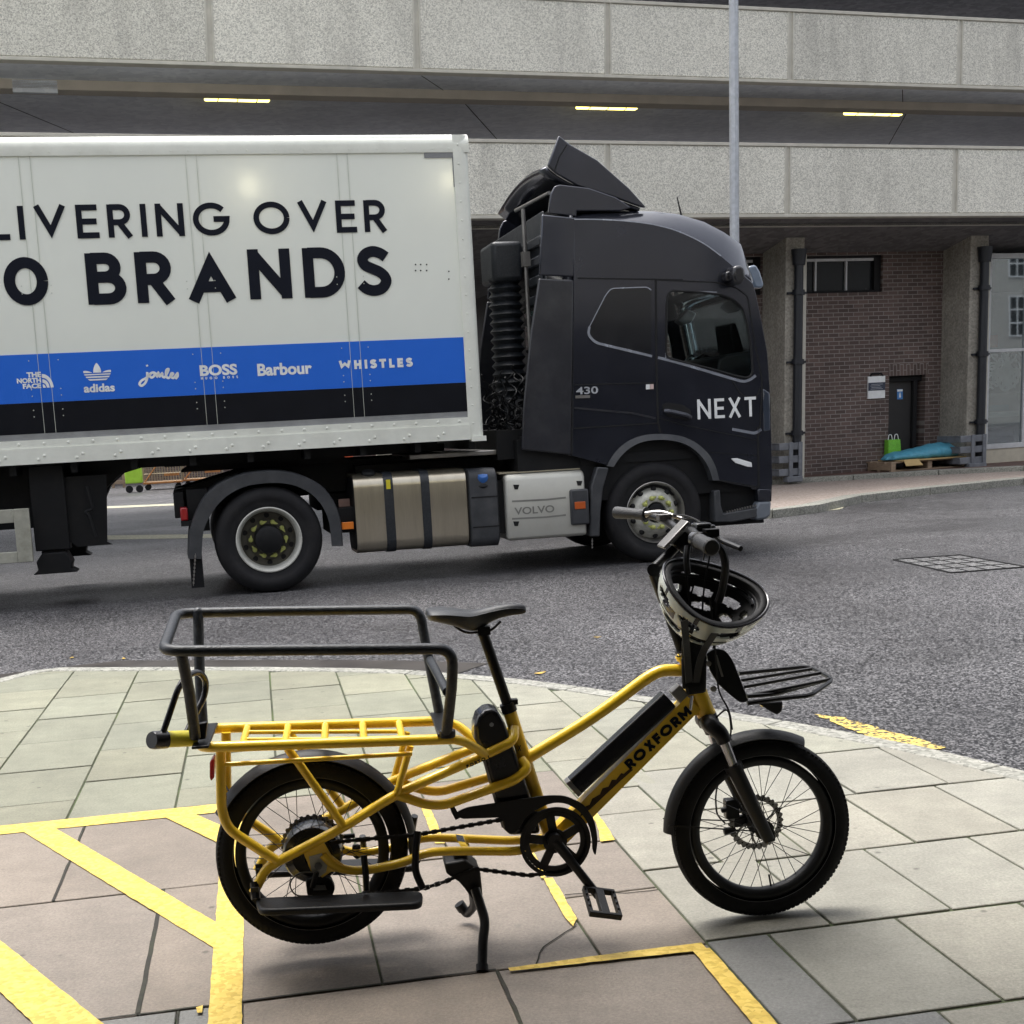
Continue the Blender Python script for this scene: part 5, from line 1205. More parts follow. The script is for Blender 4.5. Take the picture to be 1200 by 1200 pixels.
roofl = [(673, 252), (700, 248.5), (730, 247.5), (765, 247.5), (795, 251), (825, 260), (848, 272), (868, 286), (883, 330)]
K_ = [TK.P(x, y, CO) for x, y in crease]; V_ = [TK.P(x, y, -.16) for x, y in roofl]; V1_ = [a.lerp(TK.P(x, y-1.5, -.02), .75) for a, (x, y) in zip(V_, [((a[0]*.45+b[0]*.55), (a[1]*.45+b[1]*.55)) for a, b in zip(crease, roofl)])]
outline = K_+B_+C_; outline_far = A_+B_+C_
# door window opening (see-through) and a solid sleeper window panel
win = [(780.5, 419), (781, 352), (782.5, 345), (787, 340.5), (818, 342), (846, 345.5), (862, 352), (871, 362), (876, 380), (880, 405), (882, 432), (881, 439), (876, 443), (866, 441.5), (830, 431.5)]
WN = [TK.P(x, y, CO) for x, y in win]
mb = MB(); mb.holed(outline, [WN], -n3*.05); side = build('cab_side', mb, M['cab_paint'], tk, bevel=.02, seg=3)
# far side, same outline 2.44 m across
mb = MB(); D = n3*2.40; mb.holed([p-D for p in outline_far], [[p-D for p in WN]], n3*.04); build('cab_side', mb, M['cab_paint'], tk, bevel=.01)
# skin: back wall, roof, front
def skin(P, w0=0.03, w1=2.37, th=None, nm='cab_roof', m=None, crown=0.0):
    mb = MB(); rings = []
    for p in P:
        rings.append([p-n3*(w0+(w1-w0)*k/8)+Z*crown*math.sin(math.pi*k/8) for k in range(9)])
    mb.loft(rings, closed=False); o = build(nm, mb, m or M['cab_paint'], tk)
    sd_ = o.modifiers.new('s', 'SOLIDIFY'); sd_.thickness = .03; return o
skin(V_, w0=.0, w1=2.1, crown=.05)
mb = MB(); mb.loft([[a-n3*.004 for a in K_], V1_, V_], closed=False); build('roof_edge', mb, M['cab_paint'], tk, angle=70)
skin([A_[-1]]+[A_[-1].lerp(B_[0], .4)], nm='cab_front'); 
ws = [TK.P(x, y, CO) for x, y in ((882.5, 330), (886, 345), (893, 380), (899, 412), (901, 440))]
skin(ws, nm='windscreen', m=M['glass'])
skin([TK.P(x, y, CO) for x, y in ((901, 440), (903, 470), (904, 520), (905, 560), (904, 574), (884, 574))], nm='cab_front')
skin([A_[0], TK.P(671, 534, CO)], nm='cab_back')
mb = MB(); zf_ = tz(800, 470, CO); s_a, s_b = ts(676, 400, CO), ts(898, 480, CO); mb.box(TK, s_a, s_b, -.03, -2.3, zf_-.6, zf_-.5); build('cab_floor', mb, M['chassis'], tk)
# glass in the door windows
mb = MB(); mb.add([p-n3*.02 for p in WN], [tuple(range(len(WN)))]); gl1 = build('door_window', mb, M['glass'], tk, smooth=False); 
mb = MB(); mb.add([p-D+n3*.02 for p in WN], [tuple(range(len(WN)))]); build('door_window', mb, M['glass'], tk, smooth=False)
mb = MB(); mb.tube(fillet(WN, .05, 3, True), .012, n=6, closed=True); build('window_seal', mb, M['gap'], gl1)
# interior
mb = MB(); q = [TK.P(x, y, -.4) for x, y in ((838, 446), (842, 421), (850, 416), (884, 410), (892, 425), (897, 460))]; mb.prism(q, -n3*1.7); build('dashboard', mb, M['black_plastic'], tk, bevel=.03)
def seat(o):
    mb = MB(); b = TK.P(800, 470, o); mb.prism([TK.P(x, y, o) for x, y in ((772, 455), (768, 400), (776, 398), (790, 450), (822, 452), (822, 466), (776, 468))], -n3*.5); st = build('seat', mb, M['black_plastic'], tk, bevel=.03)
seat(-1.75)
mb = MB(); wc = TK.P(822, 412, -1.9); wx = (u*.82+Z*.57).normalized(); P = [wc+wx*.24*math.cos(2*math.pi*k/28)+n3*.24*math.sin(2*math.pi*k/28) for k in range(28)]
mb.tube(P, .018, n=8, closed=True); mb.tube([wc-n3*.22, wc+n3*.22], .02, n=6); mb.tube([wc, wc+(u*.3-Z*.35)], .04, n=8); mb.ball(wc, (.07, .07, .04)); build('steering_wheel', mb, M['black_plastic'], tk)
mb = MB(); mb.prism([TK.P(x, y, -1.2) for x, y in ((793, 376), (806, 362), (817, 367), (811, 378), (800, 381))], -n3*.12); build('mirror_monitor', mb, M['frame_grey'], tk, bevel=.02)
mb = MB(); mb.prism([TK.P(x, y, -2.2) for x, y in ((860, 352), (868, 355), (869, 369), (863, 369))], -n3*.02); mb.prism([TK.P(x, y, -2.2) for x, y in ((862, 390), (868, 391), (868, 400), (863, 400))], -n3*.02); build('window_sticker', mb, mat('mint', (.45, .6, .55), .5), tk)
# sleeper panel, trims, shut lines
def rib(nm, pts, w, m, off=CO, lift=.004, par=None, r=0.0, closed=False, thick=.004):
    P = [TK.P(x, y, off) for x, y in pts]; P = fillet(P, r, 4) if r else P
    if closed: P = P+[P[0]]
    mb = MB(); mb.ribbon(P, w, n3, lift, thick); return build(nm, mb, m, par or tk, smooth=False)
slp = [(716, 337.5), (758, 336), (763, 341), (763, 414), (757, 415.5), (697, 401), (689, 392), (690, 384), (710, 345)]
mb = MB(); mb.prism(fillet([TK.P(x, y, CO) for x, y in slp], .09, 4, True), n3*.004); sp_ = build('sleeper_window', mb, mat('sleeper_panel', (.011, .012, .015), .22, coat=.4), tk, smooth=False)
rib('window_trim', [(763, 340), (758, 336.5), (716, 338), (710, 345), (690.5, 383)], .010, M['crease'], r=.05, par=sp_, lift=.008)
rib('window_trim', [(690.5, 383), (689, 392), (697, 401.5), (764, 417.5)], .026, M['crease'], r=.06, par=sp_, lift=.008)
rib('window_trim', [(771, 419), (800, 426.5), (862, 445), (872, 447.5), (880, 444.5), (885.5, 440)], .028, M['crease'], r=.04, par=side)
rib('window_trim', [(780, 420), (780.5, 348), (787, 340), (840, 342.5)], .010, M['crease'], r=.06, par=side)
for nm, pts, w in (('shut_line', [(768.5, 328), (769, 420), (771, 495), (774, 507)], .022), ('shut_line', [(769, 328), (840, 331), (862, 337), (876, 347), (884, 400), (893, 446), (892, 470), (890, 510)], .014), ('shut_line', [(677, 326), (800, 328)], .014),
                   ('shut_line', [(673, 451), (767, 448.5)], .012), ('shut_line', [(673, 502), (770, 496)], .014), ('shut_line', [(772, 490), (800, 498), (860, 510), (888, 516)], .008), ('shut_line', [(858, 446), (868, 462), (876, 465), (888, 464), (890, 455)], .012), ('shut_line', [(838, 562), (888, 571)], .014), ('shut_line', [(832, 530), (888, 534)], .006), ('shut_line', [(888, 500), (889, 571)], .02)):
    rib(nm, pts, w, M['gap'], par=side, r=.04)
rib('crease_highlight', crease[:-2], .012, M['crease'], par=side, r=.2)  # bright strip: the highlight on the roof crease, put in as colour
rib('swage_shading', [(673, 478), (740, 484), (768, 490)], .02, M['cab_lower'], par=side); rib('swage_shading', [(858, 503), (885, 508), (892, 503)], .03, M['crease'], par=side, r=.05)  # body shade lines drawn as strips, one dark, one bright
# wheel arch lip
oo = [(711, 546), (718, 533), (729, 521), (743, 513), (758, 509), (778, 508), (800, 511), (817, 519), (831, 532), (839, 547), (843, 563)]
ii = [(718, 547), (725, 536), (735, 526), (747, 519), (760, 516), (778, 515), (797, 518), (811, 525), (823, 537), (830, 549), (834, 563)]
OO = fillet([TK.P(x, y, CO) for x, y in oo], .1, 3); II = fillet([TK.P(x, y, CO) for x, y in ii], .1, 3)
mb = MB(); mb.loft([[a+n3*.005, b+n3*.035, b-n3*.35, a-n3*.35] for a, b in zip(OO, II)], caps=True); build('wheel_arch', mb, M['cab_plastic'], tk, angle=50)
# lower corner: bumper and step
mb = MB(); mb.prism([TK.P(x, y, CO) for x, y in ((888, 572), (905, 572), (904, 588), (889, 588))], -n3*2.38); build('bumper', mb, M['cab_paint'], tk, bevel=.02)
mb = MB(); mb.prism([TK.P(x, y, CO) for x, y in ((889, 588), (904.5, 587), (903.5, 604), (898, 608.5), (886, 610), (884, 600))], -n3*2.38); build('bumper_lower', mb, mat('grey_valance', (.14, .16, .19), .5, dirt=(.25, .25, .25), dscale=4, damt=.3), tk, bevel=.025)
mb = MB(); st = [(837, 575), (844, 574), (845, 592), (848, 602), (888, 595), (888, 606), (858, 612), (838, 612)]
mb.prism([TK.P(x, y, CO+.0) for x, y in st], -n3*.3); build('step', mb, M['cab_plastic'], tk, bevel=.012)
mb = MB()
for i in range(12): mb.obox(TK.P(852+i*3, 600-i*.7, CO-.02), u*.006, n3*.012, Z*.010)
build('step_teeth', mb, M['steel'], tk)
mb = MB(); mb.prism([TK.P(x, y, CO-.12) for x, y in ((838, 562), (890, 571), (890, 600), (848, 604), (838, 590))], -n3*.3); build('step_well', mb, M['chassis'], tk)
# headlight edge, marker lamp, door handle
mb = MB(); mb.prism([TK.P(x, y, CO+.004) for x, y in ((893, 453), (903, 460), (904, 505), (894, 507)) ], -n3*.4); build('headlight', mb, mat('lamp_glass_dark', (.04, .05, .07), .1, coat=1), tk, bevel=.02)
mb = MB(); mb.prism([TK.P(x, y, CO+.012) for x, y in ((857, 537.5), (864, 537), (881, 542), (881.5, 547.5), (876, 547), (862, 542.5))], -n3*.02); build('marker_lamp', mb, M['logo_white'], tk, bevel=.004)
mb = MB(); mb.prism(fillet([TK.P(x, y, CO+.002) for x, y in ((776, 474), (781, 471.5), (800, 474), (809, 480), (811, 491), (806, 493), (782, 488), (777, 482))], .02, 3, True), n3*.003); hp = build('handle_recess', mb, M['gap'], tk, smooth=False)
mb = MB(); mb.tube(fillet([TK.P(779, 482, CO+.03), TK.P(784, 482, CO+.055), TK.P(804, 486.5, CO+.055), TK.P(809, 489, CO+.03)], .02), .026, n=10); build('door_handle', mb, M['cab_paint'], side)
mb = MB(); mb.prism([TK.P(x, y, CO+.006) for x, y in ((757, 450.5), (761.5, 450.2), (761.5, 456), (757, 456.3))], -n3*.003); build('sticker', mb, M['logo_white'], side)
mb = MB(); mb.prism([TK.P(x, y, CO+.006) for x, y in ((762, 450.2), (766, 450), (766, 455.8), (762, 456))], -n3*.003); build('sticker', mb, mat('pinkish', (.6, .45, .42), .5), side)
# lettering
mb = MB(); o_ = TK.P(817.5, 491.5, CO); letters(mb, 'NEXT', .15, o_, u, Z, n3, .205, abs(ts(886.5, 480, CO)-ts(817.5, 480, CO)), track=.2, lift=.004); build('lettering', mb, M['logo_white'], side, smooth=False)
mb = MB(); font(mb, '430', TK.P(675, 462.5, CO), u, Z, n3, .075, abs(ts(701, 458, CO)-ts(675, 458, CO)), .02, .006); build('lettering', mb, M['galv'], side, smooth=False)
mb = MB(); mb.prism([TK.P(x, y, CO+.008) for x, y in ((674.5, 463.5), (691.5, 463), (691.5, 466.3), (674.5, 466.8))], -n3*.003); build('badge', mb, M['steel'], side)
# camera mirrors
mb = MB(); mb.prism([TK.P(x, y, CO+.22) for x, y in ((860, 312), (868, 310), (873.5, 314), (874, 327), (869, 333), (861, 333), (858.5, 322))], -n3*.22); cm = build('camera_mirror', mb, M['battery'], tk, bevel=.03, seg=3)
mb = MB(); mb.prism([TK.P(x, y, CO+.12) for x, y in ((850.5, 319), (860, 316), (861, 328), (851, 329.5))], -n3*.12); build('mirror_arm', mb, M['battery'], cm, bevel=.015)
mb = MB(); mb.prism([TK.P(x, y, -2.6) for x, y in ((877, 312), (886, 310), (891, 318), (896, 334), (893, 338), (885, 337), (880, 326))], -n3*.2); build('camera_mirror', mb, mat('mirror_blue', (.12, .16, .22), .2, coat=1), tk, bevel=.03, seg=3)
mb = MB(); mb.tube([TK.P(798.5, 253, -.6), TK.P(793.5, 231, -.6)], [.012, .006], n=6); build('antenna', mb, M['gap'], tk)
# side deflectors behind the cab
up_ = [(634.5, 251), (676, 255.5), (674, 302), (631.5, 321)]
def defl(off_, d_, q):
    mb = MB(); mb.prism([q(x, y) for x, y in ((635, 251), (675.5, 255), (673, 324.5), (632, 322.5))], d_); a = build('side_deflector', mb, M['cab_paint'], tk, bevel=.015)
    mb = MB(); mb.prism([q(x, y) for x, y in ((631.5, 326), (672.5, 328), (669.5, 533), (611.5, 527), (614, 470), (622, 390))], d_); build('side_deflector', mb, M['cab_lower'], tk, bevel=.015); return a
defl(CO, -n3*.04, lambda x, y: TK.P(x, y, CO)); defl(-2.4, n3*.04, lambda x, y: TK.Q(x, y, CO, -2.42))
rib('shut_line', [(676, 256), (671, 533)], .03, M['gap'], lift=-.004)
# back of the cab: ribbed wall, window, stack, hoses
sbk = ts(650, 400, CO)
mb = MB(); zb0_, zb1_ = tz(650, 530, CO), tz(650, 262, CO); mb.box(TK, sbk-.02, sbk, -.12, -2.3, zb0_+.1, zb1_+.15)
back = build('cab_back_wall', mb, M['rail_grey'], tk, bevel=.01)
mb = MB()
for k in range(5): z_ = zb1_-.08-k*.19; mb.box(TK, sbk-.055, sbk-.02, -.16, -2.2, z_-.10, z_)
build('pressed_rib', mb, M['rail_grey'], back, bevel=.015)
zw = (tz(610, 408, -.5), tz(610, 364, -.5))
mb = MB(); mb.box(TK, sbk-.045, sbk-.02, -.25, -1.0, zw[0]-.03, zw[1]+.03); w_ = build('rear_window', mb, M['gap'], tk, bevel=.02)
mb = MB(); mb.box(TK, sbk-.05, sbk-.04, -.29, -.96, zw[0], zw[1]); build('pane', mb, mat('rear_pane', (.05, .075, .075), .1, coat=.5), w_)
c = TK.L(sbk-.28, -1.05, 0)
mb = MB(); zt_, zb_ = tz(588, 283, -.8), tz(588, 370, -.8)
mb.box(TK, sbk-.42, sbk-.08, -.75, -1.35, zb_+.35, zt_); build('air_intake', mb, M['rail_grey'], tk, bevel=.05, seg=3)
mb = MB(); P = []; rs = []; z_ = zb_+.38; k = 0
while z_ > tz(590, 470, -.8): P.append(TK.L(sbk-.25, -.95, z_)); rs.append(.145 if k % 2 else .185); z_ -= .045; k += 1
mb.tube(P, rs, n=16); build('bellows', mb, M['rail_grey'], tk, angle=20)
mb = MB(); mb.tube([TK.L(sbk-.12, -.5, zb0_+.2), TK.L(sbk-.12, -.5, tz(600, 245, -.5)-.0)], .022, n=8); mb.tube([TK.L(sbk+.1, -.25, zt_+.40), TK.L(sbk-.05, -1.1, zt_+.36)], .02, n=8)
mb.box(TK, sbk-.16, sbk-.08, -.46, -.54, zt_-.3, zt_-.15); build('deflector_stay', mb, M['steel'], tk)
rnd = random.Random(11)
for i in range(16):
    mb = MB(); o = rnd.uniform(-.25, -1.0); s_ = sbk-rnd.uniform(.12, .45); z1 = rnd.uniform(tz(590, 470, -.5), tz(590, 432, -.5)); z0_ = rnd.uniform(tz(590, 520, -.5), tz(590, 490, -.5)); P = []
    for k in range(150):
        t = k/149; rr_ = .04 if i % 2 else .022
        P.append(TK.L(s_-.16*math.sin(math.pi*t*1.3+i)+rr_*math.cos(t*(44+7*(i%4))+i), o-.25*t+rr_*math.sin(t*(44+7*(i%4))+i), z1+(z0_-z1)*math.sin(math.pi*t)+.05*math.sin(t*9+i)))
    mb.tube(P, .0085, n=5); build('air_line', mb, M['black_plastic'], tk)
mb = MB(); P = [TK.L(sbk-.18-.02*math.sin(k), -.25-.4*math.cos(math.pi*k/18)*0-.02*k, tz(590, 470, -.3)-.42*math.sin(math.pi*k/18)) for k in range(19)]; mb.tube(P, [.05 if k % 2 else .042 for k in range(19)], n=8); build('coiled_hose', mb, M['battery'], tk)
mb = MB(); mb.box(TK, sbk-.6, sbk-.05, -.2, -2.2, zb0_-.05, zb0_+.25); build('rear_crossmember', mb, M['chassis'], tk)
# roof spoiler: tilted shell across the roof
near = [(655, 158.5), (668, 169), (700, 187.5), (738, 221), (757.5, 243)]; lower = [(642, 194), (652, 203), (677, 217.5), (720, 231), (752, 242.5)]
Nn = [TK.P(x, y, -.06) for x, y in near]; Ll = [TK.P(x, y, -.06) for x, y in lower]
mb = MB(); mb.prism(Nn+Ll[::-1], -n3*.05); rs_ = build('roof_spoiler', mb, M['cab_paint'], tk, bevel=.012)
mb = MB(); mb.loft([[p-n3*(.05+2.15*k/8)+Z*.10*math.sin(math.pi*k/8)-Z*.10*k/8 for k in range(9)] for p in fillet(Ll, .2, 3)], closed=False); o = build('spoiler_top', mb, M['cab_paint'], rs_); sd_ = o.modifiers.new('s', 'SOLIDIFY'); sd_.thickness = .035; sd_.offset = -1
rib('shut_line', [(664, 170), (655, 185), (650, 200)], .012, M['gap'], off=-.06, par=rs_)
# fixed fairing below it
fx = [(642.5, 250), (645, 228), (650, 218), (656, 216), (690, 220), (722, 231), (740, 243), (728, 247), (676, 247), (676, 254)]
mb = MB(); mb.prism([TK.P(x, y, -.02) for x, y in fx], -n3*.04); build('roof_fairing', mb, M['cab_paint'], tk, bevel=.012)
mb = MB(); mb.prism([TK.Q(x, y, -.02, -2.3) for x, y in fx], -n3*.04); build('roof_fairing', mb, M['cab_paint'], tk, bevel=.012)
mb = MB(); mb.box(TK, ts(655, 230, 0), ts(730, 240, 0), -.1, -2.25, tz(700, 247, 0), tz(700, 240, 0)+.02); build('spoiler_frame', mb, M['chassis'], tk)

# ================================================================ CARGO BICYCLE
BK = Fr(G(891, 1073, 0), 7.0)
bu, bn = BK.u, BK.n
bike = thing('cargo_bicycle', BK.L(-.6, 0, 0), 'yellow long-tail electric cargo bicycle standing on its kickstand on the paving', 'bicycle')
def T(pts, off, r, rad=.03, n=12, mb=None, off2=None, closed=False, seg=5):
    """tube traced at lateral place off (one number or one per point), optionally mirrored to off2"""
    P = []
    for i, (x, y) in enumerate(pts):
        o = off[i] if isinstance(off, (list, tuple)) else off
        P.append(BK.P(x, y, o) if off2 is None else BK.Q(x, y, o, off2[i] if isinstance(off2, (list, tuple)) else off2))
    mb = mb or MB(); mb.tube(fillet(P, rad, seg, closed), r, n=n, closed=closed); return mb
Yl = M['yellow']; Bk = M['black_satin']; Pl = M['black_plastic']
def PR(pts, off, thick, mb=None, rad=0):
    P = [BK.P(x, y, off) for x, y in pts]; P = fillet(P, rad, 4, True) if rad else P
    mb = mb or MB(); mb.prism(P, -bn*thick); return mb
# --- frame
fr = MB()
T([(596, 830), (620, 905), (646, 985)], 0, .0185, mb=fr)                        # seat tube
T([(617, 889), (700, 838), (757, 795), (774, 785.5), (801, 785.5)], 0, .0175, .09, mb=fr)      # top tube
T([(802.5, 768), (829, 840)], 0, [.0215, .026], mb=fr, n=16)                       # head tube
for (x0, y0) in ((802.5, 768), (827.5, 836)): mb_ = T([(x0-.6, y0-1.5), (x0+1.0, y0+2.8)], 0, .027, mb=fr, n=16)
# square down tube
A0, A1 = BK.P(811, 822, 0), BK.P(655, 978, 0); d = (A1-A0).normalized(); w_ = bn.cross(d).normalized()
fr.obox((A0+A1)/2, d*((A1-A0).length/2), w_*.0275, bn*.021)
fr.prism([BK.P(x, y, .012) for x, y in ((808, 800), (826, 806), (829, 836), (806, 840), (796, 826))], -bn*.024)
fr.tube([BK.P(650, 985, .045), BK.P(650, 985, .045)-bn*.09], .027, n=20)
def both(pts, off, r, rad=.03, n=12, offs=None):
    o1 = offs or off; T(pts, o1, r, rad, n, mb=fr)
    o2 = [-o for o in o1] if isinstance(o1, (list, tuple)) else -o1
    T(pts, o1, r, rad, n, mb=fr, off2=o2)
both([(603, 853), (602, 868), (569, 884.5), (464, 930.5), (403, 969), (325, 1010), (312, 1018), (297, 1046)], 0, .0135, .05, offs=[.012, .045, .055, .075, .085, .09, .09, .095])     # long stay
both([(258.5, 876), (259.5, 950), (268, 972), (325, 1009)], .092, .0135, .06)
both([(337, 877), (349, 893), (402, 967)], .09, .0115, .03)
both([(481, 874), (465, 930)], .085, .0095, .01)
both([(262, 896), (345, 891), (483, 883)], .10, .0065, .01)
both([(611, 890), (619, 900), (604, 914), (521, 943.5), (500, 943), (464, 931)], 0, .0135, .05, offs=[.02, .04, .05, .07, .075, .08])
both([(569, 884), (545, 869), (530, 866)], .10, .013, .04, offs=[.06, .10, .112])
both([(378, 1001), (389, 1013), (406, 1020), (430, 1020), (473, 1011), (499, 999), (530, 997), (607, 998), (640, 990)], 0, .0125, .05, offs=[.085, .085, .085, .08, .075, .07, .06, .05, .03])
for sgn in (1, -1):
    fr.prism([BK.Q(x, y, .087, sgn*.090) for x, y in ((356, 1000), (366, 990), (380, 988), (388, 1002), (402, 1013), (403, 1022), (388, 1021), (378, 1028), (364, 1020))], -bn*.008)
# rack: loop rails and slats
rail = [(530, 866), (440, 868.5), (300, 873.5), (252, 874.5), (240, 866)]
P = [BK.P(x, y, .115) for x, y in rail[:-1]]; zr = sum(p.z for p in P)/4
Lr = [(BK.sz(x, y, .115)[0]) for x, y in rail[:-1]]
s_f, s_b = Lr[0], BK.sz(238, 868, 0)[0]
loop = [BK.L(s_f, .115, P[0].z), BK.L(s_b+.02, .115, P[-1].z), BK.L(s_b+.0, .115, P[-1].z), BK.L(s_b, -.115, P[-1].z), BK.L(s_b+.02, -.115, P[-1].z), BK.L(s_f, -.115, P[0].z)]
fr.tube(fillet([loop[0], loop[2], loop[3], loop[5]], .05, 6), .0145, n=12)
zrb, zrf = P[-1].z, P[0].z
def rz(s): return zrb+(zrf-zrb)*(s-s_b)/(s_f-s_b)
for x in (287, 336, 381, 426, 470): s_ = BK.sz(x, 862, 0)[0]; fr.tube([BK.L(s_, .115, rz(s_)), BK.L(s_, -.115, rz(s_))], .0105, n=8)
for o in (.045, -.045): fr.tube([BK.L(BK.sz(287, 862, 0)[0], o, zrb-.004), BK.L(BK.sz(470, 862, 0)[0], o, zrf-.004)], .006, n=8)
s_ = BK.sz(287, 862, 0)[0]
frame = build('frame', fr, Yl, bike, angle=50)
# lettering on the down tube, on its near face
off_ = .0215; a, b = BK.P(730.5, 893, off_), BK.P(809, 835, off_); rt = (b-a).normalized(); upv = -(bn.cross(rt)).normalized()
if upv.z < 0: upv = -upv
a0_ = BK.P(731, 892, off_) ; b0_ = BK.P(738.5, 902.5, off_)
mb = MB(); b1_ = BK.P(813, 834, off_); rt = (b1_-b0_).normalized(); upv = bn.cross(rt); upv = upv if upv.z > 0 else -upv
letters(mb, 'ROXFORM', .26, b0_, rt, upv, bn, .029, (b1_-b0_).length*.98, track=.1, lift=.0012); build('lettering', mb, M['ink'], frame, smooth=False)
a = BK.P(546, 901.5, .073); b = BK.P(574, 889.5, .07); rt = (b-a).normalized(); upv = bn.cross(rt); upv = upv if upv.z > 0 else -upv
mb = MB(); letters(mb, 'PORTO L', .26, BK.P(547, 899.5, .072), rt, upv, bn, .009, (b-a).length, track=.15, lift=.007); build('lettering', mb, M['ink'], frame, smooth=False)
mb = MB(); mb.prism([BK.P(x, y, .0222) for x, y in ((679, 958), (692, 948), (710, 931), (729, 913.5), (742, 902), (738, 901), (731, 907), (728, 906), (722, 914), (717, 914), (713, 922), (706, 924), (703, 931), (694, 936), (691, 943), (684, 946))], -bn*.001); build('mud_stain', mb, mat('dried_mud', (.045, .025, .01), .8, var=.4, scale=30), frame, smooth=False)
mb = MB()
for q in ((606.5, 870), (613, 885)): pass
font(mb, 'X', BK.P(606.5, 880, .02), bu, Z, bn, .016, .010, .03, .002); build('lettering', mb, M['ink'], frame, smooth=False)
# --- batteries
A0, A1 = BK.P(783, 818.5, 0), BK.P(670, 923, 0); d = (A1-A0).normalized(); w_ = bn.cross(d).normalized(); w_ = w_ if w_.z > 0 else -w_
L_ = (A1-A0).length/2; c = (A0+A1)/2
mb = MB(); pr = [(-.024, -.030), (.006, -.030), (.026, -.021), (.026, .021), (.006, .030), (-.024, .030)]
mb.loft([[c+d*e+w_*a+bn*b for a, b in pr] for e in (-L_, L_)], caps=True); bt = build('battery', mb, M['battery'], bike, bevel=.004)
mb = MB(); mb.loft([[c+d*e+w_*a*1.02+bn*b*1.02 for a, b in pr] for e in (L_-.012, L_+.003)], caps=True); build('end_cap', mb, M['steel'], bt, bevel=.002)
mb = MB(); mb.obox(BK.P(796, 813, 0), d*.017, w_*.024, bn*.02); build('battery_mount', mb, M['steel'], bike, bevel=.004)
mb = MB(); mb.prism([BK.P(x, y, .046) for x, y in ((556, 867), (556, 852), (560, 840), (568, 833), (577, 830.5), (584, 834), (592, 848), (604, 880), (632, 965), (634, 978), (598, 980), (590, 972), (581, 940), (564, 880))], -bn*.092); b2 = build('battery', mb, M['battery'], bike, bevel=.012, seg=3)
mb = MB(); mb.prism([BK.P(x, y, .048) for x, y in ((563, 882), (566, 881), (591, 970), (588, 970))], -bn*.004); build('battery_edge', mb, M['steel'], b2)
mb = MB(); mb.lathe(BK.P(576, 849, .046), bn, [(0, .002), (.006, .002), (.006, 0)], n=12); build('lock_cylinder', mb, M['chrome'], b2)
# --- seat
mb = T([(566, 742), (597, 832)], 0, .0148, n=16); build('seat_post', mb, Bk, bike)
mb = T([(594, 824), (597.5, 834)], 0, .0215, n=20); mb.obox(BK.P(603, 822, 0), bu*.008, bn*.012, Z*.007); build('seat_clamp', mb, Bk, bike)
st0 = BK.sz(499, 722, 0); st1 = BK.sz(617, 718, 0); SLn = st1[0]-st0[0]
rings = []; sp = [(0, .50, .000, .020), (.04, .98, .004, .036), (.15, 1.0, .006, .048), (.3, .9, .001, .060), (.42, .66, -.006, .074), (.52, .40, -.006, .070), (.62, .28, -.001, .048), (.72, .25, .004, .038), (.85, .22, .008, .034), (.95, .18, .005, .028), (1, .08, -.001, .014)]
for t, w, zt, hgt in sp:
    s_ = st0[0]+SLn*t; z0_ = st0[1]+(st1[1]-st0[1])*t+.010+zt; wd = .078*w; ring = []
    for k in range(20):
        a = 2*math.pi*k/20; ca, sa = math.cos(a), math.sin(a)
        zz = z0_+(.0-abs(ca)**2.2*.012*(1 if w > .5 else .5) if sa > 0 else 0)+(.010*sa if sa > 0 else hgt*sa*(.55+.45*abs(ca)))
        if t < .45 and sa > 0: zz -= .006*math.exp(-(ca/.25)**2)
        ring.append(BK.L(s_, ca*wd, zz))
    rings.append(ring)
mb = MB(); mb.loft(rings, caps=True); sd = build('saddle', mb, mat('saddle_vinyl', (.016, .018, .022), .42, bump=.15, bscale=300), bike, angle=80); sb = sd.modifiers.new('s', 'SUBSURF'); sb.levels = 1; sb.render_levels = 2
mb = MB()
for o in (.022, -.022): T([(532, 733), (545, 742), (575, 740), (587, 728)], o, .0035, .03, 8, mb=mb)
mb.obox(BK.P(566, 738, 0), bu*.017, bn*.03, Z*.011); build('saddle_rails', mb, Bk, sd)
# --- wheels
def spokes(c, r0, r1, wid, n=32):
    mb = MB(); 
    for k in range(n):
        sd_ = 1 if k % 2 else -1; a = 2*math.pi*k/n; b = a+(.55 if (k//2) % 2 else -.55)*(.6 if r0 > .05 else 1.6)
        p0 = c+(bu*math.cos(b)+Z*math.sin(b))*r0+bn*sd_*wid; p1 = c+(bu*math.cos(a)+Z*math.sin(a))*r1
        mb.tube([p0, p1], .0011, n=5, caps=False)
    return mb
def rotor(c, off, r=.08):
    mb = MB(); cc = c+bn*off; n = 60
    mb.lathe(cc, bn, [(r-.016, -.001), (r-.002, -.001), (r-.002, .001), (r-.016, .001), (r-.016, -.001)], n=n)
    for k in range(30):
        a = 2*math.pi*k/30; q = cc+(bu*math.cos(a)+Z*math.sin(a))*(r-.003); mb.tube([q+bn*.001, q-bn*.001], .006, n=8)
    for k in range(6):
        a = 2*math.pi*k/6; P = [cc+(bu*math.cos(a+.5*t)+Z*math.sin(a+.5*t))*(.02+(r-.034)*t) for t in (0, .33, .67, 1)]
        mb.ribbon(P, .006, bn, .001, .002)
    ho = MB()
    for k in range(30):
        a = 2*math.pi*(k+.5)/30; q = cc+(bu*math.cos(a)+Z*math.sin(a))*(r-.009); ho.tube([q+bn*.0016, q-bn*.0016], .0026, n=6)
    return mb, ho
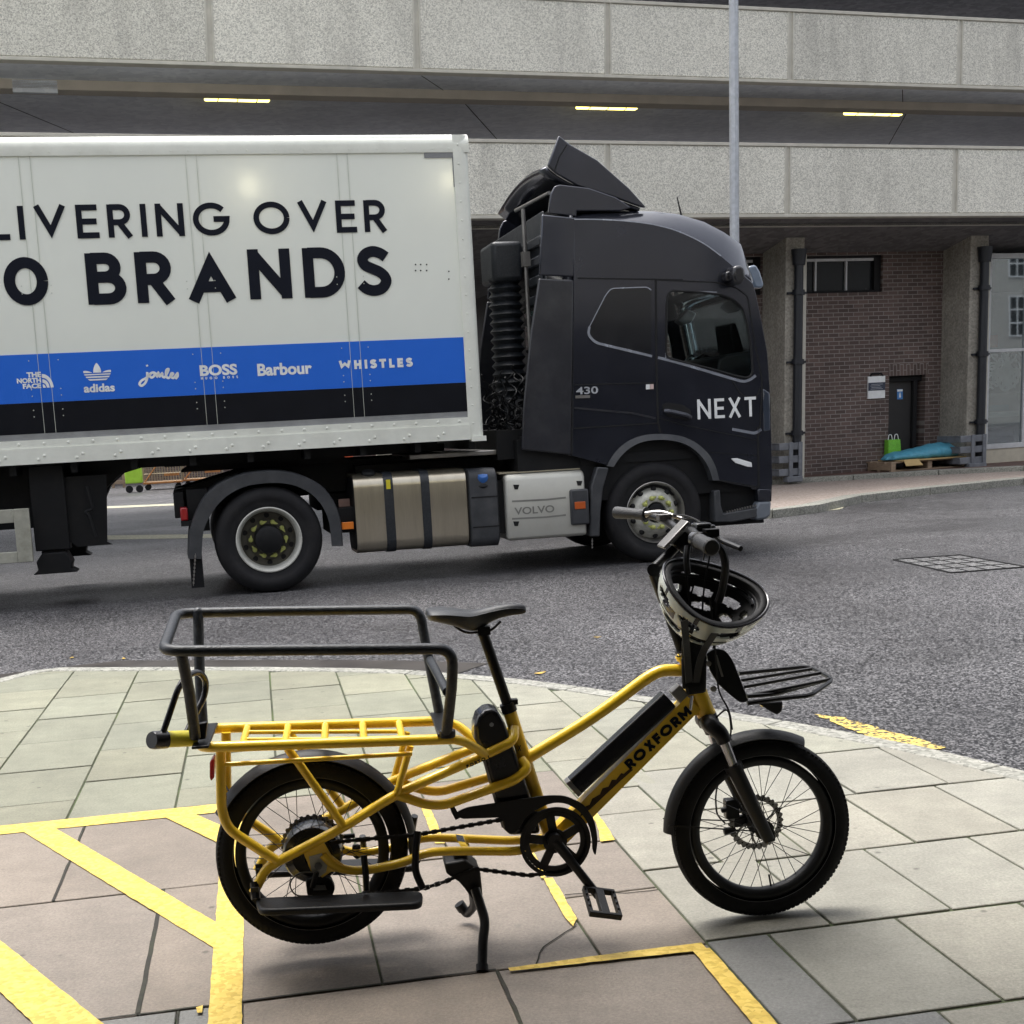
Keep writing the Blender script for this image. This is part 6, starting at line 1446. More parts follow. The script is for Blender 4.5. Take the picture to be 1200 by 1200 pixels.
def bwheel(c, motor):
    ro_, ri = .261, .205; t = MB(); pr = []
    for i in range(17):
        a = R(-125+250*i/16-0) ; pr.append((ri+.026+.030*math.cos(a), .031*math.sin(a)))
    t.lathe(c, bn, pr, n=88); wh = build('wheel', MB().ball(c, .012), M['steel'], bike)
    ty = build('tyre', t, M['rubber'], wh, angle=60)
    tr_ = MB()
    for k in range(110):
        a = 2*math.pi*k/110; e = bu*math.cos(a)+Z*math.sin(a); tt = -bu*math.sin(a)+Z*math.cos(a)
        for o in (-.019, .0, .019): tr_.obox(c+e*(.2578-abs(o)*.30)+bn*o+tt*(.004 if o else 0), e*.0022, tt*.005, bn*.006)
    build('tread', tr_, M['rubber'], ty, smooth=False, kind='stuff')
    ln = MB(); ln.tube([c+bn*.0252+(bu*math.cos(2*math.pi*k/88)+Z*math.sin(2*math.pi*k/88))*.2135 for k in range(88)], .0007, n=6, closed=True); build('sidewall_line', ln, mat('reflective_line', (.16, .165, .17), .4), ty)
    rm = MB(); rm.lathe(c, bn, [(.205, -.022), (.208, -.018), (.208, .018), (.205, .022), (.196, .022), (.182, .014), (.179, 0), (.182, -.014), (.196, -.022), (.205, -.022)], n=88); build('rim', rm, Pl, wh, angle=60)
    if motor:
        h = MB(); h.lathe(c, bn, [(0, -.07), (.03, -.068), (.05, -.055), (.078, -.045), (.081, -.03), (.081, .02), (.076, .032), (.05, .045), (.03, .06), (0, .062)], n=48); build('hub_motor', h, M['battery'], wh)
        build('spokes', spokes(c, .078, .182, .028, 36), Bk, wh)
        k_ = MB()
        for i, r_ in enumerate((.055, .050, .045, .040, .035, .03)): k_.lathe(c+bn*(.044+.005*i), bn, [(.02, -.001), (r_, -.001), (r_, .001), (.02, .001)], n=30)
        build('cassette', k_, Bk, wh)
        m1, m2 = rotor(c, -.062, .086); ro__ = build('brake_disc', m1, M['steel'], wh); build('disc_hole', m2, M['gap'], ro__)
    else:
        h = MB(); h.lathe(c, bn, [(0, -.055), (.012, -.055), (.014, -.045), (.03, -.04), (.03, -.034), (.016, -.028), (.015, .028), (.028, .034), (.028, .038), (.012, .045), (.01, .055), (0, .055)], n=28); build('hub', h, Bk, wh)
        build('spokes', spokes(c, .028, .182, .033, 32), Bk, wh)
        m1, m2 = rotor(c, -.046, .080); ro__ = build('brake_disc', m1, M['steel'], wh); build('disc_hole', m2, M['gap'], ro__)
    v = MB(); a = R(-82); e = bu*math.cos(a)+Z*math.sin(a); v.tube([c+e*.18, c+e*.145], .003, n=6); build('valve', v, Bk, wh)
    return wh
FC = BK.L(.009, 0, .264); RC = BK.L(BK.sz(366.5, 998)[0], 0, BK.sz(366.5, 998)[1])
bwheel(FC, False); bwheel(RC, True)
# --- mudguards
def fender(c, a0, a1, r=.281, w=.036, n=30, cut=None):
    rings = []; 
    for i in range(n+1):
        a = R(a0+(a1-a0)*i/n); e = bu*math.cos(a)+Z*math.sin(a); ring = []
        for k in range(9):
            q = -1+2*k/8; ring.append(c+e*(r-.020*q*q)+bn*(w*q))
        for k in range(9):
            q = 1-2*k/8; ring.append(c+e*(r-.0025-.020*q*q)+bn*((w-.001)*q))
        rings.append(ring)
    mb = MB(); mb.loft(rings, caps=True); return mb
build('front_mudguard', fender(FC, 62, 178, .284), Pl, bike, angle=60)
build('rear_mudguard', fender(RC, -6, 152, .286), Pl, bike, angle=60)
mb = MB(); 
for o in (.04, -.04):
    a = R(172); mb.tube([FC+(bu*math.cos(a)+Z*math.sin(a))*.278+bn*o*.9, FC+bn*o*1.3+bu*-.0], .002, n=6)
build('mudguard_stay', mb, Bk, bike)
mb = MB()
for o in (.045, -.045): mb.tube([RC+(bu*math.cos(R(140))+Z*math.sin(R(140)))*.283+bn*o*.8, BK.P(262, 915, o*2)], .0022, n=6)
build('mudguard_stay', mb, Bk, bike)
# --- fork
fk = MB(); off = .062
lo_a, lo_b = (862, 903), (900, 984)
for sgn in (1, -1):
    P = [BK.Q(x, y, off, sgn*off) for x, y in ((858.5, 896), (882, 945), (901, 984))]; fk.tube(P, [.0225, .0205, .017], n=16); fk.tube([P[0], P[0]+(P[1]-P[0])*.12], .026, n=16)
    fk.prism([BK.Q(x, y, off, sgn*off) for x, y in ((888, 968), (900, 962), (908, 975), (908, 985), (896, 988))], -bn*.012*sgn)
fork = build('fork', fk, Bk, bike, angle=50)
for sgn in (1, -1):
    mb = MB(); P = [BK.Q(x, y, off, sgn*off) for x, y in ((846, 862), (860, 899))]; mb.tube(P, .0155, n=16); build('stanchion', mb, M['chrome'], fork)
mb = MB()
for sgn in (1, -1): mb.tube(fillet([BK.P(829, 845, 0), BK.Q(834, 850, off, sgn*.04), BK.Q(845, 860, off, sgn*off), BK.Q(849, 869, off, sgn*off)], .02), [.026, .024, .022, .021], n=14)
mb.tube([BK.P(827, 838, 0), BK.P(831, 848, 0)], .030, n=18); build('fork_crown', mb, Bk, fork)
mb = MB(); font(mb, 'SUNTOUR', BK.P(893.5, 955, off+.021), (BK.P(877, 920, off)-BK.P(893.5, 955, off)).normalized(), (BK.P(893, 955, off)-BK.P(889, 957, off)).normalized(), bn, .007, .05, 0, .003); build('lettering', mb, M['frame_grey'], fork, smooth=False)
# brake caliper and hoses
mb = MB(); mb.obox(BK.P(857, 947, -.06), bu*.02, bn*.018, Z*.028); mb.obox(BK.P(866, 962, -.06), bu*.022, bn*.012, Z*.016); mb.tube([BK.P(848, 975, -.05), BK.P(862, 972, -.05)], .011, n=10); mb.tube([BK.P(845, 950, -.05), BK.P(868, 944, -.05)], .008, n=10); build('brake_caliper', mb, Bk, bike, bevel=.004)
mb = MB(); T([(838, 842), (853, 828), (857, 850), (855, 876), (846, 905), (838, 930), (840, 955), (850, 965)], [.03, .06, .05, -.02, -.05, -.07, -.07, -.06], .0025, .03, 8, mb=mb)
T([(832, 700), (838, 760), (842, 812), (855, 832), (858, 855)], [.1, .06, .04, .04, .03], .0025, .05, 8, mb=mb); build('brake_hose', mb, M['gap'], bike)
# --- steering
mb = T([(802.5, 769), (784, 719)], 0, [.0165, .0155], n=16); mb.tube([BK.P(801.5, 766, 0), BK.P(799.5, 761, 0)], .0225, n=18); build('stem', mb, M['gap'], bike)
mb = T([(801.2, 764.5), (800.2, 762)], 0, .0232, n=20); build('headset_ring', mb, M['chrome'], bike)
mb = T([(785, 722), (766, 672)], 0, .0155, n=14); mb.tube([BK.P(766, 668, .018), BK.P(766, 668, -.018)], .018, n=16)
mb.tube([BK.P(765, 669, 0), BK.P(790, 643, -.01), BK.P(808, 622, -.02)], [.016, .013, .016], n=14); st = build('stem_riser', mb, Bk, bike)
bar = [(833, 641, .30), (820, 634, .20), (812, 622, .10), (806, 622, -.02), (796, 622, -.08), (783, 612, -.19), (766, 604, -.26), (722, 600.5, -.36)]
BP = [BK.P(*p) for p in bar]
mb = MB(); mb.tube(fillet(BP, .05, 5), .0115, n=12); hb = build('handlebar', mb, Bk, bike)
M['grip'] = mat('grip_rubber', (.028, .029, .032), .55, bump=.3, bscale=200)
mb = MB(); mb.tube([BP[-1].lerp(BP[-2], t) for t in (-.02, .02, .5, .75, .76, .8)], [.017, .0185, .016, .0175, .023, .023], n=14); build('grip', mb, M['grip'], hb)
mb = MB(); mb.tube([BP[0].lerp(BP[1], t) for t in (-.1, -.05, .6, 1.0, 1.05)], [.019, .0225, .019, .02, .024], n=16); build('grip', mb, M['grip'], hb)
# controls
mb = MB(); mb.tube(fillet([BK.P(757, 603, -.27), BK.P(776, 600, -.24), BK.P(799, 608, -.2)], .05), [.010, .009, .006], n=10); mb.obox(BK.P(778, 606, -.2), bu*.018, bn*.02, Z*.008); build('brake_lever', mb, M['steel'], hb)
mb = MB(); mb.tube(fillet([BK.P(838, 628, .12), BK.P(846, 634, .16), BK.P(868, 643, .24)], .03), [.007, .0065, .0075], n=10); mb.obox(BK.P(833, 625, .12), bu*.018, bn*.02, Z*.012); build('brake_lever', mb, Bk, hb)
mb = MB(); mb.tube([BK.P(813, 631, .16), BK.P(824, 633, .20)], [.019, .021], n=16); build('grip_collar', mb, M['battery'], hb); mb = MB(); mb.obox(BK.P(822, 620, .06), bu*.022, bn*.03, Z*.018); build('shifter', mb, M['battery'], hb, bevel=.006); mb = MB(); mb.obox(BK.P(832, 618, .03), bu*.012, bn*.02, Z*.008); build('shifter', mb, M['battery'], hb, bevel=.006)
mb = MB(); c = BK.P(789, 626, .0); dx = (BK.P(804, 609, .0)-BK.P(774, 641, .0)).normalized(); dn = bn.cross(dx).normalized(); mb.obox(c, dx*.050, dn*.0045, bn*.038); hd = build('display', mb, M['steel'], hb, bevel=.003)
mb = MB(); mb.obox(BK.P(797, 633, .0), dx*.026, dn*.013, bn*.03); mb.obox(BK.P(804, 640, .01), bu*.014, bn*.02, Z*.02); build('display_mount', mb, Bk, hb, bevel=.006)
mb = MB()
for P in ([(800, 609, -.2), (812, 606, -.1), (826, 616, .0), (834, 640, .02), (824, 690, 0), (822, 760, .03)], [(783, 603, -.24), (805, 604, -.15), (822, 612, -.02), (828, 650, -.04), (806, 700, -.03), (812, 765, -.02)], [(834, 625, .12), (846, 640, .1), (850, 665, .06), (842, 690, .03), (836, 760, .03)], [(806, 636, .03), (803, 660, .05), (806, 690, .04), (815, 760, .035)]):
    mb.tube(fillet([BK.P(*p) for p in P], .08, 6), .0027, n=8)
build('cable', mb, M['gap'], bike)
mb = MB(); mb.tube(fillet([BK.P(*p) for p in ((826, 636, .14), (845, 640, .15), (851, 662, .15), (847, 690, .12), (842, 705, .1))], .06, 6), [.011, .012, .014, .013, .011], n=10); mb.tube(fillet([BK.P(*p) for p in ((806, 640, .12), (804, 655, .13), (806, 672, .12))], .03, 4), .009, n=8); build('hanging_strap', mb, M['black_plastic'], bike)
# --- front carrier
ca_ = MB(); orr = .0055
zc_ = None
def RK(pts, offs, r=orr, mb=None, rad=.02): mb = mb or MB(); mb.tube(fillet([BK.P(x, y, o) for (x, y), o in zip(pts, offs)], rad, 5), r, n=8); return mb
tray = [((866, 789), (943, 781.5)), ((869, 797), (951, 784)), ((872, 805), (962, 788.5)), ((875, 816), (968, 797))]
for i, (a, b) in enumerate(tray): o = -.13+.085*i; RK((a, b), (o, o), mb=ca_)
RK([(866, 789), (941, 781.5), (952, 783), (974, 795), (973, 799), (950, 815), (910, 819), (876, 824)], [-.13, -.13, -.12, .02, .05, .14, .15, .15], .0065, mb=ca_)
RK([(876, 816), (908, 813.5), (972, 796)], [.13, .13, .04], .006, mb=ca_)
cr = build('front_carrier', ca_, Bk, bike)
mb = MB(); mb.prism(fillet([BK.P(x, y, .03) for x, y in ((828, 766), (838, 760), (850, 762), (858, 772), (866, 792), (878, 822), (868, 824), (854, 813), (842, 802), (832, 786))], .01, 3, True), -bn*.012); mb.prism(fillet([BK.P(x, y, -.06) for x, y in ((836, 768), (850, 762), (860, 776), (878, 822), (868, 824), (842, 802))], .01, 3, True), -bn*.012); ck = build('carrier_bracket', mb, Bk, cr, bevel=.003)
mb = MB(); mb.prism([BK.P(x, y, .0325) for x, y in ((838, 768), (840.5, 767.5), (848, 793), (845.5, 793))], -bn*.002); mb.lathe(BK.P(830, 777.5, .03), bn, [(.008, 0), (.008, .004), (0, .005)], n=12); mb.lathe(BK.P(836, 807, .03), bn, [(.009, 0), (.009, .004), (0, .005)], n=12); build('slot', mb, M['steel'], ck)
mb = MB(); mb.prism([BK.P(x, y, .02) for x, y in ((888, 824), (918, 822), (917, 834), (911, 838), (900, 832))], -bn*.05); build('front_lamp', mb, Pl, bike, bevel=.005)
mb = MB(); mb.obox(BK.P(812, 788, .028), bu*.032, bn*.006, Z*.045); mb.prism([BK.P(x, y, .034) for x, y in ((799, 750), (812, 752), (822, 756), (829, 770), (828, 812), (806, 815), (802, 800), (800, 780))], -bn*.012); build('strap_wrap', mb, Pl, bike, bevel=.006)
# --- drive train
BB = BK.P(650, 985, .05)
mb = MB(); cc = BB+bn*.004; mb.lathe(cc, bn, [(.071, -.003), (.088, -.003), (.088, .003), (.071, .003), (.071, -.003)], n=72); mb.lathe(cc, bn, [(0, -.003), (.034, -.003), (.034, .003), (0, .003)], n=30)
for k in range(48):
    a = 2*math.pi*k/48; e = bu*math.cos(a)+Z*math.sin(a); mb.obox(cc+e*.0895, e*.003, bn*.0018, e.cross(bn)*.0028)
for k in range(5):
    a = 2*math.pi*k/5+.45; P1 = [(.02, .2), (.08, .10), (.08, -.10), (.02, -.2)]; e = bu*math.cos(a)+Z*math.sin(a); t_ = e.cross(bn)
    mb.prism([cc+e*.02+t_*.012+bn*.003, cc+e*.082+t_*.012+bn*.003, cc+e*.082-t_*.012+bn*.003, cc+e*.02-t_*.012+bn*.003], -bn*.006)
ch = build('chainring', mb, Bk, bike)
mb = MB(); mb.lathe(cc+bn*.009, bn, [(.088, -.002), (.099, -.002), (.099, .002), (.088, .002), (.088, -.002)], n=72)
mb.lathe(cc+bn*.009, bn, [(.099, -.0025), (.105, -.0025), (.105, .0035), (.099, .0035), (.099, -.0025)], n=50, a0=0, a1=360) if False else None
g_ = [(534, 952), (547, 946), (600, 938), (640, 932), (662, 932), (684, 942), (697, 961), (701, 985), (698, 1004), (694, 996), (694, 984), (690, 966), (680, 951), (663, 941), (645, 941), (618, 955), (606, 975), (598, 978), (592, 973), (590, 958), (540, 960)]
mb.prism(fillet([BK.P(x, y, .066) for x, y in g_], .02, 4, True), -bn*.004); build('chain_guard', mb, Pl, bike, bevel=.0015)
mb = MB(); mb.prism([BK.P(x, y, .066) for x, y in ((526, 943), (530, 941), (540, 958), (534, 961), (529, 952))], -bn*.003); build('guard_bracket', mb, Pl, bike)
def crank(c, p, o0, pedal, nm='crank'):
    mb = MB(); mb.tube([c, c.lerp(p, .5), p], [.0155, .0125, .0125], n=12); mb.tube([c-bn*.012*o0, c+bn*.012*o0], .020, n=16); k = build(nm, mb, Bk, bike)
    c2 = p+bn*o0*.055; mb = MB()
    pn = (bn*.93-Z*.36); px_ = (bu*.97-Z*.22).normalized(); pz_ = px_.cross(pn).normalized()
    for a0_, b0__, w1, w2 in ((0, .040, .050, .005), (0, -.040, .050, .005), (.050, 0, .005, .045), (-.050, 0, .005, .045), (0, 0, .050, .012)): mb.obox(c2+pn*a0_+px_*b0__, pn*w1, px_*w2, pz_*.009)
    for i in range(4):
        for j in (-1, 1): mb.obox(c2+pn*(-.035+.023*i)+px_*.04*j+Z*.012, bn*.003, bu*.003, Z*.004)
    build('pedal', mb, Pl, k, bevel=.002)
crank(BK.P(650, 985, .075), BK.P(701, 1050, .085), 1, True); pp = BK.sz(701, 1050, .085); cc_ = BK.sz(650, 985, .075)
crank(BK.L(cc_[0], -.07, cc_[1]), BK.L(2*cc_[0]-pp[0], -.08, 2*cc_[1]-pp[1]), -1, True)
# chain: real links along both runs
def chain(path):
    mb = MB(); P = [path[0]]
    for a, b in zip(path, path[1:]):
        n = max(1, int((b-a).length/.0127))
        for k in range(1, n+1): P.append(a.lerp(b, k/n))
    for i in range(len(P)-1):
        a, b = P[i], P[i+1]; t = (b-a).normalized(); w__ = .0042 if i % 2 else .0028
        for o in (-w__, w__): mb.obox((a+b)/2+bn*o, t*.0072, bn*.0009, bn.cross(t)*(.0052 if i % 2 else .0036))
        mb.lathe(a, bn, [(.0036, -.003), (.0045, -.0028), (.0045, .0028), (.0036, .003)], n=7)
    return mb
ringp = [cc+(bu*math.cos(R(a))+Z*math.sin(R(a)))*.087 for a in range(95, -96, -8)]
pth = [BK.P(388, 987, .05), BK.P(490, 978, .052)]+ringp+[BK.P(620, 1026, .054), BK.P(556, 1018, .052), BK.P(522, 1033, .052), BK.P(497, 1041, .052), BK.P(395, 1052, .052)]
build('chain', chain(pth), M['gap'], bike)
mb = MB(); mb.prism(fillet([BK.P(x, y, .085) for x, y in ((358, 1032), (372, 1026), (388, 1030), (393, 1042), (388, 1053), (372, 1056), (360, 1050))], .008, 3, True), -bn*.03); mb.tube([BK.P(371, 1022, .1), BK.P(366, 1040, .09)], .008, n=10); mb.lathe(BK.P(378, 1050, .06), bn, [(0, -.005), (.02, -.005), (.02, .005), (0, .005)], n=16); mb.lathe(BK.P(388, 1062, .06), bn, [(0, -.005), (.02, -.005), (.02, .005), (0, .005)], n=16); dl = build('derailleur', mb, Pl, bike, bevel=.003)
mb = MB(); mb.prism([BK.P(x, y, .087) for x, y in ((366.5, 1037), (381, 1037.5), (383, 1043), (367, 1043.5))], -bn*.002); build('label', mb, M['grey_strip'], dl, smooth=False)
mb = MB(); mb.tube(fillet([BK.P(x, y, .10) for x, y in ((366, 1050), (345, 1050), (338, 1035), (350, 1022), (372, 1022))], .03, 6), .0022, n=6); mb.tube([BK.P(373, 1015, .105), BK.P(373, 1015, .09)], .011, n=6); mb.tube([BK.P(373, 1015, .112), BK.P(373, 1015, .09)], .006, n=8); build('axle_nut', mb, M['steel'], bike)
mb = MB(); mb.prism([BK.P(x, y, .092) for x, y in ((362, 1004), (377, 1000), (384, 1012), (382, 1022), (374, 1028), (365, 1020))], -bn*.0015); build('dropout_plate', mb, M['rim_grey'], bike, smooth=False)
mb = MB(); mb.prism(fillet([BK.P(x, y, -.075) for x, y in ((413, 990), (422, 990), (424, 1004), (418, 1008), (412, 1002))], .005, 2, True), -bn*.01); mb.obox(BK.P(395, 981, -.07), bu*.05, bn*.006, Z*.006); build('rear_brake_caliper', mb, Pl, bike, bevel=.003)
# --- centre stand
mb = MB(); mb.prism([BK.P(x, y, .05) for x, y in ((521, 1012), (545, 1008), (563, 1021), (565, 1040), (566, 1052), (556, 1058), (545, 1042), (538, 1034), (523, 1024))], -bn*.11); mb.prism([BK.P(x, y, .03) for x, y in ((532, 1000), (548, 1000), (549, 1014), (532, 1014))], -bn*.05); kd = build('stand_body', mb, Pl, bike, bevel=.006)
mb = MB(); mb.prism([BK.P(x, y, .035) for x, y in ((536, 985), (545, 987), (554, 999), (544, 999))], -bn*.06); build('clamp_plate', mb, M['chrome'], kd)
mb = MB(); mb.tube(fillet([BK.P(*p) for p in ((557, 1042, .06), (569, 1080, .12), (566, 1100, .15), (565, 1136, .19))], .05), [.0135]*3+[.0135], n=12); mb.tube([BK.P(565, 1130, .185), BK.P(565, 1138, .195)], .0165, n=12); build('stand_leg', mb, Bk, kd)
mb = MB(); fP = [BK.P(*p) for p in ((553, 1040, -.04), (556, 1062, -.12), (547, 1072, -.17), (540, 1062, -.17))]; mb.tube(fillet(fP, .03), .0125, n=12); mb.tube([fP[-1].lerp(fP[-2], -.3), fP[-1].lerp(fP[-2], .4)], .016, n=12); build('stand_leg', mb, Bk, kd)
# --- footboards
def footboard(sgn):
    q = lambda x, y, o: BK.Q(x, y, .16, o*sgn)
    mb = MB(); pts = [(296, 1058), (303, 1070), (482, 1060), (497, 1050), (497, 1044)]
    c0 = q(296, 1060, .1); c1 = q(497, 1051, .1); zb_ = (c0.z+c1.z)/2
    P = [BK.L(BK.sz(297, 1058, .16)[0], .105*sgn, c0.z), BK.L(BK.sz(497, 1050, .16)[0], .105*sgn, c1.z), BK.L(BK.sz(494, 1052, .2)[0], .20*sgn, c1.z-.002), BK.L(BK.sz(303, 1062, .2)[0], .20*sgn, c0.z-.002)]
    mb.prism(fillet(P, .03, 4, True), Z*-.020); o = build('footboard', mb, Pl, bike, bevel=.007, seg=3)
    mb = MB(); mb.tube(fillet([q(427, 1012, .09), q(429, 1030, .10), q(430, 1050, .12)], .01), .009, n=8); build('bracket', mb, Bk, o); mb = MB(); mb.tube(fillet([q(492, 985, .075), q(489, 1005, .09), q(488, 1030, .1), q(497, 1048, .12)], .02), .010, n=8); build('bracket', mb, Bk, o); mb = MB(); mb.tube([q(297, 1044, .095), q(299, 1060, .12)], .013, n=8)
    mb.obox(q(298, 1054, .1), bu*.010, bn*.02, Z*.018); build('bracket', mb, Bk, o)
footboard(1); footboard(-1)
# --- rear lamp, wire
mb = MB(); mb.prism([BK.P(x, y, .02) for x, y in ((245.5, 893), (250, 888), (251.5, 892), (251, 912), (247, 916), (245.5, 911))], -bn*.05); build('rear_lamp', mb, M['red_lens'], bike, bevel=.004)
# --- passenger rail, dark grey
mb = MB(); Rg = .0145
T([(523, 861), (530, 800), (530, 762), (505, 760), (300, 762), (196, 763), (190, 757)], .22, Rg, .05, mb=mb, n=14)
nl = BK.P(190, 760, .22); fl_ = BK.P(210, 722, -.22)
mb2 = MB()
pts = [BK.P(523, 861, .14), BK.P(530, 800, .21), BK.P(530.5, 760, .225), BK.P(300, 762, .225), BK.P(191, 763, .225), BK.P(207, 718.5, -.225), BK.P(300, 716.5, -.225), BK.P(492, 714, -.225), BK.P(497, 745, -.21), BK.P(516, 842, -.13)]
mb = MB(); mb.tube(fillet(pts, .055, 7), Rg, n=14)
mb.tube([BK.P(503, 772, -.195), BK.P(524, 811, .19)], Rg*.85, n=12)
pr_ = build('passenger_rail', mb, M['rail_grey'], bike)
mb = MB(); mb.tube([BK.P(213, 768, .215), BK.P(222, 812, .18), BK.P(229, 864, .135)], Rg, n=14); build('rail_upright', mb, M['rail_grey'], pr_); mb = MB(); mb.tube([BK.P(232, 719, -.215), BK.P(234, 790, -.17), BK.P(238, 856, -.12)], Rg, n=14); mb.ball(BK.P(232, 718, -.22), .016, 12, 8); build('rail_upright', mb, M['rail_grey'], pr_)
mb = MB(); mb.prism([BK.P(x, y, .13) for x, y in ((233, 848), (243, 846), (241, 866), (228, 868), (222, 864))], -bn*.02); mb.obox(BK.L(s_b+.01, .03, zrb+.012), bu*.022, bn*.14, Z*.004); build('rail_clamp', mb, Bk, pr_, bevel=.003); mb = MB(); mb.obox(BK.L(s_f-.02, 0, zrf+.018), bu*.02, bn*.14, Z*.005); mb.tube([BK.P(518, 840, -.12), BK.P(515, 851, -.12)], .02, n=10); mb.tube([BK.P(524, 855, .135), BK.P(524, 864, .135)], .022, n=12); build('rail_clamp', mb, Bk, pr_, bevel=.003)

# ================================================================ U-LOCK
c = BK.P(200, 868, .12)
lk = thing('bicycle_lock', c, 'black and yellow U-shaped bicycle lock hanging from the rear end of the yellow rack', 'bicycle lock')
mb = MB(); mb.tube(fillet([BK.P(*p) for p in ((190, 862, .15), (209, 806, .13), (218, 793, .10), (232, 786, .06), (242, 797, .03), (240, 816, .03), (229, 836, .06), (219, 858, .10))], .04, 6), .0085, n=12); build('shackle', mb, M['battery'], lk)
mb = MB(); mb.tube([BK.P(191, 866.5, .145), BK.P(228, 865, .10)], .0215, n=20); build('crossbar', mb, M['lock_yellow'], lk, angle=50)
mb = MB(); mb.tube([BK.P(177.5, 867.5, .165), BK.P(180, 867.5, .16), BK.P(195, 866.5, .14)], [.0215, .0238, .0238], n=20); build('end_cap', mb, M['battery'], lk, angle=50)

# ================================================================ HELMET
hc = BK.P(829, 703, .07)
ang = R(34); ax_up = (Z*.80+bn*.62+bu*.26).normalized()            # opening looks up and towards the camera
ax_l = bu.copy(); ax_l = (ax_l-ax_up*ax_l.dot(ax_up)).normalized(); ax_w = ax_up.cross(ax_l)
hm = thing('bicycle_helmet', hc, 'white and black vented bicycle helmet hanging upside down from the handlebar by its straps', 'helmet')
HL, HW, HD = .160, .128, .150
NU, NV = 144, 44
def hpt(i, j, k=1.0):
    a = 2*math.pi*i/NU; t = j/NV*math.pi/2             # t=0 rim, pi/2 crown
    ca, sa = math.cos(a), math.sin(a)
    rx = HL*(1+.05*ca)*k; ry = HW*(1-.06*ca)*k
    rimz = .012*math.cos(2*a)-.01*ca
    q = math.cos(t)**.80; h = HD*math.sin(t)**1.0*k
    return hc+ax_l*rx*q*ca+ax_w*ry*q*sa-ax_up*(h-rimz*math.cos(t))+ax_up*.035
vents = []
for row, (tv, dt, n_, da, ph) in enumerate(((13, 5, 8, 14, 12), (35, 7, 8, 17, 34), (57, 7, 6, 21, 10), (77, 6, 3, 34, 0))):
    for k in range(n_): vents.append((360*k/n_+ph, tv, da, dt))
def vent(i, j):
    a = 360*(i+.5)/NU; t = (j+.5)/NV*90
    for va, vt, da, dt in vents:
        d = ((a-va+180) % 360)-180
        if abs(d/da)**2.2+abs((t-vt)/dt)**2.2 < 1: return True
    return False
for nm, k, mt, th in (('helmet_shell', 1.0, None, .006), ('helmet_liner', .965, None, .018)):
    mb = MB(); vs = [hpt(i, j, k) for j in range(NV+1) for i in range(NU)]; fs = []; ms = []
    for j in range(NV):
        for i in range(NU):
            if vent(i, j): continue
            a = 360*(i+.5)/NU; t = (j+.5)/NV*90
            fs.append((j*NU+i, j*NU+(i+1) % NU, (j+1)*NU+(i+1) % NU, (j+1)*NU+i))
            blk = (27 < t < 31) or (46 < t < 51) or (66 < t) or (t < 5 and (a % 360 < 75 or a % 360 > 300)) or (t < 24 and (a % 48) < 6) or (12 < t < 24 and (a % 96) < 26)
            ms.append(1 if blk else 0)
    mb.add(vs, fs); mb.m = ms if nm == 'helmet_shell' else [0]*len(fs)
    mats_ = [M['white_gloss'], M['battery']] if nm == 'helmet_shell' else [mat('eps_black', (.010, .010, .011), .75)]
    o = build(nm, mb, mats_, hm, angle=70, recalc=False)
    sd_ = o.modifiers.new('s', 'SOLIDIFY'); sd_.thickness = th; sd_.offset = -1 if nm == 'helmet_shell' else -1
    me_ = o.data
    bm_ = bmesh.new(); bm_.from_mesh(me_); bmesh.ops.recalc_face_normals(bm_, faces=bm_.faces)
    # make the normals look outwards from the crown axis
    cc2 = hc-ax_up*.02-Vector(hm['_org']); fl = sum(1 if f.normal.dot(f.calc_center_median()-cc2) > 0 else -1 for f in bm_.faces)
    if fl < 0: bmesh.ops.reverse_faces(bm_, faces=bm_.faces)
    bm_.to_mesh(me_); bm_.free()
    for p_ in me_.polygons: p_.use_smooth = True
mb = MB(); P = [hpt(i, 0, .985)+ax_up*.002 for i in range(0, NU, 3)]; mb.tube(P, .0042, n=8, closed=True); build('rim_trim', mb, M['battery'], hm)
mb = MB(); P = [hpt(i, 5, .86)+ax_up*.0 for i in range(0, NU, 3)]; mb.tube(P, .006, n=6, closed=True); P = [hpt(i, 8, .84) for i in range(0, NU//2+1, 3)]; mb.tube(P, .005, n=6); build('fit_cradle', mb, M['black_plastic'], hm)
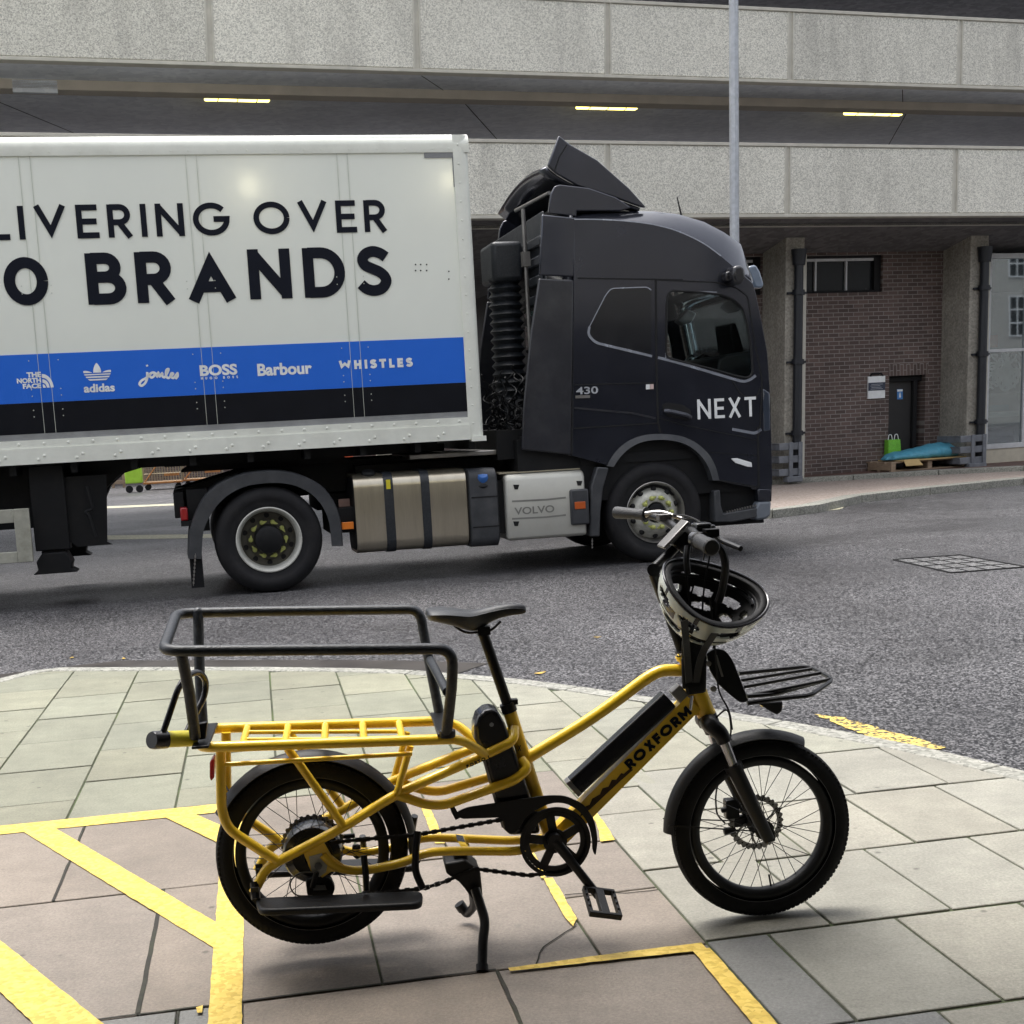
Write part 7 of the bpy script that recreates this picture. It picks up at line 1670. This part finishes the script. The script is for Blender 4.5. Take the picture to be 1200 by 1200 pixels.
# maker's word on the rim, seen upside down
ii_ = [i for i in range(NU) if 60 < 360*i/NU < 120]
i_near = min(range(NU), key=lambda i: (hpt(i, 2)-CAM).length)
p0 = hpt(i_near-4, 2.2, 1.012); p1 = hpt(i_near+5, 2.2, 1.012)
if (p1-p0).dot(bu) < 0: p0, p1 = p1, p0
def strap(name, pts, w):
    mb = MB(); P = fillet([BK.P(*p) for p in pts], .03, 4)
    mb.ribbon(P, w, (bn+Z*.1).normalized(), 0, .003); build(name, mb, M['black_plastic'], hm)
strap('chin_strap', [(802, 727, .215), (804, 750, .17), (806, 775, .08), (808, 800, .05)], .020)
strap('chin_strap', [(838, 742, .205), (826, 760, .12), (820, 775, .08), (816, 800, .05)], .020)
mb = MB(); mb.tube([BK.P(811, 815, .045), BK.P(809, 832, .045)], .005, n=6); build('buckle', mb, M['chrome'], hm)
# lettering LAZER, as on the near lower rim, reading upside down
mid_ = BK.P(853, 748, .20); 
mb = MB(); rr_ = -bu; uu = -(Z*.95+bn*-.1).normalized()
st_ = hpt(i_near+(-9 if (hpt(i_near-9, 2)-hpt(i_near, 2)).dot(bu) > 0 else 9), 4.0, 1.02)
letters(mb, 'LAZER', .3, st_+ax_up*0, (hpt(i_near+(-1 if (hpt(i_near-9, 2)-hpt(i_near, 2)).dot(bu) > 0 else 1), 4.0, 1.02)-st_).normalized(), -((ax_up*.93-bn*.0)).normalized()*1.0, (bn-ax_up*.35).normalized(), .012, .052, track=.15, lift=.003)
build('lettering', mb, M['ink'], hm, smooth=False)

# ================================================================ SMALL THINGS
def leaf(x, y, z, lab, sz=.03):
    p = G(x, y, z); mb = MB(); a = random.uniform(0, 6); e1 = Vector((math.cos(a), math.sin(a), .05)); e2 = Vector((-math.sin(a), math.cos(a), .1))
    P = [p+Z*.006+e1*sz*q[0]+e2*sz*q[1]+Z*(.004*abs(q[0])) for q in ((-1, 0), (-.5, .35), (0, .5), (.5, .3), (1, 0), (.5, -.35), (0, -.45), (-.5, -.3))]
    mb.prism(P, Z*.0015); tag(build('fallen_leaf', mb, M['leaf'], smooth=False), lab, 'leaf')
leaf(84, 772, RZ, 'small yellow leaf on the wet road at the left, nearest the kerb corner', .035)
leaf(145, 773, RZ, 'small brown leaf on the wet road just right of the yellow leaf', .028)
leaf(633, 790, RZ, 'pale leaf on the road behind the bicycle saddle post', .04)
leaf(700, 748, RZ, 'pale leaf on the road left of the helmet', .03)
mb = MB(); p = G(1127, 571, RZ); mb.obox(p+Z*.03, Vector((.12, .02, 0)), Vector((-.02, .08, .01)), Z*.02); tag(build('litter_scrap', mb, M['logo_white'], bevel=.01), 'white scrap of litter in the gutter below the blue sleeping bag', 'litter')
for o in bpy.data.objects:
    if '_org' in o.keys(): del o['_org']
